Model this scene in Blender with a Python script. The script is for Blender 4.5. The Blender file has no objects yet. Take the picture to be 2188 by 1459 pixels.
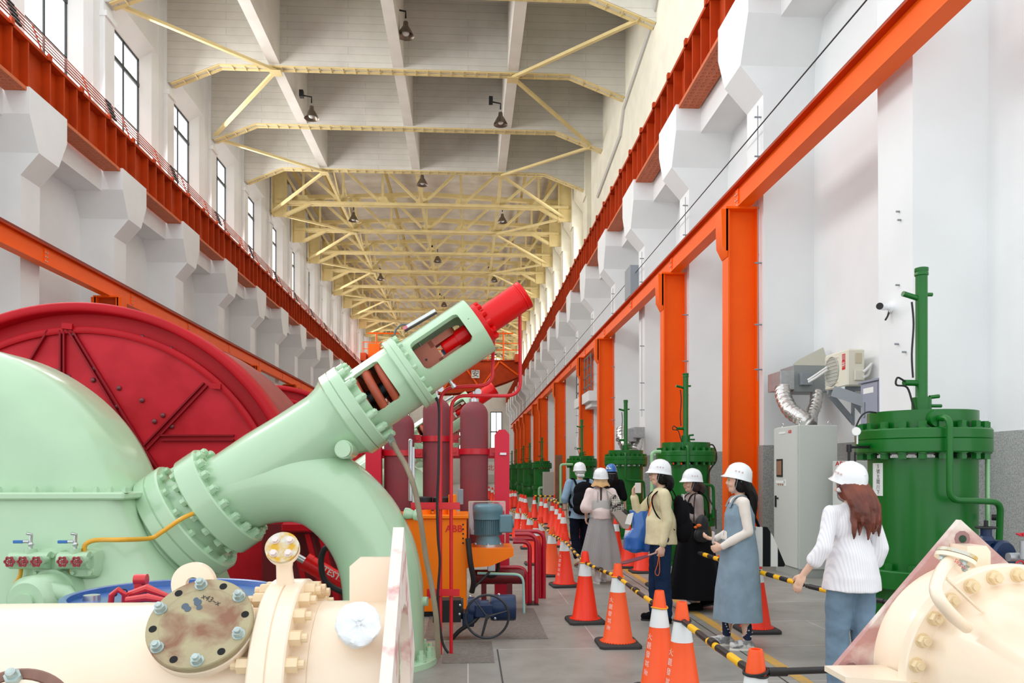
SKY=1.25; WPOW=240; EXPO=0.30
import bpy, math, random
from mathutils import Vector as V, Matrix
random.seed(7)
PI=math.pi
SC=bpy.context.scene
COL=SC.collection
# ------------------------------------------------------------ camera model
F=1650.0; YAW=math.atan(94/1650.); CH=1.6; HOR=1005.0
cy_,sy_=math.cos(YAW),math.sin(YAW)
def ray(px,py):
    u=(px-1094)/F
    return V((sy_+u*cy_, cy_-u*sy_, (HOR-py)/F))
def P(px,py,Y=None,X=None,Z=None):
    d=ray(px,py)
    if Y is not None: t=Y/d.y
    elif X is not None: t=X/d.x
    else: t=(Z-CH)/d.z
    return V((d.x*t,d.y*t,CH+d.z*t))
cam=bpy.data.cameras.new('camera'); co=bpy.data.objects.new('camera',cam); COL.objects.link(co)
co.location=(0,0,CH); co.rotation_euler=(PI/2,0,-YAW)
cam.sensor_width=36; cam.lens=F/2188*36; cam.shift_y=(HOR-729.5)/2188; cam.clip_end=400; cam.clip_start=.05
SC.camera=co
# ------------------------------------------------------------ materials
def lin(c):
    c=c/255.
    return c/12.92 if c<=.04045 else ((c+.055)/1.055)**2.4
def rgb(r,g,b): return (lin(r),lin(g),lin(b),1)
MATS={}
def mat(name,c,rough=.5,metal=0,coat=0,var=0,vs=3,bump=0,bs=40,c2=None,spec=.5,detail=4,thr=None,emit=0,dist=0):
    if name in MATS: return MATS[name]
    m=bpy.data.materials.new(name); m.use_nodes=True; nt=m.node_tree; N=nt.nodes; L=nt.links
    b=N['Principled BSDF']; b.inputs['Roughness'].default_value=rough; b.inputs['Metallic'].default_value=metal
    b.inputs['Specular IOR Level'].default_value=spec
    if coat: b.inputs['Coat Weight'].default_value=coat; b.inputs['Coat Roughness'].default_value=.12
    col=rgb(*c); b.inputs['Base Color'].default_value=col
    if emit:
        b.inputs['Emission Color'].default_value=col; b.inputs['Emission Strength'].default_value=emit
    if var or c2 or bump:
        tc=N.new('ShaderNodeTexCoord')
    if var or c2:
        nz=N.new('ShaderNodeTexNoise'); nz.inputs['Scale'].default_value=vs; nz.inputs['Detail'].default_value=detail; nz.inputs['Distortion'].default_value=dist
        L.new(tc.outputs['Object'],nz.inputs['Vector'])
        cr=N.new('ShaderNodeValToRGB')
        if c2: a,z=col,rgb(*c2)
        else:
            a=tuple(min(1,x*(1+var)) for x in col[:3])+(1,); z=tuple(x*(1-var) for x in col[:3])+(1,)
        lo,hi=thr if thr else (.35,.65)
        cr.color_ramp.elements[0].position=lo; cr.color_ramp.elements[1].position=hi
        cr.color_ramp.elements[0].color=a; cr.color_ramp.elements[1].color=z
        L.new(nz.outputs['Fac'],cr.inputs['Fac']); L.new(cr.outputs['Color'],b.inputs['Base Color'])
    if bump:
        n2=N.new('ShaderNodeTexNoise'); n2.inputs['Scale'].default_value=bs; n2.inputs['Detail'].default_value=3
        L.new(tc.outputs['Object'],n2.inputs['Vector'])
        bp=N.new('ShaderNodeBump'); bp.inputs['Strength'].default_value=bump; bp.inputs['Distance'].default_value=.01
        L.new(n2.outputs['Fac'],bp.inputs['Height']); L.new(bp.outputs['Normal'],b.inputs['Normal'])
    MATS[name]=m; return m
WHITE=mat('white_wall_paint',(236,238,238),.75,var=.03,vs=.8,bump=.15,bs=6)
CONC=mat('painted_concrete',(226,222,212),.85,var=.05,vs=1.2,bump=.3,bs=5)
CREAMW=mat('cream_wall',(236,232,212),.8,var=.05,vs=1.5,bump=.25,bs=5)
GRAN=mat('terrazzo_dado',(178,180,176),.6,c2=(140,144,140),vs=60,bump=.2,bs=90)
ORANGE=mat('orange_paint',(255,98,0),.5,spec=.25,var=.04,vs=2)
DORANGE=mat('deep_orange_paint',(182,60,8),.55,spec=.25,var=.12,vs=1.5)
YEL=mat('yellow_steel',(224,204,146),.65,spec=.3,var=.06,vs=2)
BLACK=mat('black_rubber',(22,22,24),.55)
DARK=mat('dark_steel',(40,40,44),.4,metal=.4)
FRAME=mat('dark_window_frame',(42,52,56),.5)
STEEL=mat('bright_steel',(200,202,204),.28,metal=.9)
GREY=mat('grey_paint',(140,146,152),.5)
LGREEN=mat('pale_green_paint',(176,208,172),.24,coat=.7,var=.035,vs=1.6,bump=.05,bs=9)
LGREEN2=mat('pale_green_cast',(176,208,172),.28,coat=.5,var=.04,vs=2,bump=.35,bs=5)
GREEN=mat('green_paint',(2,100,24),.35,coat=.15,spec=.4,var=.08,vs=2.5,bump=.04,bs=12)
RED=mat('red_gloss_paint',(222,4,8),.28,coat=.05,spec=.35)
CRIM=mat('crimson_paint',(182,8,26),.45,spec=.25,var=.10,vs=1.6)
CRIM2=mat('crimson_dusty',(198,30,46),.45,c2=(168,8,20),spec=.25,vs=2.5,thr=(.4,.75))
MAROON=mat('maroon_matte',(142,58,66),.75,c2=(128,64,70),vs=3,bump=.2,bs=60)
CREAM=mat('cream_enamel',(247,228,204),.3,coat=.35,var=.03,vs=3,bump=.12,bs=14)
YPIPE=mat('yellow_tube',(226,164,36),.4,coat=.2)
BLUED=mat('blue_drum_paint',(28,88,160),.3,coat=.4,var=.1,vs=6)
NAVY=mat('navy_paint',(12,40,78),.35,coat=.15,spec=.35)
MOTOR=mat('motor_blue_grey',(92,130,142),.42,coat=.2,var=.04,vs=8)
LCAB=mat('light_grey_cabinet',(204,208,202),.5)
GAL=mat('galvanised_sheet',(176,180,182),.42,metal=.6,var=.08,vs=12)
SPRING=mat('spring_rust_red',(170,76,48),.45,var=.1,vs=8,bump=.1)
PRIMER=mat('red_oxide_primer',(168,92,70),.55,var=.08,vs=7)
# ------------------------------------------------------------ mesh builder
def basis(d):
    d=V(d).normalized(); a=V((0,0,1)) if abs(d.z)<.95 else V((0,1,0))
    u=d.cross(a).normalized(); w=u.cross(d).normalized()
    return d,u,w
class MB:
    def __init__(s): s.v=[];s.f=[];s.m=[];s.mi=0
    def add(s,vs,fs):
        o=len(s.v); s.v+=[V(v) for v in vs]; s.f+=[tuple(i+o for i in f) for f in fs]; s.m+=[s.mi]*len(fs); return s
    def box(s,a,b):
        x0,y0,z0=[min(p,q) for p,q in zip(a,b)]; x1,y1,z1=[max(p,q) for p,q in zip(a,b)]
        return s.add([(x0,y0,z0),(x1,y0,z0),(x1,y1,z0),(x0,y1,z0),(x0,y0,z1),(x1,y0,z1),(x1,y1,z1),(x0,y1,z1)],
          [(3,2,1,0),(4,5,6,7),(0,1,5,4),(1,2,6,5),(2,3,7,6),(3,0,4,7)])
    def rbox(s,a,b,r=.01):   # box with chamfered edges
        x0,y0,z0=[min(p,q) for p,q in zip(a,b)]; x1,y1,z1=[max(p,q) for p,q in zip(a,b)]
        vs=[]
        idx={}
        for iz,z in ((0,z0),(1,z1)):
            for iy,y in ((0,y0),(1,y1)):
                for ix,x in ((0,x0),(1,x1)):
                    sx=1-2*ix; sy=1-2*iy; sz=1-2*iz
                    idx[ix,iy,iz,'x']=len(vs); vs.append((x,y+sy*r,z+sz*r))
                    idx[ix,iy,iz,'y']=len(vs); vs.append((x+sx*r,y,z+sz*r))
                    idx[ix,iy,iz,'z']=len(vs); vs.append((x+sx*r,y+sy*r,z))
        fs=[]
        for i in (0,1):
            q=[idx[i,0,0,'x'],idx[i,1,0,'x'],idx[i,1,1,'x'],idx[i,0,1,'x']]; fs.append(q if i else q[::-1])
            q=[idx[0,i,0,'y'],idx[1,i,0,'y'],idx[1,i,1,'y'],idx[0,i,1,'y']]; fs.append(q[::-1] if i else q)
            q=[idx[0,0,i,'z'],idx[1,0,i,'z'],idx[1,1,i,'z'],idx[0,1,i,'z']]; fs.append(q if i else q[::-1])
        for i in (0,1):
            for j in (0,1):
                fs.append((idx[0,i,j,'y'],idx[1,i,j,'y'],idx[1,i,j,'z'],idx[0,i,j,'z']))
                fs.append((idx[i,0,j,'x'],idx[i,1,j,'x'],idx[i,1,j,'z'],idx[i,0,j,'z']))
                fs.append((idx[i,j,0,'x'],idx[i,j,1,'x'],idx[i,j,1,'y'],idx[i,j,0,'y']))
                for k in (0,1): fs.append((idx[i,j,k,'x'],idx[i,j,k,'y'],idx[i,j,k,'z']))
        return s.add(vs,fs)
    def bar(s,p0,p1,w,h,up=(0,0,1)):   # rectangular bar; w across, h along up
        p0,p1=V(p0),V(p1); d=(p1-p0).normalized(); up=V(up)
        if abs(d.dot(up))>.98: up=V((0,1,0)) if abs(d.y)<.9 else V((1,0,0))
        u=d.cross(up).normalized()*w/2; n=u.cross(d).normalized()*h/2
        vs=[p0-u-n,p0+u-n,p0+u+n,p0-u+n,p1-u-n,p1+u-n,p1+u+n,p1-u+n]
        return s.add(vs,[(3,2,1,0),(4,5,6,7),(0,1,5,4),(1,2,6,5),(2,3,7,6),(3,0,4,7)])
    def cyl(s,p0,p1,r0,r1=None,n=20,cap=True):
        r1=r0 if r1 is None else r1
        p0,p1=V(p0),V(p1); d,u,w=basis(p1-p0); vs=[]
        for p,r in ((p0,r0),(p1,r1)):
            for i in range(n):
                a=2*PI*i/n; vs.append(p+(u*math.cos(a)+w*math.sin(a))*r)
        fs=[(i,(i+1)%n,n+(i+1)%n,n+i) for i in range(n)]
        if cap: fs+=[tuple(range(n))[::-1],tuple(range(n,2*n))]
        return s.add(vs,fs)
    def lathe(s,prof,p0,d,n=40,a0=0,a1=2*PI,ref=None,closed=False):
        # prof: list of (t along axis, radius)
        p0=V(p0); d,u,w=basis(d)
        if ref is not None:
            u=(V(ref)-d*V(ref).dot(d)).normalized(); w=d.cross(u)
        full=abs(a1-a0-2*PI)<1e-6; m=n if full else n+1; vs=[]
        for t,r in prof:
            for i in range(m):
                a=a0+(a1-a0)*i/n; vs.append(p0+d*t+(u*math.cos(a)+w*math.sin(a))*r)
        fs=[]; K=len(prof)
        for j in range(K if closed else K-1):
            j2=(j+1)%K
            for i in range(n):
                i2=(i+1)%m; fs.append((j*m+i,j*m+i2,j2*m+i2,j2*m+i))
        if full and not closed:
            if prof[0][1]>1e-5: fs.append(tuple(range(n))[::-1])
            if prof[-1][1]>1e-5: fs.append(tuple(range((K-1)*m,(K-1)*m+n)))
        if not full and closed:
            fs.append(tuple(j*m for j in range(K))); fs.append(tuple(j*m+n for j in range(K))[::-1])
        return s.add(vs,fs)
    def tube(s,pts,r,n=10,closed=False,cap=True,flat=1):
        pts=[V(p) for p in pts]; K=len(pts); rs=r if isinstance(r,(list,tuple)) else [r]*K
        up=None; vs=[]
        for i,p in enumerate(pts):
            a=pts[(i-1)%K] if (closed or i>0) else p; b=pts[(i+1)%K] if (closed or i<K-1) else p
            d=(b-a).normalized()
            if up is None: _,u,w=basis(d)
            else:
                u=(up-d*up.dot(d)).normalized(); w=d.cross(u)*-1
                w=u.cross(d)
            up=u
            for k in range(n):
                t=2*PI*k/n; vs.append(p+u*math.cos(t)*rs[i]+w*math.sin(t)*rs[i]*flat)
        fs=[]
        for j in range(K if closed else K-1):
            j2=(j+1)%K
            for k in range(n):
                k2=(k+1)%n; fs.append((j*n+k,j*n+k2,j2*n+k2,j2*n+k))
        if cap and not closed: fs+=[tuple(range(n))[::-1],tuple(range((K-1)*n,K*n))]
        return s.add(vs,fs)
    def prism(s,poly,vec):
        n=len(poly); vec=V(vec); vs=[V(p) for p in poly]+[V(p)+vec for p in poly]
        return s.add(vs,[tuple(range(n))[::-1],tuple(range(n,2*n))]+[(i,(i+1)%n,n+(i+1)%n,n+i) for i in range(n)])
    def sph(s,c,r,n=12,m=8,rot=None):
        r=(r,r,r) if not isinstance(r,(tuple,list)) else r; c=V(c); vs=[]
        for j in range(1,m):
            t=PI*j/m
            for i in range(n):
                a=2*PI*i/n; q=V((r[0]*math.sin(t)*math.cos(a),r[1]*math.sin(t)*math.sin(a),r[2]*math.cos(t)))
                if rot: q=rot@q
                vs.append(c+q)
        a=V((0,0,r[2])); 
        if rot: a=rot@a
        vs+=[c+a,c-a]; T=len(vs)-2; B=T+1; fs=[]
        for j in range(m-2):
            for i in range(n): i2=(i+1)%n; fs.append((j*n+i,(j+1)*n+i,(j+1)*n+i2,j*n+i2))
        for i in range(n): i2=(i+1)%n; fs.append((T,i,i2)); fs.append((B,(m-2)*n+i2,(m-2)*n+i))
        return s.add(vs,fs)
    def loft(s,rings,cap=True,closed_ring=True):
        n=len(rings[0]); vs=[p for r in rings for p in r]; fs=[]
        for j in range(len(rings)-1):
            for i in range(n if closed_ring else n-1):
                i2=(i+1)%n; fs.append((j*n+i,j*n+i2,(j+1)*n+i2,(j+1)*n+i))
        if cap: fs+=[tuple(range(n))[::-1],tuple(range((len(rings)-1)*n,len(rings)*n))]
        return s.add(vs,fs)
    def bolt(s,p,d,r,h,stud=0,washer=True):
        p=V(p); d=V(d).normalized()
        if washer: s.cyl(p,p+d*h*.15,r*1.25,n=14)
        s.cyl(p,p+d*h,r,n=6)
        if stud: s.cyl(p,p+d*(h+stud),r*.58,n=10)
        return s
    def mesh(s,name,o=(0,0,0),smooth=35):
        import numpy as np
        me=bpy.data.meshes.new(name); o=V(o)
        me.from_pydata([(p-o)[:] for p in s.v],[],s.f)
        me.polygons.foreach_set('material_index',s.m)
        me.validate()
        import bmesh
        bm=bmesh.new(); bm.from_mesh(me); bmesh.ops.recalc_face_normals(bm,faces=bm.faces); bm.to_mesh(me); bm.free()
        if smooth:
            me.polygons.foreach_set('use_smooth',[True]*len(me.polygons)); me.set_sharp_from_angle(angle=math.radians(smooth))
        me.update(); return me
ORG={}
def tag(o,label=None,cat=None,group=None,kind=None):
    if label: o['label']=label
    if cat: o['category']=cat
    if group: o['group']=group
    if kind: o['kind']=kind
    return o
def thing(name,loc,label,cat,group=None,rot=0):
    o=bpy.data.objects.new(name,None); COL.objects.link(o); o.location=loc; o.empty_display_size=.1
    ORG[o.name]=V(loc); o.rotation_euler.z=rot
    return tag(o,label,cat,group)
def part(name,mb,m,parent=None,label=None,smooth=35,org=None,local=False):
    o3=V(org) if org is not None else (ORG[parent.name] if parent is not None else V((0,0,0)))
    me=mb.mesh(name,(0,0,0) if local else o3,smooth)
    for x in (m if isinstance(m,(list,tuple)) else [m]): me.materials.append(x)
    o=bpy.data.objects.new(name,me); COL.objects.link(o)
    if parent is None: o.location=o3
    else: o.parent=parent
    ORG[o.name]=o3
    if label: o['label']=label
    return o
def solo(name,mb,m,label,cat,group=None,org=None,smooth=35):
    if org is None:
        xs=[p.x for p in mb.v]; ys=[p.y for p in mb.v]; zs=[p.z for p in mb.v]
        org=((min(xs)+max(xs))/2,(min(ys)+max(ys))/2,min(zs))
    return tag(part(name,mb,m,None,smooth=smooth,org=org),label,cat,group)
def struct(name,mb,m,parent=None,smooth=35):
    o=part(name,mb,m,parent,smooth=smooth)
    if parent is None: o['kind']='structure'
    return o
def copy_tree(o,parent=None,delta=None,label=None):
    c=o.copy(); COL.objects.link(c); ORG[c.name]=ORG[o.name]
    if parent: c.parent=parent
    if delta is not None: c.location=V(o.location)+V(delta); ORG[c.name]=V(c.location)
    if label: c['label']=label
    for ch in list(o.children): copy_tree(ch,c)
    return c
def mirrorx(x): return -x-4.85
def arc(c,r,a0,a1,n,u,w):
    c,u,w=V(c),V(u),V(w)
    return [c+(u*math.cos(a0+(a1-a0)*i/n)+w*math.sin(a0+(a1-a0)*i/n))*r for i in range(n+1)]
def smoothpath(pts,k=6):
    pts=[V(p) for p in pts]; out=[]
    for i in range(len(pts)-1):
        p0=pts[max(i-1,0)];p1=pts[i];p2=pts[i+1];p3=pts[min(i+2,len(pts)-1)]
        for j in range(k):
            t=j/k; out.append(.5*((2*p1)+(p2-p0)*t+(2*p0-5*p1+4*p2-p3)*t*t+(3*p1-p0-3*p2+p3)*t**3))
    return out+[pts[-1]]
def bend(pts,r,n=6):   # polyline with rounded corners
    pts=[V(p) for p in pts]; out=[pts[0]]
    for i in range(1,len(pts)-1):
        a=(pts[i-1]-pts[i]); b=(pts[i+1]-pts[i]); rr=min(r,a.length*.49,b.length*.49)
        p=pts[i]+a.normalized()*rr; q=pts[i]+b.normalized()*rr
        for j in range(n+1):
            t=j/n; out.append((1-t)**2*p+2*t*(1-t)*pts[i]+t*t*q)
    return out+[pts[-1]]
# text as mesh data: returns (verts2d, faces)
TXT={}
def text2d(s,size=1):
    if s not in TXT:
        cu=bpy.data.curves.new('t','FONT'); cu.body=s; cu.align_x='CENTER'; cu.align_y='CENTER'; cu.resolution_u=2; cu.offset=.022 if s in ('ABB','TEST') else 0
        ob=bpy.data.objects.new('t',cu); COL.objects.link(ob); bpy.context.view_layer.update()
        dg=bpy.context.evaluated_depsgraph_get(); me=bpy.data.meshes.new_from_object(ob.evaluated_get(dg))
        TXT[s]=([v.co[:2] for v in me.vertices],[tuple(p.vertices) for p in me.polygons])
        bpy.data.objects.remove(ob); bpy.data.curves.remove(cu); bpy.data.meshes.remove(me)
    vs,fs=TXT[s]; return [(x*size,y*size) for x,y in vs],fs
def text_on(mb,s,c,u,w,size,off=.002):
    c,u,w=V(c),V(u).normalized(),V(w).normalized(); n=u.cross(w)
    vs,fs=text2d(s,size); mb.add([c+u*x+w*y+n*off for x,y in vs],fs)
    return mb
# ============================================================ BUILDING SHELL
BAY=[13.8+4.6*k for k in range(-2,20)]     # bay centre lines
def bay(k): return 13.8+4.6*k
FARY=100.0
# floor material: grey slabs with joints
def floor_mat():
    m=bpy.data.materials.new('grey_floor'); m.use_nodes=True; nt=m.node_tree; N=nt.nodes; L=nt.links; b=N['Principled BSDF']
    b.inputs['Roughness'].default_value=.42
    tc=N.new('ShaderNodeTexCoord'); br=N.new('ShaderNodeTexBrick'); L.new(tc.outputs['Object'],br.inputs['Vector'])
    br.inputs['Scale'].default_value=1; br.inputs['Brick Width'].default_value=2.4; br.inputs['Row Height'].default_value=1.15
    br.inputs['Mortar Size'].default_value=.006; br.inputs['Mortar Smooth'].default_value=.3; br.offset=0.5
    br.inputs['Color1'].default_value=rgb(160,158,151); br.inputs['Color2'].default_value=rgb(148,146,139); br.inputs['Mortar'].default_value=rgb(196,194,188)
    nz=N.new('ShaderNodeTexNoise'); nz.inputs['Scale'].default_value=2.2; nz.inputs['Detail'].default_value=8; nz.inputs['Roughness'].default_value=.65
    L.new(tc.outputs['Object'],nz.inputs['Vector'])
    cr=N.new('ShaderNodeValToRGB'); cr.color_ramp.elements[0].position=.3; cr.color_ramp.elements[0].color=(.62,.6,.58,1); cr.color_ramp.elements[1].position=.62; cr.color_ramp.elements[1].color=(1,1,1,1)
    L.new(nz.outputs['Fac'],cr.inputs['Fac'])
    mx=N.new('ShaderNodeMix'); mx.data_type='RGBA'; mx.blend_type='MULTIPLY'; mx.inputs[0].default_value=.75
    L.new(br.outputs['Color'],mx.inputs[6]); L.new(cr.outputs['Color'],mx.inputs[7]); L.new(mx.outputs[2],b.inputs['Base Color'])
    bp=N.new('ShaderNodeBump'); bp.inputs['Strength'].default_value=.15; bp.inputs['Distance'].default_value=.01; L.new(nz.outputs['Fac'],bp.inputs['Height']); L.new(bp.outputs['Normal'],b.inputs['Normal'])
    return m
FLOOR=floor_mat()
def board_mat(base):   # board-marked concrete, horizontal lines
    m=mat('board_marked_concrete',base,.85,var=.06,vs=1.3); nt=m.node_tree; N=nt.nodes; L=nt.links; b=N['Principled BSDF']
    src=[l for l in L if l.to_socket==b.inputs['Base Color']][0].from_socket
    tc=N.new('ShaderNodeTexCoord'); mp=N.new('ShaderNodeMapping'); mp.inputs['Rotation'].default_value=(PI/2,0,0)
    L.new(tc.outputs['Object'],mp.inputs['Vector'])
    br=N.new('ShaderNodeTexBrick'); br.inputs['Scale'].default_value=1; br.inputs['Brick Width'].default_value=4.2; br.inputs['Row Height'].default_value=.27
    br.inputs['Mortar Size'].default_value=.008; br.inputs['Color1'].default_value=(1,1,1,1); br.inputs['Color2'].default_value=(.94,.94,.93,1); br.inputs['Mortar'].default_value=(.68,.66,.62,1)
    L.new(mp.outputs['Vector'],br.inputs['Vector'])
    mx=N.new('ShaderNodeMix'); mx.data_type='RGBA'; mx.blend_type='MULTIPLY'; mx.inputs[0].default_value=.8
    L.new(src,mx.inputs[6]); L.new(br.outputs['Color'],mx.inputs[7]); L.new(mx.outputs[2],b.inputs['Base Color'])
    return m
BOARD=board_mat((214,211,202))
struct('floor',MB().box((-12,-2,-.3),(6.6,FARY+.3,0)),FLOOR)
YLINE=mat('yellow_floor_line',(206,160,70),.5,c2=(170,150,110),vs=9,thr=(.45,.8))
solo('floor_line',MB().box((2.50,2,.0005),(2.60,70,.003)),YLINE,'long yellow stripe painted on the grey floor along the row of cones','floor marking')
CHK=mat('floor_plate_steel',(128,122,114),.5,c2=(108,103,96),vs=30,bump=.5,bs=120)
mb=MB(); a=P(905,1368,Z=0); b=P(1140,1300,Z=0); mb.box((a.x,a.y,0),(b.x,b.y,.006)); solo('floor_plate',mb,CHK,'brownish steel cover plate in the floor beneath the handwheel','floor plate')
mb=MB(); a=P(945,1418,Z=0); b=P(1050,1370,Z=0); mb.box((a.x,a.y,0),(b.x,b.y-.02,.007)); solo('floor_plate',mb,CHK,'chequered steel floor plate beside the foot flange of the green pipe','floor plate')
# thin joint groove lines running lengthwise
GR=mat('floor_groove',(70,68,64),.8)
solo('floor_groove',MB().box((.255,2,.0004),(.268,6.9,.0018)),GR,'thin dark lengthwise joint in the floor right of the chequered plate','floor joint')
solo('floor_groove',MB().box((2.40,2,.0004),(2.415,40,.0018)),GR,'thin dark lengthwise joint in the floor just left of the yellow stripe','floor joint')
# lower walls
WR=6.15; WL=mirrorx(6.15)
def pil(side,yc,low=0):
    q=(lambda x:x) if side>0 else mirrorx
    lv=[(10.06,4.8,.80),(9.46,4.8,.80),(8.75,4.8,.42),(8.26,5.22,.40),(low,5.25,.36)]
    rings=[]
    for z,x,h in lv:
        rings.append([V((q(x),yc-h,z)),V((q(x),yc+h,z)),V((q(6.25),yc+h,z)),V((q(6.25),yc-h,z))])
    return MB().loft(rings)
n=1
for side in (1,-1):
    for k in range(-1 if side>0 else 0,19):
        struct('trim_%d'%n,pil(side,bay(k)),WHITE,smooth=20); n+=1
# right lower wall with door recesses on far bays, window openings on k>=4
def wall_with_holes(x0,x1,y0,y1,z0,z1,holes):
    mb=MB(); ys=sorted(set([y0,y1]+[h[0] for h in holes]+[h[1] for h in holes]))
    for a,b in zip(ys,ys[1:]):
        zs=[(h[2],h[3]) for h in holes if h[0]<=a+1e-6 and h[1]>=b-1e-6]; zs.sort(); z=z0
        for c,d in zs:
            if c>z: mb.box((x0,a,z),(x1,b,c))
            z=d
        if z<z1: mb.box((x0,a,z),(x1,b,z1))
    return mb
rh=[]
for k in range(4,16):
    yc=bay(k)+2.3; rh.append((yc-.85,yc+.85,6.2,9.1))
    rh.append((yc-.95,yc+.95,0,3.6)) if k<9 else None
rh=[h for h in rh if h]
struct('wall_right',wall_with_holes(WR,WR+.3,4,FARY,0,10.2,rh),WHITE)
struct('wall_left',MB().box((WL-.3,13,0),(WL,FARY,10.2)),WHITE)
# recess backs
for h in rh:
    if h[2]==0:
        struct('door_%d'%int(h[0]),MB().box((WR+.2,h[0],0),(WR+.28,h[1],h[3])),mat('pale_grey_door',(196,200,200),.6))
WGLASS=mat('window_daylight_pane',(255,255,255),.3,emit=2.2)
YFR=mat('cream_window_frame',(222,212,160),.5)
DGLASS=mat('dim_glass',(150,168,160),.15,spec=.8)
wn=1
for h in rh:
    if h[2]>0:
        y0,y1,z0,z1=h; f=MB()
        for a,b,c,d in ((y0,y1,z0,z0+.12),(y0,y1,z1-.12,z1),(y0,y0+.12,z0,z1),(y1-.12,y1,z0,z1),((y0+y1)/2-.06,(y0+y1)/2+.06,z0,z1),(y0,y1,(z0+z1)/2-.04,(z0+z1)/2+.04)):
            f.box((WR+.02,a,c),(WR+.10,b,d))
        for y in (y0-.1,y1): f.box((WR-.03,y,z0-.1),(WR+.01,y+.1,z1+.1))
        f.box((WR-.03,y0-.1,z1),(WR+.01,y1+.1,z1+.1)); f.box((WR-.05,y0-.1,z0-.1),(WR+.01,y1+.1,z0))
        w=struct('window_%d'%wn,f,YFR); wn+=1
        part('pane',MB().box((WR+.05,y0,z0),(WR+.06,y1,z1)),DGLASS,w)
# dado
mb=MB(); mb.box((WR-.03,4,0),(WR,34,2.05))
struct('trim_dado_wall',mb,GRAN)
mb=MB()
for k in range(-1,6):
    y=bay(k); mb.box((5.22,y-.39,0),(WR,y+.39,2.05))
struct('trim_dado_pilasters',mb,GRAN)
# wall-head longitudinal beams below the crane girder
struct('trim_head_beam_right',MB().box((5.38,6,9.42),(6.3,FARY,10.0)),WHITE)
struct('trim_head_beam_left',MB().box((mirrorx(5.38),13,9.42),(mirrorx(6.3),FARY,10.0)),WHITE)
# upper walls
UXL=-10.9; PXL=-10.5
mb=MB(); holes=[]
for k in range(0,19):
    yc=bay(k)-2.4; holes.append((yc-1.12,yc+1.12,11.0,15.25))
struct('wall_left_upper',wall_with_holes(UXL-.25,UXL,9,FARY,10.0,18.6,holes),WHITE)
for i,k in enumerate(range(0,19)):
    y=bay(k)
    # pier with a capped step, window lintel splay
    mb=MB(); mb.prism([(UXL,y-1.27,10),(PXL-.12,y-1.0,10),(PXL,y-.7,10),(PXL,y+.25,10),(UXL,y+1.07,10)],(0,0,8.3)); mb.box((PXL,y-.3,10.0),(PXL+.14,y+.3,14.6)); mb.box((PXL,y-.3,14.75),(PXL+.10,y+.3,18.3))
    mb.box((PXL-.02,y-.33,14.6),(PXL+.2,y+.33,14.75))
    yc=y-2.4
    mb.prism([(UXL-.02,yc-2.3,15.25),(UXL-.02,yc-2.3,18.28),(PXL-.02,yc-2.3,18.28),(PXL-.02,yc-2.3,15.75)],(0,4.6,0))
    mb.prism([(UXL-.02,yc-2.2,11.0),(UXL-.02,yc-2.2,10.02),(PXL-.02,yc-2.2,10.02),(PXL-.02,yc-2.2,10.8)],(0,4.4,0))
    struct('trim_upper_left_%d'%(i+1),mb,WHITE,smooth=20)
    f=MB(); y0,y1=yc-1.12,yc+1.12; t=.07
    for a,b,c,d in ((y0,y1,11,11+t),(y0,y1,15.25-t,15.25),(y0,y0+t,11,15.25),(y1-t,y1,11,15.25)): f.box((UXL-.1,a,c),(UXL-.02,b,d))
    f.box((UXL-.1,yc-.03,11),(UXL-.02,yc+.03,15.25)); f.box((UXL-.12,y0,14.32),(UXL,y1,14.44)); f.box((UXL-.1,y0,12.8),(UXL-.02,y1,12.86))
    w=struct('window_%d'%wn,f,FRAME); wn+=1
    part('pane',MB().box((UXL-.08,y0,11),(UXL-.06,y1,15.25)),WGLASS,w)
UXR=5.62
holes=[]
for k in range(6,19):
    yc=bay(k)-2.3; holes.append((yc-1.35,yc+1.35,11.4,15.2))
struct('wall_right_upper',wall_with_holes(UXR+.5,UXR+.75,30,FARY,10.0,18.6,holes),CREAMW)
mb=MB(); mb.box((UXR,6,10.0),(UXR+.5,bay(4)+2.8,18.4)); struct('wall_right_blind',mb,CREAMW)
for i,k in enumerate(range(5,19)):
    y=bay(k); mb=MB(); mb.box((UXR,y-.55,10),(UXR+.5,y+.55,14.6)); mb.box((UXR-.08,y-.45,14.6),(UXR+.5,y+.45,18.3))
    yc=y-2.3
    if k>5: mb.prism([(UXR+.5,yc-1.75,15.3),(UXR+.5,yc-1.75,18.2),(UXR,yc-1.75,18.2),(UXR,yc-1.75,16)],(0,3.5,0))
    struct('trim_upper_right_%d'%(i+1),mb,CREAMW,smooth=20)
    if k>5:
        f=MB(); y0,y1=yc-1.35,yc+1.35; t=.07; X0=UXR+.55
        for a,b,c,d in ((y0,y1,11.4,11.4+t),(y0,y1,15.2-t,15.2),(y0,y0+t,11.4,15.2),(y1-t,y1,11.4,15.2),(yc-.03,yc+.03,11.4,15.2),(y0,y1,14.1,14.2)): f.box((X0,a,c),(X0+.08,b,d))
        w=struct('window_%d'%wn,f,FRAME); wn+=1
        part('pane',MB().box((X0+.05,y0,11.4),(X0+.07,y1,15.2)),WGLASS,w)
# rain-pipe like chase moulding on blind wall
mb=MB(); pts=[(UXR-.02,9,17.0),(UXR-.02,22,16.0),(UXR-.02,23,15.2),(UXR-.02,27.4,14.6),(UXR-.02,28,13.9),(UXR-.02,33,13.4)]
mb.tube(pts,.09,n=6); tag(part('wall_conduit',mb,mat('grey_conduit',(196,194,186),.8)),'grey stepped moulding crossing the cream upper right wall','wall moulding')
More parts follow.
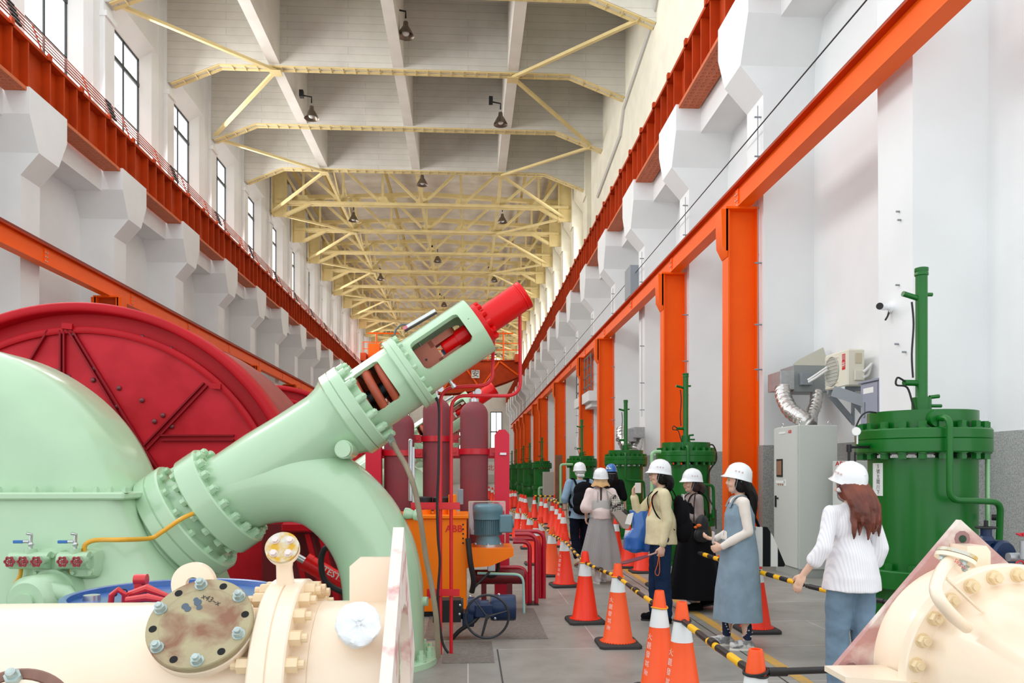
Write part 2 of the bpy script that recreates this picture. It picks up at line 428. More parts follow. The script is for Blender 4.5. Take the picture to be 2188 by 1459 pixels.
# end wall
mb=wall_with_holes(-12,6.5,FARY,FARY+.3,0,19,[]); struct('wall_far',mb,CONC)
for (xa,xb,za,zb) in ((2.9,4.4,4.0,9.2),(2.9,4.4,14.0,16.6),(-1.2,.3,14,16.6),(-5.3,-3.8,14,16.6),(-1.2,.3,4,9.2),(-5.3,-3.8,4,9.2),(-9,-7.5,4,9.2)):
    f=MB(); Y=FARY-.12
    for a,b,c,d in ((xa,xb,za,za+.12),(xa,xb,zb-.12,zb),(xa,xa+.1,za,zb),(xb-.1,xb,za,zb),((xa+xb)/2-.05,(xa+xb)/2+.05,za,zb),(xa,xb,(za+zb)/2-.08,(za+zb)/2+.08)): f.box((a,Y,c),(b,Y+.1,d))
    w=struct('window_%d'%wn,f,FRAME); wn+=1
    part('pane',MB().box((xa,Y+.06,za),(xb,Y+.08,zb)),WGLASS,w)
# roof: slab over concrete bays, ribs, deep transverse girders
ROOFZ=18.2; GB=15.75
LX,RX=-10.3,5.6
struct('ceiling',MB().box((-12.2,21.5,ROOFZ),(6.6,bay(5)+.2,ROOFZ+.3)),CONC)
ribX=(-6.75,-2.45,1.6)
for i,k in enumerate((1,2,3,4,5)):
    if k==1: continue
    y=bay(k); mb=MB()
    prof=[(LX-.8,ROOFZ),(LX-.8,GB-.7),(LX,GB-.7),(-8.65,GB),(3.65,GB),(RX,GB-.75),(RX+.6,GB-.75),(RX+.6,ROOFZ)]
    mb.prism([(x,y-.22,z) for x,z in prof],(0,.44,0)); struct('trim_girder_%d'%(i+1),mb,BOARD,smooth=20)
    s=MB()
    pp=[(LX,GB-.71),(-8.65,GB-.01),(3.65,GB-.01),(RX,GB-.76)]
    for a,b in zip(pp,pp[1:]):
        for yo in (-.13,.13): s.bar((a[0],y+yo,a[1]),(b[0],y+yo,b[1]),.12,.05)
        L_=math.hypot(b[0]-a[0],b[1]-a[1]); m_=max(2,int(L_/.42))
        for j in range(1,m_): t=j/m_; x=a[0]+(b[0]-a[0])*t; z=a[1]+(b[1]-a[1])*t; s.box((x-.02,y-.16,z-.045),(x+.02,y+.16,z-.02))
    nm={2:'nearest',3:'second',4:'third',5:'fourth'}[k]
    solo('lacing_strip',s,YEL,'yellow laced steel strip under the %s concrete roof girder from the camera'%nm,'steel strip')
i=1
for X in ribX:
    mb=MB(); mb.box((X-.19,21.6,GB+.03),(X+.19,bay(5),ROOFZ)); struct('trim_rib_%d'%i,mb,CONC); i+=1
# secondary small yellow hangers on the ceiling
for k in (2,3):
    for X in (-9.3,-8.0,-4.6,-.4,2.9,4.3):
        y=bay(k)+.24
        z=16.9 if k==3 else 16.6
        mb=MB(); mb.box((X-.05,y+.0,z+.9),(X+.05,y+.9,z+1.15))
        lr='leftmost' if X<-9 else 'far right' if X>4 else 'middle'
        o=solo('ceiling_hanger',mb,YEL,'short yellow steel stub under the slab between concrete roof girders','steel stub','yellow stubs under the concrete slab')
# roof beyond: pitched slab
mb=MB(); mb.prism([(-12.2,bay(5)+.2,18.3),(-2.45,bay(5)+.2,18.95),(6.6,bay(5)+.2,18.3),(6.6,bay(5)+.2,18.7),(-2.45,bay(5)+.2,19.3),(-12.2,bay(5)+.2,18.7)],(0,FARY-bay(5),0))
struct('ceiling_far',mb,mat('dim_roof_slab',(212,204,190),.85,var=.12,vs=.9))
# ------------------------------------------------ steel trusses
def truss(y):
    t=thing('roof_truss',(-2.45,y,15.2),'','truss','yellow riveted roof trusses')
    c=MB(); zb=15.72
    for yo in (-.14,.14): c.bar((LX+.2,y+yo,zb),(RX-.2,y+yo,zb),.16,.14)
    c.box((LX+.3,y-.22,zb+.02),(RX-.3,y+.22,zb+.05)); part('bottom_chord',c,YEL,t)
    T=lambda x: 17.95-abs(x+2.45)*.045
    c=MB()
    for a,b in ((LX+.2,-2.45),(-2.45,RX-.2)): c.bar((a,y,T(a)),(b,y,T(b)),.3,.2)
    part('top_chord',c,YEL,t)
    for s,x0,x1 in (('l',LX+.02,LX+.75),('r',RX-.75,RX-.02)):
        c=MB(); c.box((x0,y-.06,15.0),(x1,y+.06,17.8)); c.box((x0,y-.16,15.0),(x0+.05,y+.16,17.8)); part('end_plate',c,YEL,t)
    for s in (-1,1):
        xa=LX+.6 if s<0 else RX-.6; xb=-8.3 if s<0 else 3.8
        part('knee_brace',MB().bar((xa,y,15.05),(xb,y,zb),.2,.16),YEL,t)
    nodes=[-2.45+2.08*j for j in range(-3,4)]
    for j,x in enumerate(nodes): part('vertical',MB().bar((x,y,zb),(x,y,T(x)),.11,.1,up=(0,1,0)),YEL,t)
    for j in range(4):
        for s in (-1,1):
            xi=-2.45+s*2.08*j; xo=-2.45+s*2.08*(j+1)
            if j==3: xo=LX+.5 if s<0 else RX-.5
            part('diagonal',MB().bar((xo,y,T(xo)-.1),(xi,y,zb),.1,.13),YEL,t)
    for x in nodes: g=MB(); g.prism([(x-.42,y-.05,zb),(x+.42,y-.05,zb),(x+.18,y-.05,zb+.42),(x-.18,y-.05,zb+.42)],(0,.1,0)); g2=MB(); g2.prism([(x-.35,y-.05,T(x)),(x+.35,y-.05,T(x)),(x+.15,y-.05,T(x)-.35),(x-.15,y-.05,T(x)-.35)],(0,.1,0)); part('gusset_plate',g,YEL,t); part('gusset_plate',g2,YEL,t)
    return t
ORD=['nearest','second nearest','third nearest','fourth nearest','fifth nearest','sixth nearest','seventh nearest','eighth nearest','ninth nearest','tenth nearest','eleventh nearest','twelfth nearest','thirteenth nearest','fourteenth nearest']
T0=truss(bay(6)); T0['label']='yellow riveted roof truss, nearest one beyond the concrete ceiling'
for i,k in enumerate(range(7,19)): copy_tree(T0,delta=(0,4.6*(i+1),0),label='yellow riveted roof truss, %s beyond the concrete ceiling'%ORD[i+1])
# longitudinal struts, purlins, sway bracing
lr=['left','middle','right']
for i,X in enumerate(ribX):
    mb=MB(); mb.bar((X,bay(5)+.2,15.83),(X,FARY,15.83),.14,.1); solo('roof_strut',mb,YEL,'long yellow strut running down the hall along the truss bottoms, %s of three'%lr[i],'steel strut')
for i,X in enumerate((-9.6,-8.0,-4.55,-.4,3.2,4.7)):
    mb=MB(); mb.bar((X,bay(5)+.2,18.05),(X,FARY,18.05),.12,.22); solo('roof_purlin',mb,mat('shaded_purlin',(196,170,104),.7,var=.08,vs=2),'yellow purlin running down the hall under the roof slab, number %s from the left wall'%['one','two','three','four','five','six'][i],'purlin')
mb=MB()
for k in range(5,18):
    for X in (-6.75,):
        y0,y1=bay(k),bay(k+1); mb.bar((X,y0,15.8),(X,y1,17.7),.07,.07); mb.bar((X,y1,15.8),(X,y0,17.7),.07,.07)
solo('sway_bracing',mb,YEL,'yellow crossed sway bracing hanging between trusses, left of the middle strut','bracing')
# plan bracing zig-zag rods
def nodeP(k,X): return V((X,bay(k),GB-.06 if k<6 else 15.66))
for side,xn,xe in (('left',-6.75,-10.4),('right',1.6,5.2)):
    for k in range(1,18):
        if k<2 : continue
        z=lambda kk,end:(15.2 if end else 15.66)
        odd=k%2==1
        xa=xn if odd else xe; xb=xe if odd else xn
        a=V((xa,bay(k),z(k,not odd))); b=V((xb,bay(k+1),z(k+1,odd)))
        mb=MB(); mb.bar(a,b,.12,.1); e=xn; 
        yy=bay(k)
        if odd or k==2: yy=bay(3) if k==2 else yy
        if odd and k>3 or k==2: mb.box((e-.2,yy-.2,15.56),(e+.2,yy+.2,15.59))
        solo('bracing_rod',mb,YEL,'pale yellow diagonal roof brace on the %s, %s'%(side,ORD[k-2] if k-2<14 else 'farthest'),'bracing','diagonal roof braces %s'%side)
# ------------------------------------------------ crane girders
def rivet_mat():
    m=mat('riveted_orange_plate',(206,106,62),.6,var=.06,vs=3); nt=m.node_tree; N=nt.nodes; L=nt.links; b=N['Principled BSDF']
    tc=N.new('ShaderNodeTexCoord'); vo=N.new('ShaderNodeTexVoronoi'); vo.inputs['Scale'].default_value=7; vo.inputs['Randomness'].default_value=.15
    L.new(tc.outputs['Object'],vo.inputs['Vector']); mp=N.new('ShaderNodeMapRange'); mp.inputs[1].default_value=.2; mp.inputs[2].default_value=.3; mp.inputs[3].default_value=1; mp.inputs[4].default_value=0
    L.new(vo.outputs['Distance'],mp.inputs[0]); bp=N.new('ShaderNodeBump'); bp.inputs['Strength'].default_value=.9; bp.inputs['Distance'].default_value=.04
    L.new(mp.outputs[0],bp.inputs['Height']); L.new(bp.outputs['Normal'],b.inputs['Normal']); return m
RIVET=rivet_mat()
def crane_girder(side):
    q=(lambda x:x) if side>0 else mirrorx
    y0,y1=(6,FARY) if side>0 else (12,FARY); nm='right' if side>0 else 'left'
    t=thing('crane_girder',(q(5.1),y0,9.95),'long dark orange riveted plate girder carrying the crane rail along the %s wall'%nm,'crane girder','crane runway girders')
    part('web',MB().box((q(5.09),y0,10.05),(q(5.12),y1,11.12)),DORANGE,t)
    mb=MB(); mb.box((q(4.88),y0,11.12),(q(5.34),y1,11.2)); part('top_flange',mb,DORANGE,t)
    part('bottom_flange',MB().box((q(4.86),y0,9.97),(q(5.34),y1,10.05)),RIVET,t)
    mb=MB(); y=y0+.2; j=0
    while y<y1:
        mb.box((q(4.9),y,10.05),(q(5.1),y+.05,11.12))
        if j%3==0: mb.box((q(5.06),y+.05,10.05),(q(5.09),y+.35,11.12))
        y+=.62 if j%4 else .9; j+=1
    s=part('stiffeners',mb,DORANGE,t); s['kind']='stuff'
    mb=MB(); mb.box((q(5.06),y0,11.2),(q(5.14),y1,11.3)); mb.box((q(5.02),y0,11.2),(q(5.18),y1,11.22)); part('rail',mb,mat('rusty_rail',(120,76,56),.6),t)
    # clips along top flange edge
    mb=MB(); y=y0+.5
    while y<60: mb.box((q(4.84),y,11.12),(q(4.9),y+.12,11.26)); y+=1.5
    part('clips',mb,DORANGE,t)['kind']='stuff'
    return t
crane_girder(1); crane_girder(-1)
# conductor wires beside the left girder
t=thing('conductor_line',(-9.7,12,11.3),'row of thin reddish conductor bars on brackets above the left crane girder','conductor line')
for i in range(5):
    x=-9.78+.0*i; z=11.34+.11*i; mb=MB(); mb.tube([(x-.04*i,12,z),(x-.04*i,FARY,z)],.016,n=6); part('conductor_bar',mb,mat('copper_bar',(150,84,66),.45,metal=.3),t)
mb=MB()
for j in range(0,30):
    y=16+j*2.3; mb.bar((-9.76,y,11.2),(-9.98,y,11.84),.03,.03)
part('brackets',mb,DORANGE,t)['kind']='stuff'
mb=MB()
for j in range(0,14):
    y=17.2+j*4.6
    for i in range(5): mb.cyl((-9.78-.04*i,y,11.34+.11*i),(-9.78-.04*i,y+.3,11.34+.11*i),.032,n=8)
part('insulators',mb,BLACK,t)['kind']='stuff'
# thin cable on blind right wall above girder with clips
mb=MB(); mb.tube([(5.56,8,12.05),(5.56,36,12.05)],.018,n=6)
for j in range(14): y=9+j*2; mb.box((5.5,y-.05,11.98),(5.6,y+.05,12.02)); mb.cyl((5.45,y,12.05),(5.60,y,12.05),.035,n=8)
solo('cable_run',mb,ORANGE,'thin orange conduit with clips on the cream wall above the right crane girder','conduit')
# ------------------------------------------------ orange lower beams and columns
def ibeam(side):
    q=(lambda x:x) if side>0 else mirrorx
    y0,y1=(5.2,88) if side>0 else (12,88); z0,z1=6.34,6.80; nm='right' if side>0 else 'left'
    t=thing('runway_beam',(q(4.95),y0,z0),'long bright orange steel I beam resting on the columns along the %s side'%nm,'steel beam','orange lower runway beams')
    part('web',MB().box((q(4.935),y0,z0+.03),(q(4.965),y1,z1-.03)),ORANGE,t)
    part('bottom_flange',MB().box((q(4.83),y0,z0),(q(5.07),y1,z0+.03)),ORANGE,t)
    part('top_flange',MB().box((q(4.83),y0,z1-.03),(q(5.07),y1,z1)),DORANGE,t)
    part('rail',MB().box((q(4.91),y0,z1),(q(4.99),y1,z1+.1)),mat('dark_red_rail',(132,22,10),.5),t)
    mb=MB()
    for k in range(0,15):
        y=bay(k)+.05
        mb.box((q(4.915),y-.03,z0+.05),(q(4.985),y+.12,z1-.05))
    part('splice_plates',mb,ORANGE,t)
    mb=MB()
    for k in range(0,12):
        for dz in (.1,.2,.3):
            for dy in (0,.08): mb.sph((q(4.91),bay(k)+.05+dy,z0+dz),.02,6,4)
    part('splice_bolts',mb,STEEL,t)['kind']='stuff'
ibeam(1); ibeam(-1)
def column(y,side,label):
    q=(lambda x:x) if side>0 else mirrorx
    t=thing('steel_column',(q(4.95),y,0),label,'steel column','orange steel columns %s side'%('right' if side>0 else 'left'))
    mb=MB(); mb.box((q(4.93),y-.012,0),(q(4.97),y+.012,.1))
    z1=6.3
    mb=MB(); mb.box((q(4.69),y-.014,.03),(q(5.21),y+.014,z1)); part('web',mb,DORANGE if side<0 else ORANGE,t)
    for x in (4.67,5.20): part('flange',MB().box((q(x),y-.16,.03),(q(x+.03),y+.16,z1)),ORANGE,t)
    mb=MB(); mb.box((q(4.62),y-.2,z1),(q(5.28),y+.2,z1+.04)); part('cap_plate',mb,ORANGE,t)
    mb=MB()
    for s in (-1,1):
        x=4.66 if s<0 else 5.23
        mb.prism([(q(x),y-.17,z1-.75),(q(x+s*.0),y+.17,z1-.75),(q(x+s*.03),y+.17,z1-.75),(q(x+s*.03),y-.17,z1-.75)],(0,0,.75))
        mb.prism([(q(x),y-.17,z1),(q(x-s*.0),y-.17,z1-.85),(q(x+s*.10),y-.17,z1-.65),(q(x+s*.12),y-.17,z1)],(0,.34,0))
    part('cap_bracket',mb,ORANGE,t)
    part('base_plate',MB().box((q(4.6),y-.25,0),(q(5.3),y+.25,.03)),ORANGE,t)
    return t
ks=[0,1,3,4,6,8,9,11,12,13,14]
for i,k in enumerate(ks):
    column(bay(k)-.0,1,'orange steel column in front of the right wall, %s to the camera'%(ORD[i] if i<len(ORD) else 'far'))
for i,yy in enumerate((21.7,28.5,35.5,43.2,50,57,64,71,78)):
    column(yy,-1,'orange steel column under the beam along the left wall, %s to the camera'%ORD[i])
# anchor plates on pilasters
# ------------------------------------------------ lamps
def lamp(k,X,yoff,nm,z=None):
    y=bay(k)+yoff; z=15.45 if z is None else z
    t=thing('pendant_lamp',(X,y,z),nm,'ceiling lamp','bell shaped metal lamps under the roof')
    mb=MB(); mb.lathe([(.62,.05),(.6,.10),(.42,.12),(.36,.17),(.12,.30),(0,.36),(.01,.345),(.13,.27),(.36,.13),(.37,.0)],(X,y,z-.1),(0,0,1),n=24)
    mb.v=[V((X,y,z-.1))+(p-V((X,y,z-.1)))*.78 for p in mb.v]; part('lamp_shade',mb,mat('lamp_bronze',(120,108,96),.3,metal=.7),t)
    mb=MB(); mb.sph((X,y,z+.02),(.13,.13,.11),12,8); part('bulb',mb,mat('lamp_glass',(225,225,220),.15,spec=.8),t)
    mb=MB(); mb.tube([(X,y,z+.5),(X,y,z+.72),(X-.35,y,z+.78)],.03,n=6); mb.box((X-.45,y-.1,z+.7),(X-.3,y+.1,z+.95)); part('bracket',mb,DARK,t)
lamp(2,-2.05,2.6,'bell lamp on the middle rib of the first ceiling bay in view',16.0)
lamp(3,-5.95,2.2,'bell lamp beside the left ceiling rib in the second bay',15.1)
lamp(3,1.25,2.1,'bell lamp beside the right ceiling rib in the second bay',15.0)
lamp(5,-2.2,.6,'bell lamp peeking out just past the last concrete girder')
lamp(6,-6.3,1.6,'bell lamp left of centre behind the nearest yellow truss'); lamp(6,1.9,1.4,'bell lamp right of centre behind the nearest yellow truss')
lamp(8,-2.0,.5,'bell lamp at the middle strut beyond the second truss'); lamp(9,-6.3,1,'bell lamp at the left strut deep among the trusses')
lamp(9,1.9,1,'bell lamp at the right strut deep among the trusses'); lamp(11,-2,.5,'small distant bell lamp at the middle strut'); 
# ------------------------------------------------ crane bridge
def bridge():
    Y=70.; t=thing('crane_bridge',(-2.4,Y,8.2),'orange overhead travelling crane bridge spanning the far end of the hall','crane')
    X0,X1=-9.4,4.6; mb=MB()
    zt=11.5
    zb=lambda x: 8.6+ (abs(x+2.4)/7)**2*1.6
    for yo in (0,2.0):
        n=14
        for i in range(n):
            xa=X0+(X1-X0)*i/n; xb=X0+(X1-X0)*(i+1)/n
            mb.prism([(xa,Y+yo,zb(xa)),(xb,Y+yo,zb(xb)),(xb,Y+yo,zt),(xa,Y+yo,zt)],(0,.06,0)); mb.bar((xa,Y+yo,zb(xa)),(xb,Y+yo,zb(xb)),.35,.12); 
        mb.box((X0,Y+yo-.2,zt),(X1,Y+yo+.26,zt+.12))
    part('bridge_girders',mb,DORANGE,t)
    mb=MB(); n=8
    for i in range(n):
        xa=X0+(X1-X0)*i/n; xb=X0+(X1-X0)*(i+1)/n
        mb.bar((xa,Y-.1,zt if i%2 else zb(xa)),(xb,Y-.1,zb(xb) if i%2 else zt),.12,.14)
    part('lattice',mb,ORANGE,t)
    for x in (X0-.1,X1-.4): part('end_carriage',MB().box((x,Y-1.2,11.3),(x+.5,Y+3.2,12.0)),DORANGE,t)
    mb=MB(); 
    for z in (12.5,13.1): mb.tube([(X0,Y-.2,z),(X1,Y-.2,z)],.04,n=6)
    x=X0
    while x<X1+.1: mb.tube([(x,Y-.2,zt),(x,Y-.2,13.1)],.04,n=6); x+=1.4
    mb.tube([(-9,Y-.2,13.9),(-6.2,Y-.2,13.9)],.07,n=6); mb.tube([(-8.2,Y-.2,11.5),(-8.2,Y-.2,14)],.07,n=6)
    mb.tube([(2.1,Y-.2,14),(4.1,Y-.2,14)],.06,n=6); mb.tube([(3.2,Y-.2,11.5),(3.2,Y-.2,14.2)],.07,n=6)
    part('railing',mb,ORANGE,t)
    mb=MB(); c=P(1016,799,Y=Y-.35); mb.box((c.x-.36,Y-.32,c.z-.36),(c.x+.36,Y-.27,c.z+.36)); s=part('safety_sign',mb,mat('sign_white',(225,225,220),.6),t,label='square white sign with one dark character')
    mb=MB(); text_on(mb,'安',(c.x,Y-.33,c.z-.0),(1,0,0),(0,0,1),.68); part('sign_character',mb,mat('sign_black',(40,40,40),.6),s)
    mb=MB(); mb.box((-8.9,Y-.6,11.5),(-7.9,Y+.4,12.9)); part('cab',mb,ORANGE,t)
bridge()
# hall electric box with cable arcs, balcony
t=thing('balcony',(5.6,36,5.0),'white balcony with grey pipe rail jutting between two orange columns','balcony')
mb=MB(); mb.box((4.75,30.2,4.35),(6.15,34.4,4.75)); mb.box((4.9,30.5,4.15),(6.15,34.1,4.35)); part('slab',mb,WHITE,t)
mb=MB()
for z in (5.0,5.4,5.8,6.2): mb.tube([(4.85,30.3,z),(4.85,34.3,z)],.03,n=6)
for j in range(6): y=30.3+.8*j; mb.tube([(4.85,y,4.75),(4.85,y,6.25)],.03,n=6)
part('railing',mb,mat('grey_rail',(110,112,112),.5),t)
mb=MB(); mb.rbox((4.95,23.4,6.95),(5.35,24.2,7.9),.02); solo('junction_box',mb,GREY,'grey steel box fixed above the orange beam on the right pilaster','electrical box')
# thin cable on right pilasters with hooks
pts=[]
mb=MB(); pts=[]
for k in range(-2,14): pts.append((5.12,bay(k),7.65)); 
mb.tube(pts,.012,n=5)
solo('wall_cable',mb,DARK,'thin dark cable strung from pilaster to pilaster above the right orange beam','cable')
mb=MB(); 
for k in range(0,12):
    y=bay(k)-.3
    for z in (7.2,7.9,5.3,4.2,3.4): mb.cyl((5.1,y,z),(5.26,y,z),.015,n=6)
    mb.cyl((5.16,y,3.2),(5.16,y,8.1),.008,n=5)
tag(solo('cable_hooks',mb,GREY,'small grey hooks and wires down the fronts of the right pilasters','hooks'),kind='stuff')
for k in (0,1,2):
    y=bay(k)-.361; mb=MB(); mb.box((5.30,y-.012,4.92 if k else 5.75),(5.78,y,5.2 if k else 6.05)); solo('anchor_plate',mb,WHITE,'white bolted plate on the side of the right pilaster, %s to the camera'%ORD[k],'anchor plate')
# ------------------------------------------------ light
W=bpy.data.worlds.new('sky'); SC.world=W; W.use_nodes=True
bg=W.node_tree.nodes['Background']; bg.inputs[0].default_value=(.93,.97,1,1); bg.inputs[1].default_value=SKY
def area(name,loc,tgt,sx,sy,power,col=(1,1,1)):
    l=bpy.data.lights.new(name,'AREA'); l.shape='RECTANGLE'; l.size=sx; l.size_y=sy; l.energy=power; l.color=col
    o=bpy.data.objects.new(name,l); COL.objects.link(o); o.location=loc
    o.rotation_euler=(V(tgt)-V(loc)).to_track_quat('-Z','Y').to_euler(); o.visible_camera=False; return o
for k in range(0,19):
    yc=bay(k)-2.3
    area('window_light',(PXL+.2,yc,13.2),(UXL+5,yc,11.8),2.6,4.2,WPOW if k<6 else WPOW*.5)
for k in range(6,19):
    yc=bay(k)-2.3; area('window_light',(UXR+.5,yc,13.3),(UXR-5,yc,11.9),2.6,3.6,WPOW*.3)
SC.view_settings.view_transform='Standard'; SC.view_settings.look='None'; SC.view_settings.gamma=1; SC.view_settings.exposure=EXPO
# ============================================================ MACHINES, LEFT SIDE
def ringbolts(mb,c,d,R,n,r,h,stud=0,a0=0,ref=(0,0,1),skip=None):
    c=V(c); d,u,w=basis(d); u=(V(ref)-d*V(ref).dot(d)).normalized(); w=d.cross(u)
    for i in range(n):
        a=a0+2*PI*i/n
        if skip and skip(a): continue
        mb.bolt(c+(u*math.cos(a)+w*math.sin(a))*R,d,r,h,stud)
    return mb
def bolt_parts(name,m,par,c,d,R,n,r,h,stud=0,a0=0,ref=(0,0,1)):
    c=V(c); d,u,w=basis(d); u=(V(ref)-d*V(ref).dot(d)).normalized(); w=d.cross(u)
    for i in range(n):
        a=a0+2*PI*i/n; mb=MB(); mb.bolt(c+(u*math.cos(a)+w*math.sin(a))*R,d,r,h,stud); part(name,mb,m,par)
Y0=6.5
def Q(px,py,dy=0): return P(px,py,Y=Y0+dy)
PX=Y0/1650.       # metres per pixel in that plane
# ---------------- pale green turbine casing
AX=P(-136,1159,Y=6.3); AX=V((AX.x,0,AX.z)); RC=412*6.3/1650
def casing():
    t=thing('turbine_casing',(AX.x,6.6,0),'huge rounded pale green turbine casing at the left edge, with valve manifolds on its front','turbine')
    mb=MB(); ref=(0,0,1); zc=AX.z; zf=1.42
    f=.34; prof=[]
    prof.append((0.0,.02)); prof.append((0.0,RC-f-.12))
    for i in range(9): a=PI/2*i/8; prof.append((f-f*math.cos(a)*1,RC-f+f*math.sin(a)))
    prof+= [(.8,RC)]
    for i in range(5): a=PI/2*i/4; prof.append((.8+.2*math.sin(a),RC-.2+.2*math.cos(a)))
    prof.append((1.0,.02))
    ang=math.acos((zf-zc)/RC)+.12
    mb.lathe(prof,(AX.x,5.96,zc),(0,1,0),n=72,a0=-ang,a1=ang,ref=ref)
    part('dome',mb,LGREEN2,t,smooth=50)
    xr=P(292,1055,Y=6.1).x
    # flange plate between dome and lower body
    mb=MB(); mb.rbox((AX.x-1.9,5.80,zf-.035),(xr+.03,7.1,zf+.02),.012); part('flange',mb,LGREEN2,t)
    for px in (5,82,161,211,241,272): 
        p=P(px,1052,Y=5.9); mb=MB(); mb.bolt((p.x,5.86,zf+.015),(0,0,1),.026,.035,.01); part('flange_bolt',mb,LGREEN2,t)
    # lower body flaring to the floor with rounded front edge
    rings=[]
    for z,xa,yf,rr in ((zf-.03,xr-.02,5.84,.10),(1.25,xr+.03,5.83,.16),(1.05,xr+.14,5.80,.22),(.8,xr+.30,5.74,.28),(.5,xr+.42,5.66,.32),(.1,xr+.46,5.6,.34),(0,xr+.46,5.6,.34)):
        ring=[V((AX.x-2.3,7.2,z)),V((AX.x-2.3,yf,z))]
        for i in range(7): a=PI/2*i/6; ring.append(V((xa-rr+rr*math.sin(a),yf+rr-rr*math.cos(a),z)))
        ring.append(V((xa,7.2,z))); rings.append(ring)
    mb=MB(); mb.loft(rings); part('lower_body',mb,LGREEN2,t,smooth=60)
    # cast boss with arm at the bottom
    c=P(72,1275,Y=5.5); mb=MB(); mb.lathe([(0,.02),(0,.13),(.04,.17),(.25,.17),(.25,.19),(.4,.19)],(c.x,c.y-.1,c.z-.02),(.15,1,.0),n=28); mb.cyl((c.x,c.y-.13,c.z-.02),(c.x,c.y,c.z-.02),.06,n=20)
    a=P(95,1262,Y=5.5); b=P(160,1290,Y=5.5); mb.tube([a,V((a.x+.15,a.y,a.z-.02)),b],[.075,.06,.05],n=12); part('lever_boss',mb,LGREEN2,t,smooth=45)
    return t,xr
CAS,XR=casing()
def manifold(pxs,pyc,px0,px1,nm,stem_px,mount_px):
    Yf=5.66
    t=thing('valve_manifold',P((px0+px1)/2,pyc,Y=Yf+.1),nm,'valve manifold')
    L=P(px0,pyc,Y=Yf); R_=P(px1,pyc,Y=Yf)
    mb=MB(); mb.cyl(L,R_,.062,n=24); part('block',mb,LGREEN2,t)
    mb=MB(); c=P(mount_px,pyc+5,Y=Yf+.12); 
    ring=lambda y,r: [V((c.x+a*.055+ (r*math.cos(PI/4*k+b)),y,c.z+d*.055+r*math.sin(PI/4*k+b))) for (a,d,b) in ((1,1,0),(-1,1,PI/2),(-1,-1,PI),(1,-1,3*PI/2)) for k in range(3)]
    mb.loft([ring(Yf+.02,.03),ring(Yf+.06,.05),ring(Yf+.2,.055)]); part('mounting_flange',mb,LGREEN2,t)
    for sx in (-1,1):
        for sz in (-1,1): part('mounting_bolt',MB().bolt((c.x+sx*.06,Yf+.02,c.z+sz*.06),(0,-1,0),.015,.02),LGREEN2,t)
    for px in pxs:
        p=P(px,pyc+3,Y=Yf-.15)+V((0,.09,0)); mb=MB(); mb.cyl(p,p+V((0,-.09,0)),.012,n=8)
        hw=p+V((0,-.09,0)); r=.030
        ring=[hw+V((math.cos(a)*(r+.005*math.cos(6*a)),0,math.sin(a)*(r+.005*math.cos(6*a)))) for a in [2*PI*i/36 for i in range(36)]]
        mb.tube(ring,.0065,n=6,closed=True)
        for k in range(3): a=k*PI/3; mb.tube([hw+V((math.cos(a)*r,0,math.sin(a)*r)),hw-V((math.cos(a)*r,0,math.sin(a)*r))],.004,n=5)
        mb.cyl(hw+V((0,-.006,0)),hw+V((0,.01,0)),.012,n=8)
        part('handwheel',mb,mat('valve_wheel_red',(150,20,40),.35,coat=.4),t)
        mb=MB(); mb.cyl(p+V((0,-.045,0)),p+V((0,.03,0)),.034,.03,n=14); part('valve_body',mb,LGREEN2,t)
    s=P(stem_px,1178,Y=Yf); mb=MB(); mb.cyl(s+V((0,0,-.08)),s+V((0,0,.02)),.04,n=12); part('stem_base',mb,LGREEN2,t)
    mb=MB(); mb.tube([s,s+V((0,0,.08)),s+V((.005,0,.12)),s+V((-.02,-.02,.13))],.012,n=8); mb.sph(s+V((0,0,.05)),.02,8,6); mb.cyl(s+V((-.01,0,.07)),s+V((-.05,0,.07)),.012,n=8)
    vb=part('needle_valve',mb,STEEL,t)
    part('blue_lever',MB().rbox(s+V((-.12,-.012,.058)),s+V((-.05,.012,.080)),.004),mat('blue_grip',(50,110,180),.4),t)
    return t
manifold([20,48,77],1197,25,108,'pale green valve manifold with three red wheels, leftmost on the casing',66,112)
manifold([133,163],1197,128,192,'pale green valve manifold with two red wheels, right of the other',161,190)
def ytube(pts,lab,r=.014):
    mb=MB(); mb.tube(smoothpath(pts,8),r,n=10); t=part('pressure_tube',mb,YPIPE,None,org=pts[-1]); tag(t,lab,'tube'); 
    f=MB(); f.cyl(pts[-1],V(pts[-1])+(V(pts[-1])-V(pts[-2])).normalized()*.04,.022,n=10); part('end_fitting',f,LGREEN2,t)
Yt=5.70
ytube([P(45,1215,Y=Yt),P(42,1232,Y=Yt),P(31,1250,Y=Yt),P(31,1262,Y=Yt),P(42,1270,Y=Yt)],'leftmost short yellow pressure tube below the three wheel manifold')
ytube([P(99,1215,Y=Yt),P(98,1228,Y=Yt),P(88,1240,Y=Yt),P(85,1255,Y=Yt)],'second short yellow pressure tube below the three wheel manifold')
ytube([P(152,1215,Y=Yt),P(150,1228,Y=Yt),P(141,1242,Y=Yt),P(141,1258,Y=Yt),P(151,1270,Y=Yt)],'short yellow pressure tube below the two wheel manifold')
ytube([P(180,1180,Y=Yt),P(183,1163,Y=Yt),P(205,1154,Y=Yt),P(260,1153,Y=5.6),P(320,1150,Y=5.85),P(345,1137,Y=5.9),P(385,1110,Y=5.95),P(412,1097,Y=6.05)],'long yellow pressure tube running from the manifold to the green nozzle flange',.017)
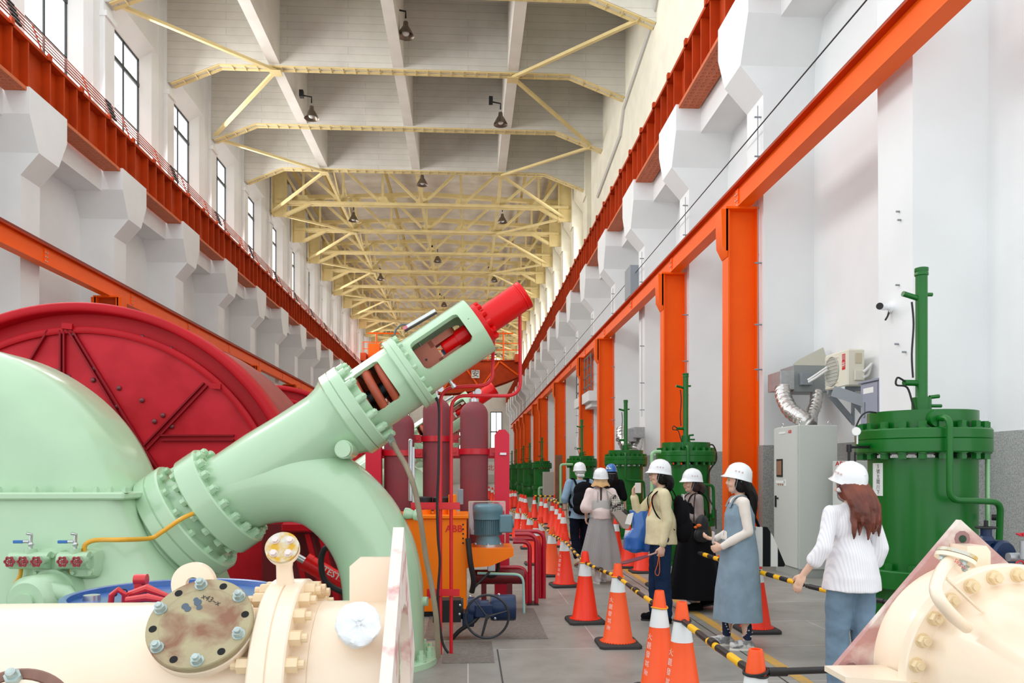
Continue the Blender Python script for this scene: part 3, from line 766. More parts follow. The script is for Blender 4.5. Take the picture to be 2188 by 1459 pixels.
# ---------------- needle valve / nozzle assembly
def nozzle():
    base=V((Q(820,1400).x,Y0,0))
    t=thing('nozzle_pipe',base,'big pale green curved nozzle pipe with flanges and open windows, nearest to the camera','nozzle assembly')
    A0=Q(757,876); ang=math.radians(34.6); d=V((math.cos(ang),0,math.sin(ang)))
    def ax(px,dist=0): # axis point by image x
        a=Q(px,876-.69*(px-757)); return V((a.x,Y0,A0.z+(a.x-A0.x)*math.tan(ang)))
    m=lambda px: px*PX
    nrm=V((-math.sin(ang),0,math.cos(ang)))
    # casing socket + flange pair 1
    c0=ax(330); c1=ax(376); c2=ax(400); c3=ax(424)
    mb=MB(); mb.lathe([(0,m(150)),(m(30),m(124)),((c1-c0).length,m(112))],c0,d,n=48); part('casing_socket',mb,LGREEN2,t,smooth=60)
    mb=MB(); L=(c3-c1).length
    mb.lathe([(0,m(108)),(0,m(124)),(.012,m(127)),(L*.46,m(127)),(L*.48,m(124)),(L*.52,m(124)),(L*.54,m(127)),(L-.012,m(127)),(L,m(124)),(L,m(80))],c1,d,n=64); part('socket_flange',mb,LGREEN,t)
    bolt_parts('flange_bolt',LGREEN2,t,c3,d,m(112),14,.028,.035,0,a0=.1)
    # neck between flanges
    c4=ax(450); c5=ax(491)
    mb=MB(); mb.lathe([(0,m(96)),((c4-c3).length,m(92))],c3,d,n=48); part('neck',mb,LGREEN2,t)
    L=(c5-c4).length
    mb=MB(); mb.lathe([(0,m(86)),(0,m(113)),(.012,m(116)),(L-.012,m(116)),(L,m(113)),(L,m(80))],c4,d,n=64); part('body_flange',mb,LGREEN,t)
    bolt_parts('flange_bolt',LGREEN2,t,c5,d,m(101),18,.036,.05,.01,a0=.05)
    bolt_parts('flange_bolt',LGREEN2,t,c4,-d,m(103),18,.034,.045,0,a0=.05)
    # straight body from flange 2 to main flange (tapering)
    c6=ax(738)
    L=(c6-c5).length; mb=MB()
    mb.lathe([(0,m(86)),(.1*L,m(84)),(.35*L,m(84)),(.6*L,m(80)),(.86*L,m(78)),(.93*L,m(82)),(L,m(92))],c5,d,n=64); part('body',mb,LGREEN,t,smooth=60)
    # elbow
    cp=[(500,1053),(545,1038),(590,1030),(640,1030),(690,1045),(735,1078),(772,1120),(800,1172),(815,1230),(820,1290),(820,1408)]
    pts=[Q(*p) for p in cp]; pts=smoothpath(pts,5); zz=.07
    mb=MB(); mb.tube(pts,m(85),n=56); part('elbow_pipe',mb,LGREEN,t,smooth=60)
    fx=Q(820,1400).x
    mb=MB(); mb.lathe([(0,m(80)),(0,m(113)),(.045,m(113)),(.055,m(108)),(.055,m(80))],(fx,Y0,.0),(0,0,1),n=56); part('foot_flange',mb,LGREEN,t)
    bolt_parts('foot_bolt',LGREEN2,t,(fx,Y0,.055),(0,0,1),m(99),16,.034,.05,.035,a0=.2,ref=(1,0,0))
    # main flange pair
    a=ax(737); b=ax(775); L=(b-a).length
    mb=MB(); mb.lathe([(0,m(70)),(0,m(94)),(.012,m(97)),(L*.45,m(97)),(L*.455,m(94)),(L*.5,m(94)),(L*.505,m(97)),(L-.012,m(97)),(L,m(94)),(L,m(60))],a,d,n=64); part('main_flange',mb,LGREEN,t)
    u=nrm; w=d.cross(nrm)
    for i in range(14):
        th=2*PI*(i+.5)/14; mb=MB(); c=b+(u*math.cos(th)+w*math.sin(th))*m(86); mb.cyl(c,c+d*.05,.034,n=14); mb.bolt(c+d*.045,d,.028,.035,.008); part('stud_nut',mb,LGREEN,t)
    # windowed cylinders: shell with a rounded window, built in polar grid
    def shell(p0,p1,R,th,wins,name,ends=True):
        L=(p1-p0).length; mb=MB(); ref=V((0,-1,0)); uu=(ref-d*ref.dot(d)).normalized(); ww=d.cross(uu)
        # angle 0 faces camera, +90 along ww ; mesh grid
        
        def inside(tt,aa):
            for (t0,t1,a0,a1) in wins:
                if t0<tt<t1:
                    x=(aa-a0+PI)%(2*PI)-PI+0; span=(a1-a0)
                    x=(aa-a0)%(2*PI)
                    if x<span:
                        # rounded corners in metric space
                        rx=.045; dx=min(tt-t0,t1-tt); dy=min(x,span-x)*R
                        if dx<rx and dy<rx and math.hypot(rx-dx,rx-dy)>rx: continue
                        return True
            return False
        NT=max(30,int(L/.0055)); NA=int(2*PI*R/.0065)
        g={}
        for i in range(NT+1):
            for j in range(NA): g[i,j]=None
        vs=[];idx={}
        def vid(i,j,k):
            j%=NA
            if (i,j,k) not in idx:
                a=2*PI*j/NA; rr=R if k==0 else R-th
                idx[i,j,k]=len(vs); vs.append(p0+d*(L*i/NT)+(uu*math.cos(a)+ww*math.sin(a))*rr)
            return idx[i,j,k]
        solid={}
        for i in range(NT):
            for j in range(NA): solid[i,j]=not inside(L*(i+.5)/NT,2*PI*(j+.5)/NA)
        fs=[]
        for i in range(NT):
            for j in range(NA):
                if not solid[i,j]: continue
                fs.append((vid(i,j,0),vid(i,j+1,0),vid(i+1,j+1,0),vid(i+1,j,0)))
                fs.append((vid(i,j,1),vid(i+1,j,1),vid(i+1,j+1,1),vid(i,j+1,1)))
                if i==0 or not solid[i-1,j]: fs.append((vid(i,j,0),vid(i,j,1),vid(i,j+1,1),vid(i,j+1,0)))
                if i==NT-1 or not solid[i+1,j]: fs.append((vid(i+1,j,0),vid(i+1,j+1,0),vid(i+1,j+1,1),vid(i+1,j,1)))
                if not solid[i,(j-1)%NA]: fs.append((vid(i,j,0),vid(i+1,j,0),vid(i+1,j,1),vid(i,j,1)))
                if not solid[i,(j+1)%NA]: fs.append((vid(i,j+1,0),vid(i,j+1,1),vid(i+1,j+1,1),vid(i+1,j+1,0)))
        mb.add(vs,fs); return part(name,mb,LGREEN,t,smooth=40)
    p0=ax(775); p1=ax(866); R=m(72)
    L=(p1-p0).length
    # window spans: front (facing the camera, a little above axis) and back
    # ww direction = d x uu ; find sign so that +angle is upward
    uu=V((0,-1,0)); ww=d.cross(uu); up=1 if ww.dot(nrm)>0 else -1
    def win(t0,t1,lo,hi):  # lo,hi in degrees above axis (positive up)
        a0,a1=math.radians(lo),math.radians(hi)
        if up<0: a0,a1=-a1,-a0
        return (t0,t1,a0%(2*PI),a0%(2*PI)+(a1-a0))
    sp=shell(p0,p1,R,.03,[win(L*.15,L*.72,-36,46),win(L*.15,L*.72,140,222)],'spring_housing')
    # spring
    ps=ax(762); pe=ax(872); turns=4.3; N=110; Ls=(pe-ps).length; pts=[]
    for i in range(N+1):
        a=2*PI*turns*i/N+1.2; pts.append(ps+d*(Ls*i/N)+(V((0,-1,0))*math.cos(a)+nrm*math.sin(a))*(R*.80))
    mb=MB(); mb.tube(pts,m(9.5),n=14); part('coil_spring',mb,SPRING,t,label='rust red coil spring seen through the window',smooth=60)
    mb=MB(); mb.cyl(ax(760),ax(930),m(17),n=20); part('inner_rod',mb,DARK,t)
    # intermediate flange pair
    a=ax(862); b=ax(884); L=(b-a).length
    mb=MB(); mb.lathe([(0,m(60)),(0,m(81)),(.008,m(83)),(L*.47,m(83)),(L*.475,m(81.5)),(L*.525,m(81.5)),(L*.53,m(83)),(L-.008,m(83)),(L,m(81)),(L,m(50))],a,d,n=64); part('cover_flange',mb,LGREEN,t)
    bolt_parts('flange_bolt',LGREEN2,t,b,d,m(76),16,.020,.035,0,a0=.1)
    # upper housing
    p0=ax(884); p1=ax(1023); R=m(64); L=(p1-p0).length
    shell(p0,p1,R,.035,[win(L*.12,L*.82,-25,40),win(L*.12,L*.82,140,206)],'actuator_housing')
    mb=MB(); mb.lathe([(0,m(20)),(0,m(63)),(.03,m(63)),(.03,m(20))],p1-d*.03,d,n=48); part('end_plate',mb,LGREEN,t)
    for px,py in ((891,772),(1002,695)):
        q=ax(px); mb=MB(); c=Q(px,py); c=V((c.x,Y0-R*.93,c.z)); mb.cyl(c+V((0,.03,0)),c+V((0,-.012,0)),m(2.6),n=12); part('lifting_hole',mb,DARK,t)
    # clevis (primer red) and red rod inside
    q0=ax(888); mb=MB(); s=lambda px,off: ax(px)+nrm*m(off)
    mb.bar(ax(880),ax(938),.14,m(60),up=nrm); 
    part('clevis_block',mb,PRIMER,t)
    for off in (21,-21):
        mb=MB(); mb.bar(ax(930)+nrm*m(off),ax(968)+nrm*m(off),.14,m(15),up=nrm); c=ax(968)+nrm*m(off); mb.cyl(c+nrm*m(7.5),c-nrm*m(7.5),.07,n=20); part('clevis_fork',mb,PRIMER,t)
    mb=MB(); c=ax(912)+V((0,-.075,0)); mb.cyl(c,c+V((0,-.004,0)),m(2.2),n=12); part('clevis_hole',mb,BLACK,t)
    mb=MB(); mb.lathe([(0,.01),(0,m(14)),(.02,m(17)),(m(34),m(17)),(m(34),m(20)),(m(62),m(20)),(m(62),m(16))],ax(948),d,n=28); part('piston_head',mb,RED,t)
    mb=MB(); mb.lathe([(0,m(18)),(m(8),m(18)),(m(8),m(23)),(m(22),m(23))],ax(995),d,n=28); part('gland',mb,DARK,t)
    mb=MB(); a=s(918,60); mb.cyl(a,a-nrm*m(34),m(3),n=10); mb.cyl(a-nrm*m(28),a-nrm*m(36),m(6),n=8); part('set_screw',mb,STEEL,t)
    mb=MB(); a=s(950,-34); mb.cyl(a-V((0,.1,0)),a+V((0,.1,0)),m(10),n=16); part('roller',mb,DARK,t)
    mb=MB(); a=ax(955)+V((0,.14,0)); mb.bar(a-nrm*m(36),a+nrm*m(6),.03,m(26),up=d); part('rear_bracket',mb,BLUED,t)
    # red cylinder
    a=ax(1023); mb=MB(); mb.lathe([(0,m(30)),(0,m(45)),(m(13),m(45)),(m(13),m(28))],a,d,n=40); part('cylinder_flange',mb,RED,t)
    bolt_parts('cylinder_bolt',RED,t,a+d*m(13),d,m(39),12,.022,.04,0,a0=.26)
    mb=MB(); Lr=(ax(1121)-ax(1040)).length
    mb.lathe([(-.08,m(25)),(0,m(31)),(Lr-m(16),m(31)),(Lr-m(15),m(30)),(Lr-m(12),m(30)),(Lr-m(11),m(31.5)),(Lr-m(7),m(31.5)),(Lr-m(6),m(30.5)),(Lr-m(4),m(31.5)),(Lr,m(31.5)),(Lr,m(24)),(Lr-.02,m(22)),(Lr-.02,.01)],ax(1040),d,n=48); part('red_cylinder',mb,RED,t)
    # plug boss
    mb=MB(); c=Q(752,962); mb.cyl(V((c.x,Y0-.18,c.z)),V((c.x-.02,Y0-.36,c.z)),m(16),n=24); mb.cyl(V((c.x,Y0-.1,c.z)),V((c.x-.02,Y0-.3,c.z)),m(19),n=24); part('plug',mb,LGREEN,t)
    # small stubs on pipe
    mb=MB(); a=Q(866,1096); mb.lathe([(0,m(12)),(m(8),m(12)),(m(22),m(7)),(m(22),m(12)),(m(30),m(12))],a,(1,-.3,-.15),n=18); part('drain_stub',mb,LGREEN,t); mb=MB(); a=Q(896,1284); mb.lathe([(0,m(8)),(m(10),m(8)),(m(10),m(10)),(m(18),m(10))],a,(1,-.2,0),n=14); part('drain_stub',mb,LGREEN,t)
    # position sensor strip on top of housing
    a=s(905,78); b=s(1000,0)
    mb=MB(); p=Q(862,703); q=Q(930,663); mb.bar(p,q,.035,m(6),up=nrm); sens=part('position_sensor',mb,mat('sensor_white',(228,230,232),.35),t)
    mb=MB(); mb.bar(p-(q-p)*.005,p+(q-p)*.12,.038,m(6.6),up=nrm); part('sensor_end',mb,mat('sensor_pink',(214,120,140),.4),sens)
    mb=MB(); mb.bar(p-nrm*m(6),q-nrm*m(6),.02,m(3),up=nrm); part('sensor_rail',mb,BLACK,t)
    mb=MB(); mb.tube(smoothpath([Q(842,722),Q(846,705),Q(858,694),Q(872,694),Q(877,690)],6),.008,n=6); part('sensor_cable',mb,mat('cable_grey',(90,96,96),.5),t)
    # little nozzle stub below housing
    mb=MB(); a=Q(962,815); mb.tube([a,a+V((.04,0,-.05))],.014,n=8); mb.cyl(a+V((.02,0,-.03)),a+V((.035,0,-.05)),.022,n=8); part('grease_nipple',mb,STEEL,t)
    return t
NZ=nozzle()
tx=MB()
# faint writing on the elbow
def curved_text(lines,c,u,w,R,axis): pass
# ---------------- crimson generator guard
GX,GZ=AX.x,1.0
def generator():
    Yg=8.6; t=thing('generator_guard',(GX,Yg,0),'huge round crimson generator cover with radial ribs behind the green casing','generator')
    ref=(0,0,1); R=2.40; ang=math.acos(-GZ/R)-.0
    def clip(a): return a
    am=math.acos(max(-1,-(GZ-.05)/R))
    mb=MB(); mb.lathe([(0,.05),(0,2.10)],(GX,Yg,GZ),(0,1,0),n=96,a0=-am,a1=am,ref=ref); part('face_plate',mb,CRIM2,t)
    mb=MB(); mb.lathe([(.05,2.08),(-.035,2.08),(-.045,2.10),(-.045,2.135),(-.035,2.15),(.05,2.15)],(GX,Yg,GZ),(0,1,0),n=96,a0=-am,a1=am,ref=ref); part('inner_ring',mb,CRIM,t,smooth=50)
    mb=MB(); mb.lathe([(.06,2.14),(.06,2.30),(-.10,2.30),(-.12,2.32),(-.12,2.38),(-.10,2.40),(.25,2.40),(.26,2.38)],(GX,Yg,GZ),(0,1,0),n=96,a0=-am,a1=am,ref=ref); part('outer_ring',mb,CRIM,t,smooth=50)
    mb=MB(); mb.lathe([(.24,2.36),(1.9,2.36),(1.9,2.2)],(GX,Yg,GZ),(0,1,0),n=96,a0=-am,a1=am,ref=ref); part('rear_shell',mb,mat('dusty_red_shell',(150,62,56),.6,var=.12,vs=2),t)
    G=lambda px,py,o=-.02: P(px,py,Y=Yg+o)
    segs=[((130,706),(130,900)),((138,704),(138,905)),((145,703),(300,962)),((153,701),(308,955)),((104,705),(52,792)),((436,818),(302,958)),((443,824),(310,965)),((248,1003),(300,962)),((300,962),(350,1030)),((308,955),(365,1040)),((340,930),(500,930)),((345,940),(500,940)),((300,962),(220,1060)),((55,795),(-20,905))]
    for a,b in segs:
        mb=MB(); mb.bar(G(*a),G(*b),.018,.05,up=(0,1,0)); part('rib',mb,mat('rib_shadow_rust_red',(140,10,24),.5,spec=.25),t)  # darker red paints in the ribs' shadow lines along with their rusty edges
    mb=MB()
    for i,(px,py) in enumerate([(114,804),(127,790),(145,804),(152,854),(199,812),(202,787),(254,829),(303,855),(348,887),(367,911),(155,714),(100,713),(304,720),(365,745),(422,780),(515,872),(250,868),(300,958),(375,1000),(180,880),(225,930),(330,900)]):
        mb.sph(G(px,py,-.01),(.028,.02,.028),8,6)
    part('cap_bolts',mb,mat('bolt_heads',(120,60,64),.35,metal=.3),t)['kind']='stuff'
    # lugs on ring
    for px,py in ((143,692),(460,820)):
        c=G(px,py,-.06); mb=MB(); mb.bar(c-V((.05,0,.02)),c+V((.06,0,-.03)),.06,.03,up=(0,1,0)); part('lug',mb,CRIM,t)
    return t
GEN=generator()
# dark-red lower structures seen under the elbow
t=thing('support_frame',(P(680,1300,Y=8.0).x,8.0,0),'dark crimson machine frame seen beneath the arch of the green pipe','machine frame')
mb=MB(); a=P(560,1120,Y=8.3); b=P(790,1340,Y=8.3); mb.box((a.x,8.3,0),(b.x+.3,8.4,a.z)); part('panel',mb,mat('dark_crimson',(112,8,22),.5,coat=.2),t)
mb=MB(); a=P(600,1125,Y=8.0); b=P(695,1130,Y=8.0); mb.rbox((a.x,8.0,a.z-.06),(b.x+.1,8.3,a.z+.04),.02); part('guard_edge',mb,CRIM,t)
for px in (672,700,640): 
    mb=MB(); a=P(px-15,1140,Y=8.1); b=P(px+25,1300,Y=8.1); mb.bar(a,b,.05,.05); part('strut',mb,CRIM,t)
t=thing('hydraulic_cylinder',P(640,1190,Y=7.5),'small red hydraulic cylinder with chrome rod marked TEST, under the green elbow','hydraulic cylinder')
a=P(633,1188,Y=7.5); b=P(652,1199,Y=7.5); c=P(790,1280,Y=7.5)
mb=MB(); mb.cyl(a+(a-b)*2,b,.035,n=20); part('rod',mb,STEEL,t)
mb=MB(); mb.cyl(b,c,.085,n=28); mb.cyl(b,b+(c-b)*.08,.09,n=28); part('barrel',mb,RED,t)
dd=(c-b).normalized(); pp=P(712,1222,Y=7.5)+V((0,-.1,0)); mb=MB(); text_on(mb,'TEST',pp,dd,V((0,-1,0)).cross(dd)*-1 if V((0,-1,0)).cross(dd).z<0 else V((0,-1,0)).cross(dd),.085,off=.0)
part('paint_lettering',mb,mat('white_marker',(235,225,225),.6),t)
mb=MB(); mb.tube(smoothpath([P(702,1168,Y=7.2),P(692,1175,Y=7.2),P(686,1200,Y=7.2),P(692,1235,Y=7.2),P(712,1255,Y=7.2),P(745,1268,Y=7.2),P(790,1275,Y=7.3)],6),.028,n=12); solo('hydraulic_hose',mb,BLACK,'thick black hose looping in front of the red TEST cylinder','hose')
# duplicates further down the hall
for i,nm in ((1,'second'),(2,'third')):
    copy_tree(NZ,delta=(0,7.4*i,0),label='%s pale green nozzle pipe with red cylinder, partly hidden behind the nearer one'%nm)
    copy_tree(GEN,delta=(0,7.4*i+.6,0),label='%s round crimson generator cover, behind the nearest one'%nm)
c2=copy_tree(CAS,delta=(0,7.4,0),label='second pale green turbine casing, hidden behind the crimson generator')
# ---------------- accumulators and their frame
YA=9.5
def accum(px,ytop,ybot,r,lab,y):
    c=P(px,ytop,Y=y); zt=c.z; b=.42
    t=thing('accumulator',(c.x,y,b),lab,'accumulator bottle','maroon accumulator bottles')
    prof=[(0,.03),(.02,r*.6),(.1,r*.95),(.18,r)]
    H=zt-b; prof.append((H-r*.95,r))
    for i in range(1,9): a=PI/2*i/8; prof.append((H-r*.95+r*.95*math.sin(a),max(.03,r*math.cos(a))))
    mb=MB(); mb.lathe(prof,(c.x,y,b),(0,0,1),n=40); part('bottle',mb,MAROON,t,smooth=60)
    mb=MB(); mb.cyl((c.x,y,zt-.02),(c.x,y,zt+.03),.06,n=16); mb.cyl((c.x,y,zt+.03),(c.x,y,zt+.12),.018,n=10); g=(c.x+.05,y-.03,zt+.11); mb.cyl(g,V(g)+V((0,-.03,0)),.04,n=20); part('gauge_neck',mb,STEEL,t)
    return t
accum(853,880,1070,.185,'maroon accumulator bottle, leftmost of three, half hidden by the green housing',YA+.1)
accum(933,850,1070,.172,'maroon accumulator bottle, middle of three, behind the two thin red pipes',YA+.2)
accum(1013,857,1075,.172,'maroon accumulator bottle, rightmost of three, beside the tall crimson post',YA)
t=thing('accumulator_rack',P(935,1000,Y=YA),'crimson steel rack with clamping bands holding the three maroon bottles','rack')
for px0,px1,py in ((782,815,945),(1057,1088,918)):
    a=P(px0,py,Y=YA-.05); b=P(px1,py,Y=YA-.05); w=b.x-a.x; mb=MB()
    mb.prism([(a.x,YA-.1,0),(b.x,YA-.1,0),(b.x,YA-.1,a.z-.06),(b.x-.05,YA-.1,a.z),(a.x+.05,YA-.1,a.z),(a.x,YA-.1,a.z-.06)],(0,.16,0)); part('post',mb,mat('rack_crimson',(216,18,54),.45),t)
for px,r,yy,py in ((853,.19,YA+.1,968),(933,.178,YA+.2,938),(1013,.178,YA,965)):
    c=P(px,py,Y=yy); mb=MB(); mb.lathe([(-.035,r+.002),(-.035,r+.016),(.035,r+.016),(.035,r+.002)],(c.x,yy,c.z),(0,0,1),n=40,closed=True)
    for sx in (-1,1): mb.box((c.x+sx*(r+.01),yy-.06,c.z-.05),(c.x+sx*(r+.10),yy-.04,c.z+.05)); mb.cyl((c.x+sx*(r+.06),yy-.09,c.z),(c.x+sx*(r+.06),yy-.03,c.z),.018,n=6)
    part('clamp_band',mb,mat('band_red',(196,16,36),.4,coat=.2),t)
a=P(800,968,Y=YA+.15); b=P(1065,968,Y=YA+.15)
for z in (a.z,.9): part('cross_bar',MB().box((a.x,YA+.4,z-.06),(b.x,YA+.46,z+.06)),mat('band_red'  ,(196,16,36)),t)
part('name_plate',MB().rbox(P(1068,972,Y=YA-.12),P(1082,967,Y=YA-.105),.002),STEEL,t)
# ---------------- orange hydraulic tank
YH=8.45
t=thing('hydraulic_unit',(P(935,1290,Y=YH).x,YH,0),'bright orange hydraulic power tank with red lettering, behind the two thin red pipes','hydraulic power unit')
x0=P(868,1200,Y=YH).x-.12; x1=P(997,1200,Y=YH).x; zt=P(930,1108,Y=YH).z; zb=P(930,1312,Y=YH).z
OT=mat('tank_orange',(255,126,0),.45,spec=.3)
part('tank',MB().rbox((x0,YH,max(.06,zb)),(x1,YH+.75,zt),.008),OT,t)
part('tank_foot',MB().box((x0+.1,YH+.05,0),(x1-.05,YH+.7,.1)),DARK,t)
part('tank_lid',MB().rbox((x0-.02,YH-.03,zt),(x1+.02,YH+.78,zt+.04),.006),OT,t)
mb=MB(); c=P(970,1130,Y=YH-.002); text_on(mb,'ABB',c,(1,0,0),(0,0,1),.105,.003); part('lettering',mb,mat('logo_red',(214,26,22),.5),t)
for i in range(5):
    p=P(989.5,1120.5+i*9.9,Y=YH-.001); part('sight_hole',MB().cyl(p,p+V((0,-.004,0)),.010,n=12),BLACK,t)
for px in (903,946):
    c=P(px,1095,Y=YH+.25); mb=MB(); mb.lathe([(0,.08),(.03,.08),(.03,.11),(.14,.11),(.15,.10),(.15,.02)],(c.x,YH+.25,zt+.08),(0,0,1),n=32); part('breather_cap',mb,BLACK,t)
    part('breather_neck',MB().cyl((c.x,YH+.25,zt+.03),(c.x,YH+.25,zt+.09),.10,n=28),OT,t)
part('lid_block',MB().rbox((P(958,1100,Y=YH).x,YH+.05,zt+.04),(P(975,1100,Y=YH).x,YH+.15,zt+.26),.005),OT,t)
p=P(984,1075,Y=YH); part('solenoid',MB().rbox((p.x-.03,YH+.05,zt+.15),(p.x+.03,YH+.13,zt+.32),.006),GREY,t)
# side shelf
x2=P(1098,1175,Y=YH).x; za=P(1000,1176,Y=YH).z; mb=MB(); zs=P(1000,1215,Y=YH).z
mb.prism([(x1,YH+.05,za),(x2,YH+.05,za),(x2,YH+.05,za-.07),(P(1048,1210,Y=YH).x,YH+.05,zs+.02),(x1,YH+.05,zs)],(0,.02,0)); mb.box((x1,YH+.05,za),(x2,YH+.65,za+.015)); mb.prism([(x1,YH+.6,za),(x2,YH+.6,za),(x2,YH+.6,za-.07),(x1,YH+.6,zs)],(0,.02,0)); part('motor_shelf',mb,OT,t)
# motor
cx=P(1043,1170,Y=YH+.3).x; ym=YH+.32
t=thing('electric_motor',(cx,ym,za+.015),'blue grey finned electric motor standing upright on the orange shelf','motor')
zz=za+.015; H=P(1043,1077,Y=YH+.2).z-zz
mb=MB(); mb.lathe([(0,.02),(0,.175),(.03,.175),(.03,.02)],(cx,ym,zz),(0,0,1),n=40); part('mounting_ring',mb,STEEL,t)
mb=MB(); mb.lathe([(.03,.12),(.03,.15),(.12,.125),(.14,.14),(H*.62,.14)],(cx,ym,zz),(0,0,1),n=40)
for i in range(44):
    a=2*PI*i/44; d_=V((math.cos(a),math.sin(a),0)); mb.bar(V((cx,ym,zz+.13))+d_*.148,V((cx,ym,zz+H*.64))+d_*.148,.004,.022,up=d_)
mt=part('finned_body',mb,MOTOR,t)
mb=MB(); mb.lathe([(H*.63,.150),(H*.64,.168),(H*.80,.168),(H*.81,.170),(H*.92,.166),(H*.97,.15),(H,.12),(H,.02)],(cx,ym,zz),(0,0,1),n=44); part('fan_cowl',mb,MOTOR,t,smooth=40)
mb=MB(); mb.rbox((cx+.12,ym-.13,zz+.16),(cx+.27,ym+.05,zz+.36),.012); mb.cyl((cx+.26,ym-.04,zz+.26),(cx+.29,ym-.04,zz+.26),.05,n=16); part('terminal_box',mb,MOTOR,t)
for k in range(6):
    a=2*PI*k/6+.5; part('base_bolt',MB().bolt((cx+math.cos(a)*.16,ym+math.sin(a)*.16,zz+.03),(0,0,1),.012,.014),STEEL,t)
# clear guard
x0_=P(1002,1072,Y=YH+.6).x; x1_=P(1080,1072,Y=YH+.6).x; zg=P(1002,1072,Y=YH+.6).z
t=thing('clear_guard',((x0_+x1_)/2,YH+.62,zz),'transparent plastic guard box behind the blue grey motor','guard')
GL=bpy.data.materials.new('clear_plastic'); GL.use_nodes=True; nt=GL.node_tree; nt.nodes.clear()
o_=nt.nodes.new('ShaderNodeOutputMaterial'); mx=nt.nodes.new('ShaderNodeMixShader'); tr=nt.nodes.new('ShaderNodeBsdfTransparent'); gl=nt.nodes.new('ShaderNodeBsdfGlossy'); gl.inputs['Roughness'].default_value=.1
mx.inputs[0].default_value=.12; nt.links.new(tr.outputs[0],mx.inputs[1]); nt.links.new(gl.outputs[0],mx.inputs[2]); nt.links.new(mx.outputs[0],o_.inputs[0])
part('panel',MB().box((x0_,YH+.70,zz+.1),(x1_,YH+.706,zg)),GL,t)
mb=MB(); 
for a,b in (((x0_,zz),(x0_,zg)),((x1_,zz),(x1_,zg)),((x0_,zg),(x1_,zg))): mb.bar((a[0],YH+.70,a[1]),(b[0],YH+.70,b[1]),.012,.012)
part('edge_frame',mb,mat('frosted_edge',(206,196,170),.3),t)
# hydraulic bits below the shelf
mb=MB(); c=P(1049,1208,Y=YH+.2); mb.rbox((c.x-.04,c.y-.05,c.z-.06),(c.x+.05,c.y+.05,c.z+.03),.006); solo('pump_block',mb,STEEL,'small bright metal pump block below the orange shelf','pump')
mb=MB(); mb.tube(smoothpath([P(1000,1150,Y=YH-.05),P(1005,1200,Y=YH-.08),P(1012,1240,Y=YH-.05),P(1008,1265,Y=YH)],5),.03,n=10); solo('corrugated_conduit',mb,BLACK,'black corrugated conduit running down beside the orange tank','conduit')
mb=MB(); mb.tube(smoothpath([P(1030,1222,Y=YH+.3),P(1050,1232,Y=YH+.3),P(1062,1222,Y=YH+.3),P(1065,1200,Y=YH+.3)],5),.02,n=8); solo('pump_hose',mb,BLACK,'black pump hose looping under the orange shelf','hose'); mb=MB(); mb.tube([P(1046,1222,Y=YH+.1),P(1030,1238,Y=YH+.05),P(1010,1258,Y=YH)],.014,n=8); solo('pump_hose',mb,BLACK,'thin straight hose slanting down from the metal pump block','hose')
mb=MB(); c=P(1010,1226,Y=8.9); mb.cyl(V((c.x,9.0,.36)),V((c.x+.60,9.0,.36)),.085,n=32); mb.box((c.x+.1,8.95,0),(c.x+.16,9.05,.3)); mb.box((c.x+.4,8.95,0),(c.x+.46,9.05,.3)); solo('drain_tank',mb,mat('dark_crimson',(112,8,22)),'dark red horizontal tank lying in the shade below the orange shelf','tank')
# pale green/blue tubes bundle
for i,(c_,o) in enumerate((((168,214,176),0),((150,200,216),.03))):
    mb=MB(); mb.tube(bend([P(1020,1224+o*20,Y=8.6),P(1118,1227+o*20,Y=8.6)+V((0,0,0)),V((P(1120,1227,Y=8.6).x,8.6,0))],.1),.014,n=8); solo('small_pipe',mb,mat('pipe_tint_%d'%i,c_,.4),'thin %s pipe bending down to the floor beside the dark red pipes'%['pale green','pale blue'][i],'pipe')
# dark red pipes bundle
DR=mat('dark_red_pipe',(186,10,40),.3,coat=.4)
def rpipe(pts,r,lab,nm='red_pipe',m=DR,rad=.12):
    mb=MB(); mb.tube(bend(pts,rad,8),r,n=14); solo(nm,mb,m,lab,'pipe')
lbl=['foremost dark red pipe bending down to the floor slot right of the motor','second dark red pipe bending down to the floor slot right of the motor','third dark red pipe bending down to the floor right of the motor','rightmost dark red pipe bending down to the floor, beside the first cones','low dark red pipe curving down below the orange shelf','short dark red pipe end behind the bundle right of the shelf']
def dp(i,xs,y,px0,pyz,pxv,yb):
    Yv=CH*F/(yb-HOR); 
    z=P(pxv,pyz,Y=Yv).z; xv=P(pxv,yb,Y=Yv).x; xa=P(px0,pyz,Y=Yv).x
    rpipe([(xa,Yv+.0,z),(xv,Yv,z),(xv,Yv,0)],.027,lbl[i])
dp(0,0,0,1096,1157,1132,1288); dp(1,0,0,1100,1141,1146,1289); dp(2,0,0,1096,1151,1153,1279); dp(3,0,0,1100,1135,1162,1279); dp(4,0,0,1060,1212,1124,1290); dp(5,0,0,1090,1215,1108,1245)
mb=MB(); a=P(1125,1293,Z=0); b=P(1147,1284,Z=0); mb.box((a.x,a.y-.02,.0005),(b.x,b.y+.02,.002)); solo('floor_slot',mb,BLACK,'black slot in the floor where the dark red pipes go down','floor slot')
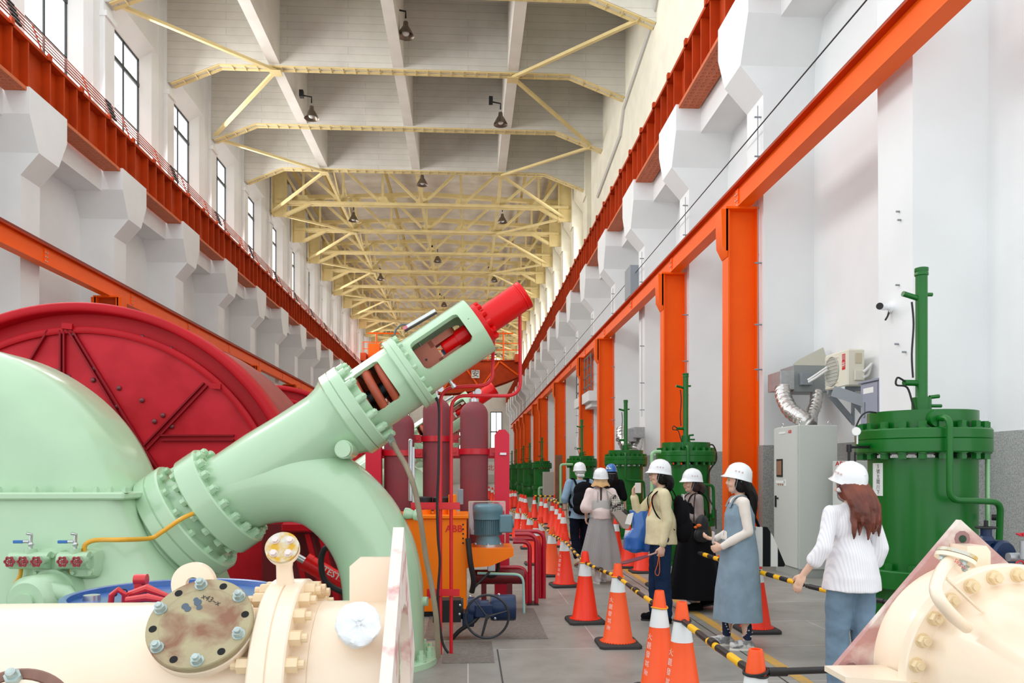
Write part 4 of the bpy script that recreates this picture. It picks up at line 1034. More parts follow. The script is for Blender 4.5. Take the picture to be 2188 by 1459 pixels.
# two thin vertical red pipes with clamps, feeding the red cylinder
RP=mat('bright_red_pipe',(214,10,28),.35,coat=.15)
Yv=6.75; r=.0155
xa=P(941,1300,Y=Yv).x; xb=P(964,1300,Y=Yv).x
z1=P(941,829,Y=Yv).z; z2=P(964,845,Y=Yv).z
rpipe([(xa,Yv,0),(xa,Yv,z1),(P(1052,829,Y=Yv).x,Yv,z1+.03),(P(1053,760,Y=Yv).x,Yv,P(1053,768,Y=Yv).z),(P(1053,715,Y=Yv).x,Y0+.05,P(1053,712,Y=Yv).z)],r,'thin red pipe rising from the floor, the left of the upright pair',m=RP,rad=.13)
rpipe([(xb,Yv,0),(xb,Yv,z2),(P(1112,843,Y=Yv).x,Yv,z2),(P(1109,680,Y=Yv).x,Yv-.1,P(1109,672,Y=Yv).z)],r,'thin red pipe rising from the floor, the right of the upright pair',m=RP,rad=.13)
for py,px0,px1,nm in ((1080,878,983,'upper'),(1265,912,982,'lower')):
    a=P(px0,py,Y=Yv-.03); b=P(px1,py,Y=Yv-.03); mb=MB(); mb.bar(a,b,.012,.055); mb.bar(a+V((0,.04,-.03)),b+V((0,.04,-.03)),.08,.01); mb.prism([a+V((0,-.006,-.03)),a+V((-.03,-.006,-.07)),a+V((-.02,-.006,-.10)),a+V((.05,-.006,-.03))],(0,.012,0)); solo('pipe_clamp',mb,RP,'red angle clamp across the pair of thin red pipes, %s of the two'%nm,'pipe clamp')
# hose, black cable, steel rod
mb=MB(); pts=smoothpath([Q(834,935,-.1),Q(848,962,-.2),Q(870,1000,-.3),Q(887,1050,-.35),Q(900,1120,-.35),Q(910,1190,-.3),Q(922,1250,-.3),Q(932,1320,-.3),Q(937,1404,-.2)],5)
o=part('rubber_hose',MB().tube(pts,.0215,n=12),mat('tan_hose',(140,126,104),.6,var=.12,vs=7),None,org=pts[-1]); tag(o,'long tan rubber hose hanging from the main green flange to the floor','hose')
mb=MB(); mb.tube([Q(834,930,-.08),Q(838,945,-.14)],.026,n=8); mb.cyl(Q(836,940,-.12),Q(840,948,-.15),.032,n=6); part('coupling',mb,STEEL,o)
mb=MB(); mb.tube(smoothpath([Q(930,845),Q(938,870),Q(938,940),Q(937,1010),Q(934,1080),Q(936,1150),Q(940,1200),Q(936,1260),Q(936,1300),Q(945,1370),Q(958,1395)],5),.011,n=8); solo('black_cable',mb,BLACK,'black cable strapped along the left thin red pipe','cable')
mb=MB(); mb.cyl(P(877,1070,Y=7.2),P(877,942,Y=7.2),.020,n=16); mb.sph(P(877,942,Y=7.2),.021,12,8); mb.box(P(881,1075,Y=7.2),P(886,955,Y=7.22)+V((0,.02,0))); solo('steel_rod',mb,STEEL,'upright bright steel rod and strip behind the tan hose','rod')
# navy valve actuator with handwheel
Ya=7.2
t=thing('valve_actuator',P(1040,1340,Y=Ya+.2),'navy blue valve actuator lying near the floor, behind the black handwheel','valve actuator')
A=lambda px,py,o=.2: P(px,py,Y=Ya+o)
mb=MB(); c=A(1045,1292); c1=A(1100,1296); 
mb.lathe([(0,.10),(.0,.115),(.02,.125),(.22,.125),(.24,.118),(.24,.02)],A(1048,1298),(1,0,0),n=32); part('gear_housing',mb,NAVY,t)
mb=MB(); mb.lathe([(0,.05),(0,.105),(.05,.11),(.10,.10),(.12,.08),(.2,.08)],A(1000,1300),(1,0,0),n=28); part('motor_housing',mb,NAVY,t)
mb=MB(); mb.rbox(A(988,1340,.1),A(1013,1300,.3),.01); mb.rbox(A(1015,1320,.08),A(1055,1285,.25),.01); part('gear_case',mb,NAVY,t)
mb=MB(); mb.box(A(925,1330,.1),A(985,1275,.3)); mb.cyl(A(985,1300),A(990,1300),.1,n=20); part('valve_body',mb,BLACK,t)
for px,py in ((1005,1274),(1066,1270),(1058,1321),(983,1293),(982,1312)): part('case_bolt',MB().sph(A(px,py,.05),.013,8,6),STEEL,t)
t2=thing('handwheel',P(1041,1318,Y=Ya-.1),'black three spoked handwheel in front of the navy valve actuator','handwheel')
c=P(1041,1317,Y=Ya-.1); R=46*(Ya-.1)/1650
mb=MB(); mb.tube([c+V((math.cos(a)*R,0,math.sin(a)*R)) for a in [2*PI*i/56 for i in range(56)]],.011,n=10,closed=True); part('rim',mb,mat('wheel_black',(26,32,38),.3,coat=.3),t2)
for a in (math.radians(15),math.radians(128),math.radians(255)):
    part('spoke',MB().tube([c,c+V((math.cos(a)*R,0,math.sin(a)*R))],[.014,.010],n=8,flat=.6),mat('wheel_black',(26,32,38)),t2)
part('hub',MB().lathe([(0,.005),(0,.022),(.05,.022),(.08,.016)],c+V((0,-.03,0)),(0,1,0),n=20),mat('wheel_black',(26,32,38)),t2)
mb=MB(); mb.tube(smoothpath([P(965,1365,Y=7.3),P(985,1345,Y=7.3),P(1010,1330,Y=7.3),P(1028,1310,Y=7.35)],5),.02,n=8); solo('black_conduit',mb,BLACK,'thick black conduit curving behind the handwheel to the floor','conduit')
# ============================================================ FOREGROUND CREAM VALVE, LEFT
YC=2.62; ZC=.885; RPp=.275
BOLTC=mat('cream_bolts',(232,208,170),.4,coat=.2)
def cream_left():
    xr=P(840,1125,Y=2.6).x
    t=thing('cream_valve',(P(400,1459,Y=YC).x,YC,ZC),'large cream painted pipe valve lying across the bottom left foreground','valve')
    xf=P(620,1245,Y=YC).x
    mb=MB(); mb.cyl((-3.3,YC,ZC),(xr-.005,YC,ZC),RPp,n=96); part('pipe_body',mb,CREAM,t,smooth=50)
    # flange pair
    mb=MB(); mb.lathe([(-.055,RPp),(-.055,.345),(-.05,.35),(-.003,.35),(-.002,.345),(.002,.345),(.003,.35),(.05,.35),(.055,.345),(.055,RPp)],(xf,YC,ZC),(1,0,0),n=96); part('flange',mb,CREAM,t)
    for i in range(24):
        a=2*PI*(i+.3)/24
        if math.sin(a)<-.25 or math.cos(a)>.5 and math.sin(a)<0: continue
        # angle: 0 toward +Y ; build around X axis
        pos=V((0,math.cos(a)*.318,math.sin(a)*.318))
        for s in (-1,1):
            mb=MB(); p=V((xf+s*.055,YC,ZC))+pos; mb.bolt(p,(s,0,0),.025,.034,.018,washer=False); part('flange_bolt',mb,BOLTC,t)
    # weld seam
    mb=MB(); mb.lathe([(-.006,RPp-.002),(0,RPp+.003),(.006,RPp-.002)],(P(690,1290,Y=YC).x,YC,ZC),(1,0,0),n=72); part('weld_seam',mb,CREAM,t)
    # end plate, square stood on its corner
    s=.53; cy=2.60; cz=1.41-s
    ring=lambda h:[V((0,cy,cz+h)),V((0,cy-h,cz)),V((0,cy,cz-h)),V((0,cy+h,cz))]
    sq=ring(s); hole=[V((0,cy+math.cos(a)*.27,cz+math.sin(a)*.27)) for a in [PI/2+2*PI*i/48 for i in range(48)]]
    # plate with circular opening: quad ring of 48 points
    outer=[]
    for i in range(48):
        a=PI/2+2*PI*i/48; c_,s_=math.cos(a),math.sin(a); k=s/(abs(c_)+abs(s_)); outer.append(V((0,cy+c_*k,cz+s_*k)))
    mb=MB(); T=.036
    vs=[p+V((xr,0,0)) for p in outer]+[p+V((xr+T,0,0)) for p in outer]+[p+V((xr,0,0)) for p in hole]+[p+V((xr+T,0,0)) for p in hole]
    fs=[]
    for i in range(48):
        j=(i+1)%48; fs+=[(i,j,48+j,48+i),(i,96+i,96+j,j),(48+i,48+j,144+j,144+i),(96+i,144+i,144+j,96+j)]
    mb.add(vs,fs); part('end_plate',mb,mat('primed_plate_edge',(234,222,212),.6,c2=(208,152,150),vs=9,thr=(.54,.66),bump=.3,bs=30),t,label='pinkish weathered square end plate standing on its corner')
    # rib between pipe and plate
    a=P(748,1190,Y=YC); b=P(828,1185,Y=YC); zl=P(748,1280,Y=YC).z-.05
    mb=MB(); mb.prism([(a.x,YC-.012,zl),(a.x,YC-.012,a.z-.03),(a.x+.035,YC-.012,a.z),(xr,YC-.012,a.z),(xr,YC-.012,zl)],(0,.024,0)); part('stiffener_rib',mb,CREAM,t)
    # lifting eye
    c=P(415,1250,Y=YC-.02); mb=MB(); n=28; o_=[];i_=[]
    ro,ri=.070,.023
    for k in range(n+1):
        a=PI*k/n; o_.append(V((c.x+math.cos(a)*ro,c.y,c.z+math.sin(a)*ro)))
    poly=o_+[V((c.x-ro-.03,c.y,c.z-.14)),V((c.x+ro+.03,c.y,c.z-.14))]
    hole=[V((c.x+math.cos(a)*ri,c.y,c.z+.005+math.sin(a)*ri)) for a in [2*PI*k/24 for k in range(24)]]
    mb.lathe([(-.014,ri),(-.014,ro),(.014,ro),(.014,ri)],(c.x,c.y,c.z+.005),(0,1,0),n=40,closed=True); mb.prism([(c.x-ro-.02,c.y-.014,c.z-.14),(c.x+ro+.02,c.y-.014,c.z-.14),(c.x+ro-.003,c.y-.014,c.z-.02),(c.x-ro+.003,c.y-.014,c.z-.02)],(0,.028,0)); part('lifting_eye',mb,CREAM,t)
    # branch nozzle with brown blind flange
    cf=P(426,1328,Y=2.36); n_=(V((.0,-1,.90))).normalized()
    m=2.18/1650
    inner=cf-n_*.30
    mb=MB(); mb.cyl(inner,cf-n_*.045,.118,n=48); part('branch_pipe',mb,CREAM,t)
    mb=MB(); mb.lathe([(-.062,.10),(-.062,.152),(-.056,.155),(-.032,.155),(-.030,.150)],cf,n_,n=56); part('branch_flange',mb,CREAM,t)
    RUST=mat('rusty_blind_flange',(172,160,126),.5,c2=(138,96,74),vs=8,thr=(.46,.62),bump=.35,bs=60,detail=8,metal=.2,dist=.6)
    d_,u_,w_=basis(n_)
    # disc with 12 hole positions: alternate bolts and dark holes
    ref=V((0,0,1)); u_=(ref-n_*ref.dot(n_)).normalized(); w_=n_.cross(u_)
    mb=MB(); mb.lathe([(-.028,.05),(-.028,.150),(-.025,.154),(-.004,.154),(0,.151),(0,.118),(-.0015,.116),(-.0015,.02),(-.0015,0.0001)],cf,n_,n=64); bf=part('blind_flange',mb,RUST,t,label='round rusty brown blind flange with twelve bolt places')
    for i in range(12):
        a=2*PI*i/12+.18; p=cf+(u_*math.cos(a)+w_*math.sin(a))*.132
        if i%2==0: part('flange_nut',MB().bolt(p,n_,.0155,.020,.010),mat('zinc_nut',(176,190,186),.4,metal=.5,var=.15,vs=50),bf)
        else: part('bolt_hole',MB().cyl(p-n_*.001,p+n_*.0008,.0115,n=18),mat('hole_black',(12,11,10),.8),bf)
    # chalk writing / blotches
    mb=MB(); ru=(-w_ if (-w_).x>0 else w_); ru=(ru-u_*.5).normalized(); text_on(mb,'x43~x',cf+u_*.085+ru*.02,ru,n_.cross(ru),.026,.0003); part('marker_writing',mb,mat('ink_marks',(52,48,46),.7),bf)
    mb=MB()
    wx=-w_ if (-w_).x>0 else w_
    for (a,b,r) in ((-.055,.055,.011),(-.02,.068,.012),(-.012,.05,.009),(-.045,.045,.010),(-.028,.078,.008)):
        mb.cyl(cf+wx*a+u_*b-n_*.001,cf+wx*a+u_*b-n_*.0003,r,n=9)
    part('paint_blots',mb,mat('blue_grey_blot',(84,98,112),.7),bf)
    # small yellow-passivated flange on a stub in front of the flange
    c=P(602,1168,Y=2.50); n2=V((0.02,-1,.62)).normalized(); e=P(606,1240,Y=2.55)
    u2=(V((0,0,1))-n2*n2.z).normalized(); w2=n2.cross(u2)
    mb=MB(); mb.tube([c-n2*.03,c-n2*.05+V((0,.0,-.02)),V((e.x,2.56,e.z+.04)),V((e.x,2.58,e.z-.03))],[.030,.028,.026,.03],n=18); part('vent_stub',mb,CREAM,t)
    part('vent_flange',MB().lathe([(-.034,.02),(-.034,.052),(-.016,.054),(-.014,.050)],c,n2,n=32),CREAM,t)
    vf=part('vent_cover',MB().lathe([(-.013,.02),(-.013,.053),(0,.053),(0,.001)],c,n2,n=32),mat('yellow_zinc',(206,204,190),.35,c2=(204,160,44),vs=28,thr=(.42,.6),metal=.4,detail=5),t,label='yellowish zinc cover with four bolts')
    for a in (45,135,225,315):
        a=math.radians(a); part('cover_bolt',MB().bolt(c+(u2*math.cos(a)+w2*math.sin(a))*.0325,n2,.0105,.011),mat('pink_zinc',(226,210,204),.4,metal=.3),vf)
    # plastic-wrapped branch on the right
    c=P(766,1332,Y=2.30); nn=V((.25,-1,.35)).normalized()
    part('capped_branch',MB().cyl(c-nn*.15,c-nn*.02,.05,n=28),CREAM,t)
    mb=MB(); random.seed(3); uu=(V((0,0,1))-nn*nn.z).normalized(); ww=nn.cross(uu); rings=[]
    for k,(dz,r) in enumerate(((-.05,.060),(-.035,.062),(-.015,.066),(-.004,.066),(.004,.060),(.007,.04),(.008,.008))):
        rings.append([c+nn*(dz+ .004*math.sin(5*a+k*1.7))+(uu*math.cos(a)+ww*math.sin(a))*(r*(1+.018*math.sin(7*a+k)+.012*math.sin(13*a+2*k)+(.12*max(0,math.cos(a-3.4)) if k==0 else 0))) for a in [2*PI*i/48 for i in range(48)]])
    mb.loft(rings); part('plastic_wrap',mb,mat('white_plastic_wrap',(236,240,242),.3,coat=.3,bump=.6,bs=28),t,label='white plastic bag wrapped over a branch end',smooth=60)
    return t
CL=cream_left()
# second brown flange peeking at the lower left corner
cc=P(22,1560,Y=2.0); nn=V((.15,-1,.5)).normalized()
t=thing('blind_flange',cc,'brown rimmed flange with a grey nut cut off at the bottom left corner','flange')
part('flange_disc',MB().lathe([(-.03,.03),(-.03,.150),(0,.154),(.004,.15),(.004,.128),(.001,.127),(.001,.001)],cc,nn,n=56),mat('brown_rim',(128,92,78),.5,var=.15,vs=20),t)
part('face_insert',MB().cyl(cc+nn*.0015,cc+nn*.006,.124,n=48),CREAM,t)
uu=(V((0,0,1))-nn*nn.z).normalized(); ww=nn.cross(uu); wx=ww if ww.x>0 else -ww
p=P(33,1440,Y=2.06); part('flange_nut',MB().bolt(p-V((0,0,.02)),nn+V((0,0,.5)),.021,.03,.018),mat('zinc_nut',(176,190,186)),t)
part('branch_pipe',MB().cyl(cc-nn*.03,cc-nn*.5,.11,n=40),CREAM,t)
# blue drum behind the cream pipe, with hooks
Yd=3.95; c=P(375,1262,Y=Yd); rd=208*Yd/1650; zt=1.6-(1258-1005)/1650*Yd
t=thing('blue_drum',(c.x,Yd,0),'wide blue lidded drum standing behind the cream pipe','drum')
part('drum_body',MB().lathe([(0,rd-.01),(.02,rd),(.3,rd),(.31,rd+.01),(.33,rd+.01),(.34,rd),(zt-.05,rd),(zt-.05,rd-.02)],(c.x,Yd,0),(0,0,1),n=64),BLUED,t)
part('drum_lid',MB().lathe([(zt-.03,.001),(zt-.03,rd-.03),(zt-.005,rd-.025),(zt,rd-.012),(zt-.004,rd+.008),(zt-.02,rd+.01),(zt-.05,rd+.006)],(c.x,Yd,0),(0,0,1),n=72),BLUED,t)
part('lid_bung',MB().lathe([(zt-.03,.04),(zt-.005,.038),(zt-.005,.001)],(P(196,1260,Y=Yd-.05).x,Yd-.05,0),(0,0,1),n=16),STEEL,t)
zl=zt-.03
t=thing('chain_hoist',(P(290,1262,Y=3.75).x,3.75,zl),'red lifting clamps joined by black chain lying on the blue drum lid','chain hoist')
HR=mat('hook_red',(214,40,44),.35,coat=.4)
p=P(255,1262,Y=3.75); mb=MB(); mb.tube([(p.x-.04,3.75,zl+.0),(p.x-.03,3.74,zl+.05),(p.x,3.74,zl+.075),(p.x+.025,3.75,zl+.05),(p.x+.02,3.76,zl+.01)],.014,n=10); part('left_clamp',mb,HR,t)
p=P(297,1250,Y=4.0); mb=MB(); mb.cyl((p.x-.02,4.0,zl+.085),(p.x+.04,4.0,zl+.085),.028,n=20); mb.rbox((p.x-.02,3.98,zl),(p.x+.02,4.02,zl+.08),.006); part('upper_clamp',mb,HR,t)
p=P(305,1262,Y=3.8); mb=MB(); mb.tube([(p.x-.06,3.8,zl+.04),(p.x+.02,3.8,zl+.07),(p.x+.12,3.8,zl+.03)],[.02,.022,.012],n=10); mb.tube([(p.x-.03,3.7,zl+.03),(p.x+.07,3.68,zl+.045),(p.x+.15,3.68,zl+.03)],[.017,.02,.012],n=10); part('hook_handles',mb,HR,t)
mb=MB()
for i in range(14):
    x=P(238,1262,Y=3.8).x+i*.018; y=3.82+.03*math.sin(i*.9); a=i%2
    ringp=[V((x+math.cos(q)*.016,y+(math.sin(q)*.008 if a else 0),zl+.04+(0 if a else math.sin(q)*.010)+.01*math.sin(i))) for q in [2*PI*k/12 for k in range(12)]]; mb.tube(ringp,.0035,n=5,closed=True)
part('chain',mb,BLACK,t)['kind']='stuff'
# ============================================================ FOREGROUND CREAM VALVE, RIGHT
def cream_right():
    Yp=2.8; c=P(2072,1412,Y=Yp); t=thing('cream_valve',c,'large cream flanged valve with a square weathered plate at the lower right corner','valve')
    s=.531; rot=math.radians(3.6); T=.03
    PLM=mat('weathered_plate',(226,214,204),.6,c2=(190,142,138),vs=5,thr=(.42,.58),bump=.4,bs=40,detail=8,dist=.4)
    outer=[];hole=[]
    n=64
    for i in range(n):
        a=2*PI*i/n; ca,sa=math.cos(a),math.sin(a); k=s/(abs(ca)+abs(sa)); x,z=ca*k,sa*k
        X=x*math.cos(rot)-z*math.sin(rot); Z=x*math.sin(rot)+z*math.cos(rot); outer.append(V((c.x+X,0,c.z+Z)))
        x,z=ca*.2,sa*.2; hole.append(V((c.x+x,0,c.z+z)))
    # make exact corners: replace nearest
    mb=MB(); vs=[p+V((0,y,0)) for y in (Yp,Yp+T) for p in outer]+[p+V((0,y,0)) for y in (Yp,Yp+T) for p in hole]; fs=[]
    for i in range(n):
        j=(i+1)%n; fs+=[(i,j,n+j,n+i),(i,2*n+i,2*n+j,j),(n+i,n+j,3*n+j,3*n+i),(2*n+i,3*n+i,3*n+j,2*n+j)]
    mb.add(vs,fs); pl=part('end_plate',mb,PLM,t,label='pinkish weathered square plate standing on its corner')
    for k in range(2):
        a=(PI/2,PI)[k]+rot; p=V((c.x+math.cos(a)*.46,Yp,c.z+math.sin(a)*.46)); 
        part('bolt_hole_rim',MB().lathe([(-.002,.001),(-.002,.030),(0,.031)],p,(0,-1,0) if 0 else (0,1,0),n=10),mat('rim_purple_grey',(150,112,110),.6),pl)
        part('bolt_hole',MB().cyl(p+V((0,-.004,0)),p+V((0,-.001,0)),.014,n=20),mat('hole_green_dark',(20,60,36),.6) if k==0 else mat('hole_black',(12,11,10)),pl)
    axis=V((0,-1,0)); R=.30
    mb=MB(); mb.lathe([(0,.372),(.05,.345),(.12,.325),(.19,.315)],(c.x,Yp,c.z),axis,n=80); part('body_cone',mb,CREAM,t,smooth=60)
    yf=.19
    mb=MB(); mb.lathe([(yf,.30),(yf,.385),(yf+.006,.391),(yf+.045,.391),(yf+.05,.386),(yf+.05,.30)],(c.x,Yp,c.z),axis,n=96); part('flange',mb,CREAM,t)
    cf=V((c.x,Yp-yf-.05,c.z))
    RB=mat('rusty_cream_bolt',(232,210,170),.45,c2=(160,110,60),vs=16,thr=(.6,.8))
    for i in range(26):
        a=2*PI*(i+.4)/26
        if math.sin(a)<-.3 and math.cos(a)>-.2 or math.cos(a)>.75: continue
        p=cf+V((math.cos(a)*.356,0,math.sin(a)*.356)); part('flange_bolt',MB().bolt(p,(0,-1,0),.021,.026,.008),RB,t)
    mb=MB(); mb.lathe([(0,.325),(.015,.318),(.05,.31),(.3,.30),(.6,.30),(.66,.29),(.66,.2)],(c.x,cf.y,c.z),axis,n=96); part('pipe_body',mb,CREAM,t,smooth=60)
    # curved vent pipe with oval flange
    f0=P(2035,1193,Y=2.45); n3=V((.35,.15,.8)).normalized()
    m=mb=MB(); pts=smoothpath([P(2065,1340,Y=2.42),P(2040,1320,Y=2.36),P(2010,1285,Y=2.33),P(2000,1255,Y=2.36),P(2012,1220,Y=2.42),P(2028,1200,Y=2.45)],6); mb.tube(pts,.020,n=16); part('vent_pipe',mb,CREAM,t,smooth=60)
    n3=V((-.33,-.12,-.80)).normalized(); c3=P(2042,1190,Y=2.47)
    part('vent_flange',MB().lathe([(0,.02),(0,.062),(.014,.062),(.014,.02)],c3,n3,n=36),CREAM,t)
    part('vent_cover',MB().lathe([(-.014,.001),(-.014,.062),(-.002,.062),(-.002,.02)],c3,n3,n=36),mat('yellow_zinc',(206,204,190)),t)
    d_,u_,w_=basis(n3)
    for k in range(4):
        a=PI/4+k*PI/2+.5; q=c3+(u_*math.cos(a)+w_*math.sin(a))*.042; part('vent_nut',MB().bolt(q+n3*.014,n3,.0105,.014,.006),mat('zinc_nut',(176,190,186)),t)
    mb=MB(); text_on(mb,'S8ZW',P(2052,1206,Y=2.40),(.75,0,-.62),(.55,0,.75),.018,.0); part('red_marking',mb,mat('red_marker',(206,50,60),.6),t)
    a=P(2018,1232,Y=2.43); b=P(2096,1306,Y=2.46); part('gusset_strap',MB().bar(a,b,.028,.005,up=(.7,-.1,.7)),CREAM,t)
    # lifting lug at plate
    a=P(2075,1165,Y=2.72); b=P(2102,1165,Y=2.72); z0=P(2080,1240,Y=2.72).z
    mb=MB(); xa,xb=P(2052,1165,Y=2.74).x,P(2101,1165,Y=2.74).x; zt=P(2070,1164,Y=2.74).z
    mb.prism([(xa,2.80,z0-.05),(xa,2.80,zt),(xb-.015,2.80,zt),(xb,2.80,zt-.02),(xb,2.80,z0-.05)],(0,-.10,0)); part('stiffener_rib',mb,CREAM,t)
    # bottom-left ledge
    a=P(1795,1440,Y=2.66); b=P(1908,1440,Y=2.66)
    mb=MB(); mb.prism([(a.x,2.78,a.z),(a.x,2.62,a.z-.0),(b.x,2.55,a.z-.0),(b.x+.03,2.6,a.z),(b.x+.03,2.78,a.z)],(0,0,-.02)); part('foot_ledge',mb,CREAM,t)
    return t
cream_right()
# ============================================================ RIGHT SIDE EQUIPMENT
def tankY(px): return 3.73/ (ray(px,1005).x/ray(px,1005).y)
def green_tank():
    X=3.73; Y=6.16; t=thing('valve_tank',(X,Y,0),'tall green flanged valve tank, nearest to the camera, with a plate numbered 5','tank','green valve tanks')
    z=(0,0,1); c=(X,Y,0)
    mb=MB(); mb.lathe([(0,.40),(0,.44),(.05,.44),(.06,.36),(.2,.40),(.4,.46),(.55,.43),(.66,.41),(.81,.405),(1.7,.405)],c,z,n=64); part('body',mb,GREEN,t,smooth=50)
    mb=MB(); mb.lathe([(.66,.40),(.66,.50),(.67,.51),(.80,.51),(.81,.50),(.81,.40)],c,z,n=64); part('lower_flange',mb,GREEN,t)
    mb=MB(); mb.lathe([(1.74,.40),(1.74,.497),(1.75,.506),(1.845,.506),(1.85,.50),(1.855,.506),(1.92,.506),(1.93,.497),(1.93,.40)],c,z,n=72); part('upper_flange',mb,GREEN,t)
    mb=MB(); mb.lathe([(1.93,.41),(2.06,.41),(2.075,.41),(2.075,.001)],c,z,n=64); part('cover',mb,GREEN,t)
    for i in range(20):
        a=2*PI*i/20+.1; p=V((X+math.cos(a)*.455,Y+math.sin(a)*.455,0))
        part('cover_bolt',MB().bolt(p+V((0,0,1.93)),z,.034,.055),GREEN,t)
        part('cover_bolt',MB().bolt(p+V((0,0,1.74)),(0,0,-1),.034,.05),GREEN,t)
    for i in range(16):
        a=2*PI*i/16+.1; p=V((X+math.cos(a)*.455,Y+math.sin(a)*.455,.81)); part('lower_bolt',MB().bolt(p,z,.03,.05),GREEN,t)
    mb=MB(); mb.lathe([(2.07,.085),(2.10,.085),(2.10,.075),(2.2,.075),(2.2,.05),(2.21,.046),(3.20,.046),(3.205,.053),(3.225,.053),(3.23,.050),(3.24,.053),(3.265,.053),(3.27,.04),(3.265,.001)],c,z,n=32); part('rod_housing',mb,GREEN,t)
    for a_,b_,r_ in (((-.04,0,2.32),(-.16,-.02,2.32),.025),((-.04,0,3.02),(-.17,-.02,3.05),.022),((.04,0,3.05),(.09,0,3.05),.016),((.05,-.03,2.20),(.13,-.03,2.21),.016),((.05,-.03,2.13),(.15,-.03,2.13),.014)): part('limit_switch',MB().cyl((X+a_[0],Y+a_[1],a_[2]),(X+b_[0],Y+b_[1],b_[2]),r_,n=12),GREEN,t)
    mb=MB(); mb.tube(smoothpath([(X-.1,Y-.03,2.98),(X-.085,Y-.03,2.8),(X-.1,Y-.03,2.55),(X-.09,Y-.03,2.36)],5),.009,n=6); mb.tube(smoothpath([(X-.16,Y-.03,2.33),(X-.22,Y-.03,2.36),(X-.23,Y-.03,2.30),(X-.14,Y-.03,2.28),(X-.10,Y-.04,2.15),(X-.08,Y-.05,2.08)],5),.008,n=6); part('sensor_cable',mb,BLACK,t)
    mb=MB(); mb.cyl((X-.12,Y-.37,2.0),(X-.12,Y-.43,2.0),.07,n=24); part('outlet_boss',mb,GREEN,t)
    mb=MB(); mb.tube(bend([(X-.12,Y-.36,2.0),(X-.12,Y-.56,2.0),(X-.12,Y-.56,1.38),(X+.32,Y-.50,1.36),(X+.36,Y-.42,.9)],.08,8),.024,n=16); part('front_pipe',mb,GREEN,t,smooth=60)
    mb=MB(); mb.cyl((X+.36,Y-.42,.95),(X+.36,Y-.42,.81),.04,n=16); part('pipe_union',mb,GREEN,t)
    return t
TK=green_tank()
TANKX=[1465,1337,1243,1158,1132,1118.5,1103,1094]
for i,px in enumerate(TANKX):
    r=ray(px,1005); Y=3.73*r.y/r.x
    copy_tree(TK,delta=(0,Y-6.16,0),label='tall green flanged valve tank, %s from the camera'%['second','third','fourth','fifth','sixth','seventh','eighth','ninth'][i])
# second tank's black hose and little details on the nearest tank
X,Y=3.73,6.16
def pxof(x,y): return 1094+F*(x*cy_-y*sy_)/(x*sy_+y*cy_)
def onb(th,z,off=0): return V((X+math.cos(th)*(.405+off),Y+math.sin(th)*(.405+off),z))
th1=th2=None; best=(1e9,0)
for i in range(2000):
    th=-PI/2-1.6*i/2000; q=pxof(onb(th,0,.006).x,onb(th,0,.006).y)
    if th1 is None and q<1886: th1=th
    if q<best[0]: best=(q,th)
th2=best[1]+.02; za,zb=1.395,1.66
mb=MB(); ring=lambda o:[[onb(th1+(th2-th1)*k/8,z,o) for k in range(9)] for z in (za,zb)]
a_=ring(.002); b_=ring(.006)
mb.loft([a_[0]+b_[0][::-1],a_[1]+b_[1][::-1]]); o=part('number_plate',mb,mat('plate_white',(222,226,222),.5),TK,label='white name plate with black characters')
mb=MB(); tm=(th1*.6+th2*.4)
for i,ch in enumerate('5號主閥川下'):
    vs,fs=text2d(ch,.042); z=zb-.028-i*.042; mb.add([onb(tm+x/.41,z+y,.0075) for x,y in vs],fs)
part('characters',mb,mat('sign_black',(40,40,40)),o)
# gauge
g=P(1829,922,Y=6.0); t=thing('pressure_gauge',g,'round steel pressure gauge left of the nearest green tank','gauge')
part('gauge_case',MB().lathe([(0,.001),(.0,.034),(.045,.034),(.045,.001)],g,(-.45,-1,0),n=28),STEEL,t)
part('gauge_dial',MB().cyl(g+V((-.45,-1,0)).normalized()*.046,g+V((-.45,-1,0)).normalized()*.048,.029,n=28),mat('dial_white',(236,236,230),.5),t)
part('gauge_stem',MB().cyl(g+V((.02,.02,-.03)),g+V((.02,.02,-.10)),.01,n=10),STEEL,t); part('gauge_stub',MB().cyl(g+V((.02,.02,-.10)),g+V((.22,.08,-.10)),.014,n=10),GREEN,t)
mb=MB(); mb.tube(smoothpath([g+V((0,0,.04)),g+V((.04,0,.12)),g+V((.12,.05,.16)),g+V((.22,.1,.16))],6),.007,n=6); solo('capillary_tube',mb,BLACK,'thin black tube arching from the gauge to the tank cover','tube')
mb=MB(); p=P(1814,955,Y=6.0); mb.cyl(p,p+V((0,0,-.14)),.010,n=10); mb.cyl(p,p+V((.25,.08,0)),.010,n=8); mb.cyl(p+V((0,0,.02)),p+V((0,0,-.04)),.02,n=8); mb.cyl(p+V((.05,0,-.04)),p+V((.05,0,-.2)),.008,n=8); solo('drain_cock',mb,DARK,'small steel drain cock and tubes under the pressure gauge','valve')
# pale green pipe right of nearest tank, valves
LG=mat('pale_green_pipe',(150,200,150),.35,coat=.3)
def pgp(px,ytop,Yp,lab,r=.02,dx=0):
    a=P(px,ytop,Y=Yp); mb=MB(); pts=[(a.x+dx,Yp,a.z),(a.x,Yp,a.z),(a.x,Yp,0)] if dx else [(a.x,Yp,a.z),(a.x,Yp,0)]
    mb.tube(bend(pts,.08),r,n=12); solo('green_pipe',mb,LG,lab,'pipe')
pgp(2110,968,6.0,'pale green upright pipe at the right of the nearest green tank',.017)
pgp(1198,992,22.,'pale green upright pipe with a short bend left of the fourth tank',.035,.35)
pgp(1393,965,12.6,'pale green upright pipe left of the second green tank',.03,.15)
pgp(1152,1042,36.,'pale green curved pipe low beside the fifth tank',.06,.5)
t=thing('gate_valve',P(2138,1185,Y=5.2),'navy gate valve with black handwheel between tank and cream plate','valve')
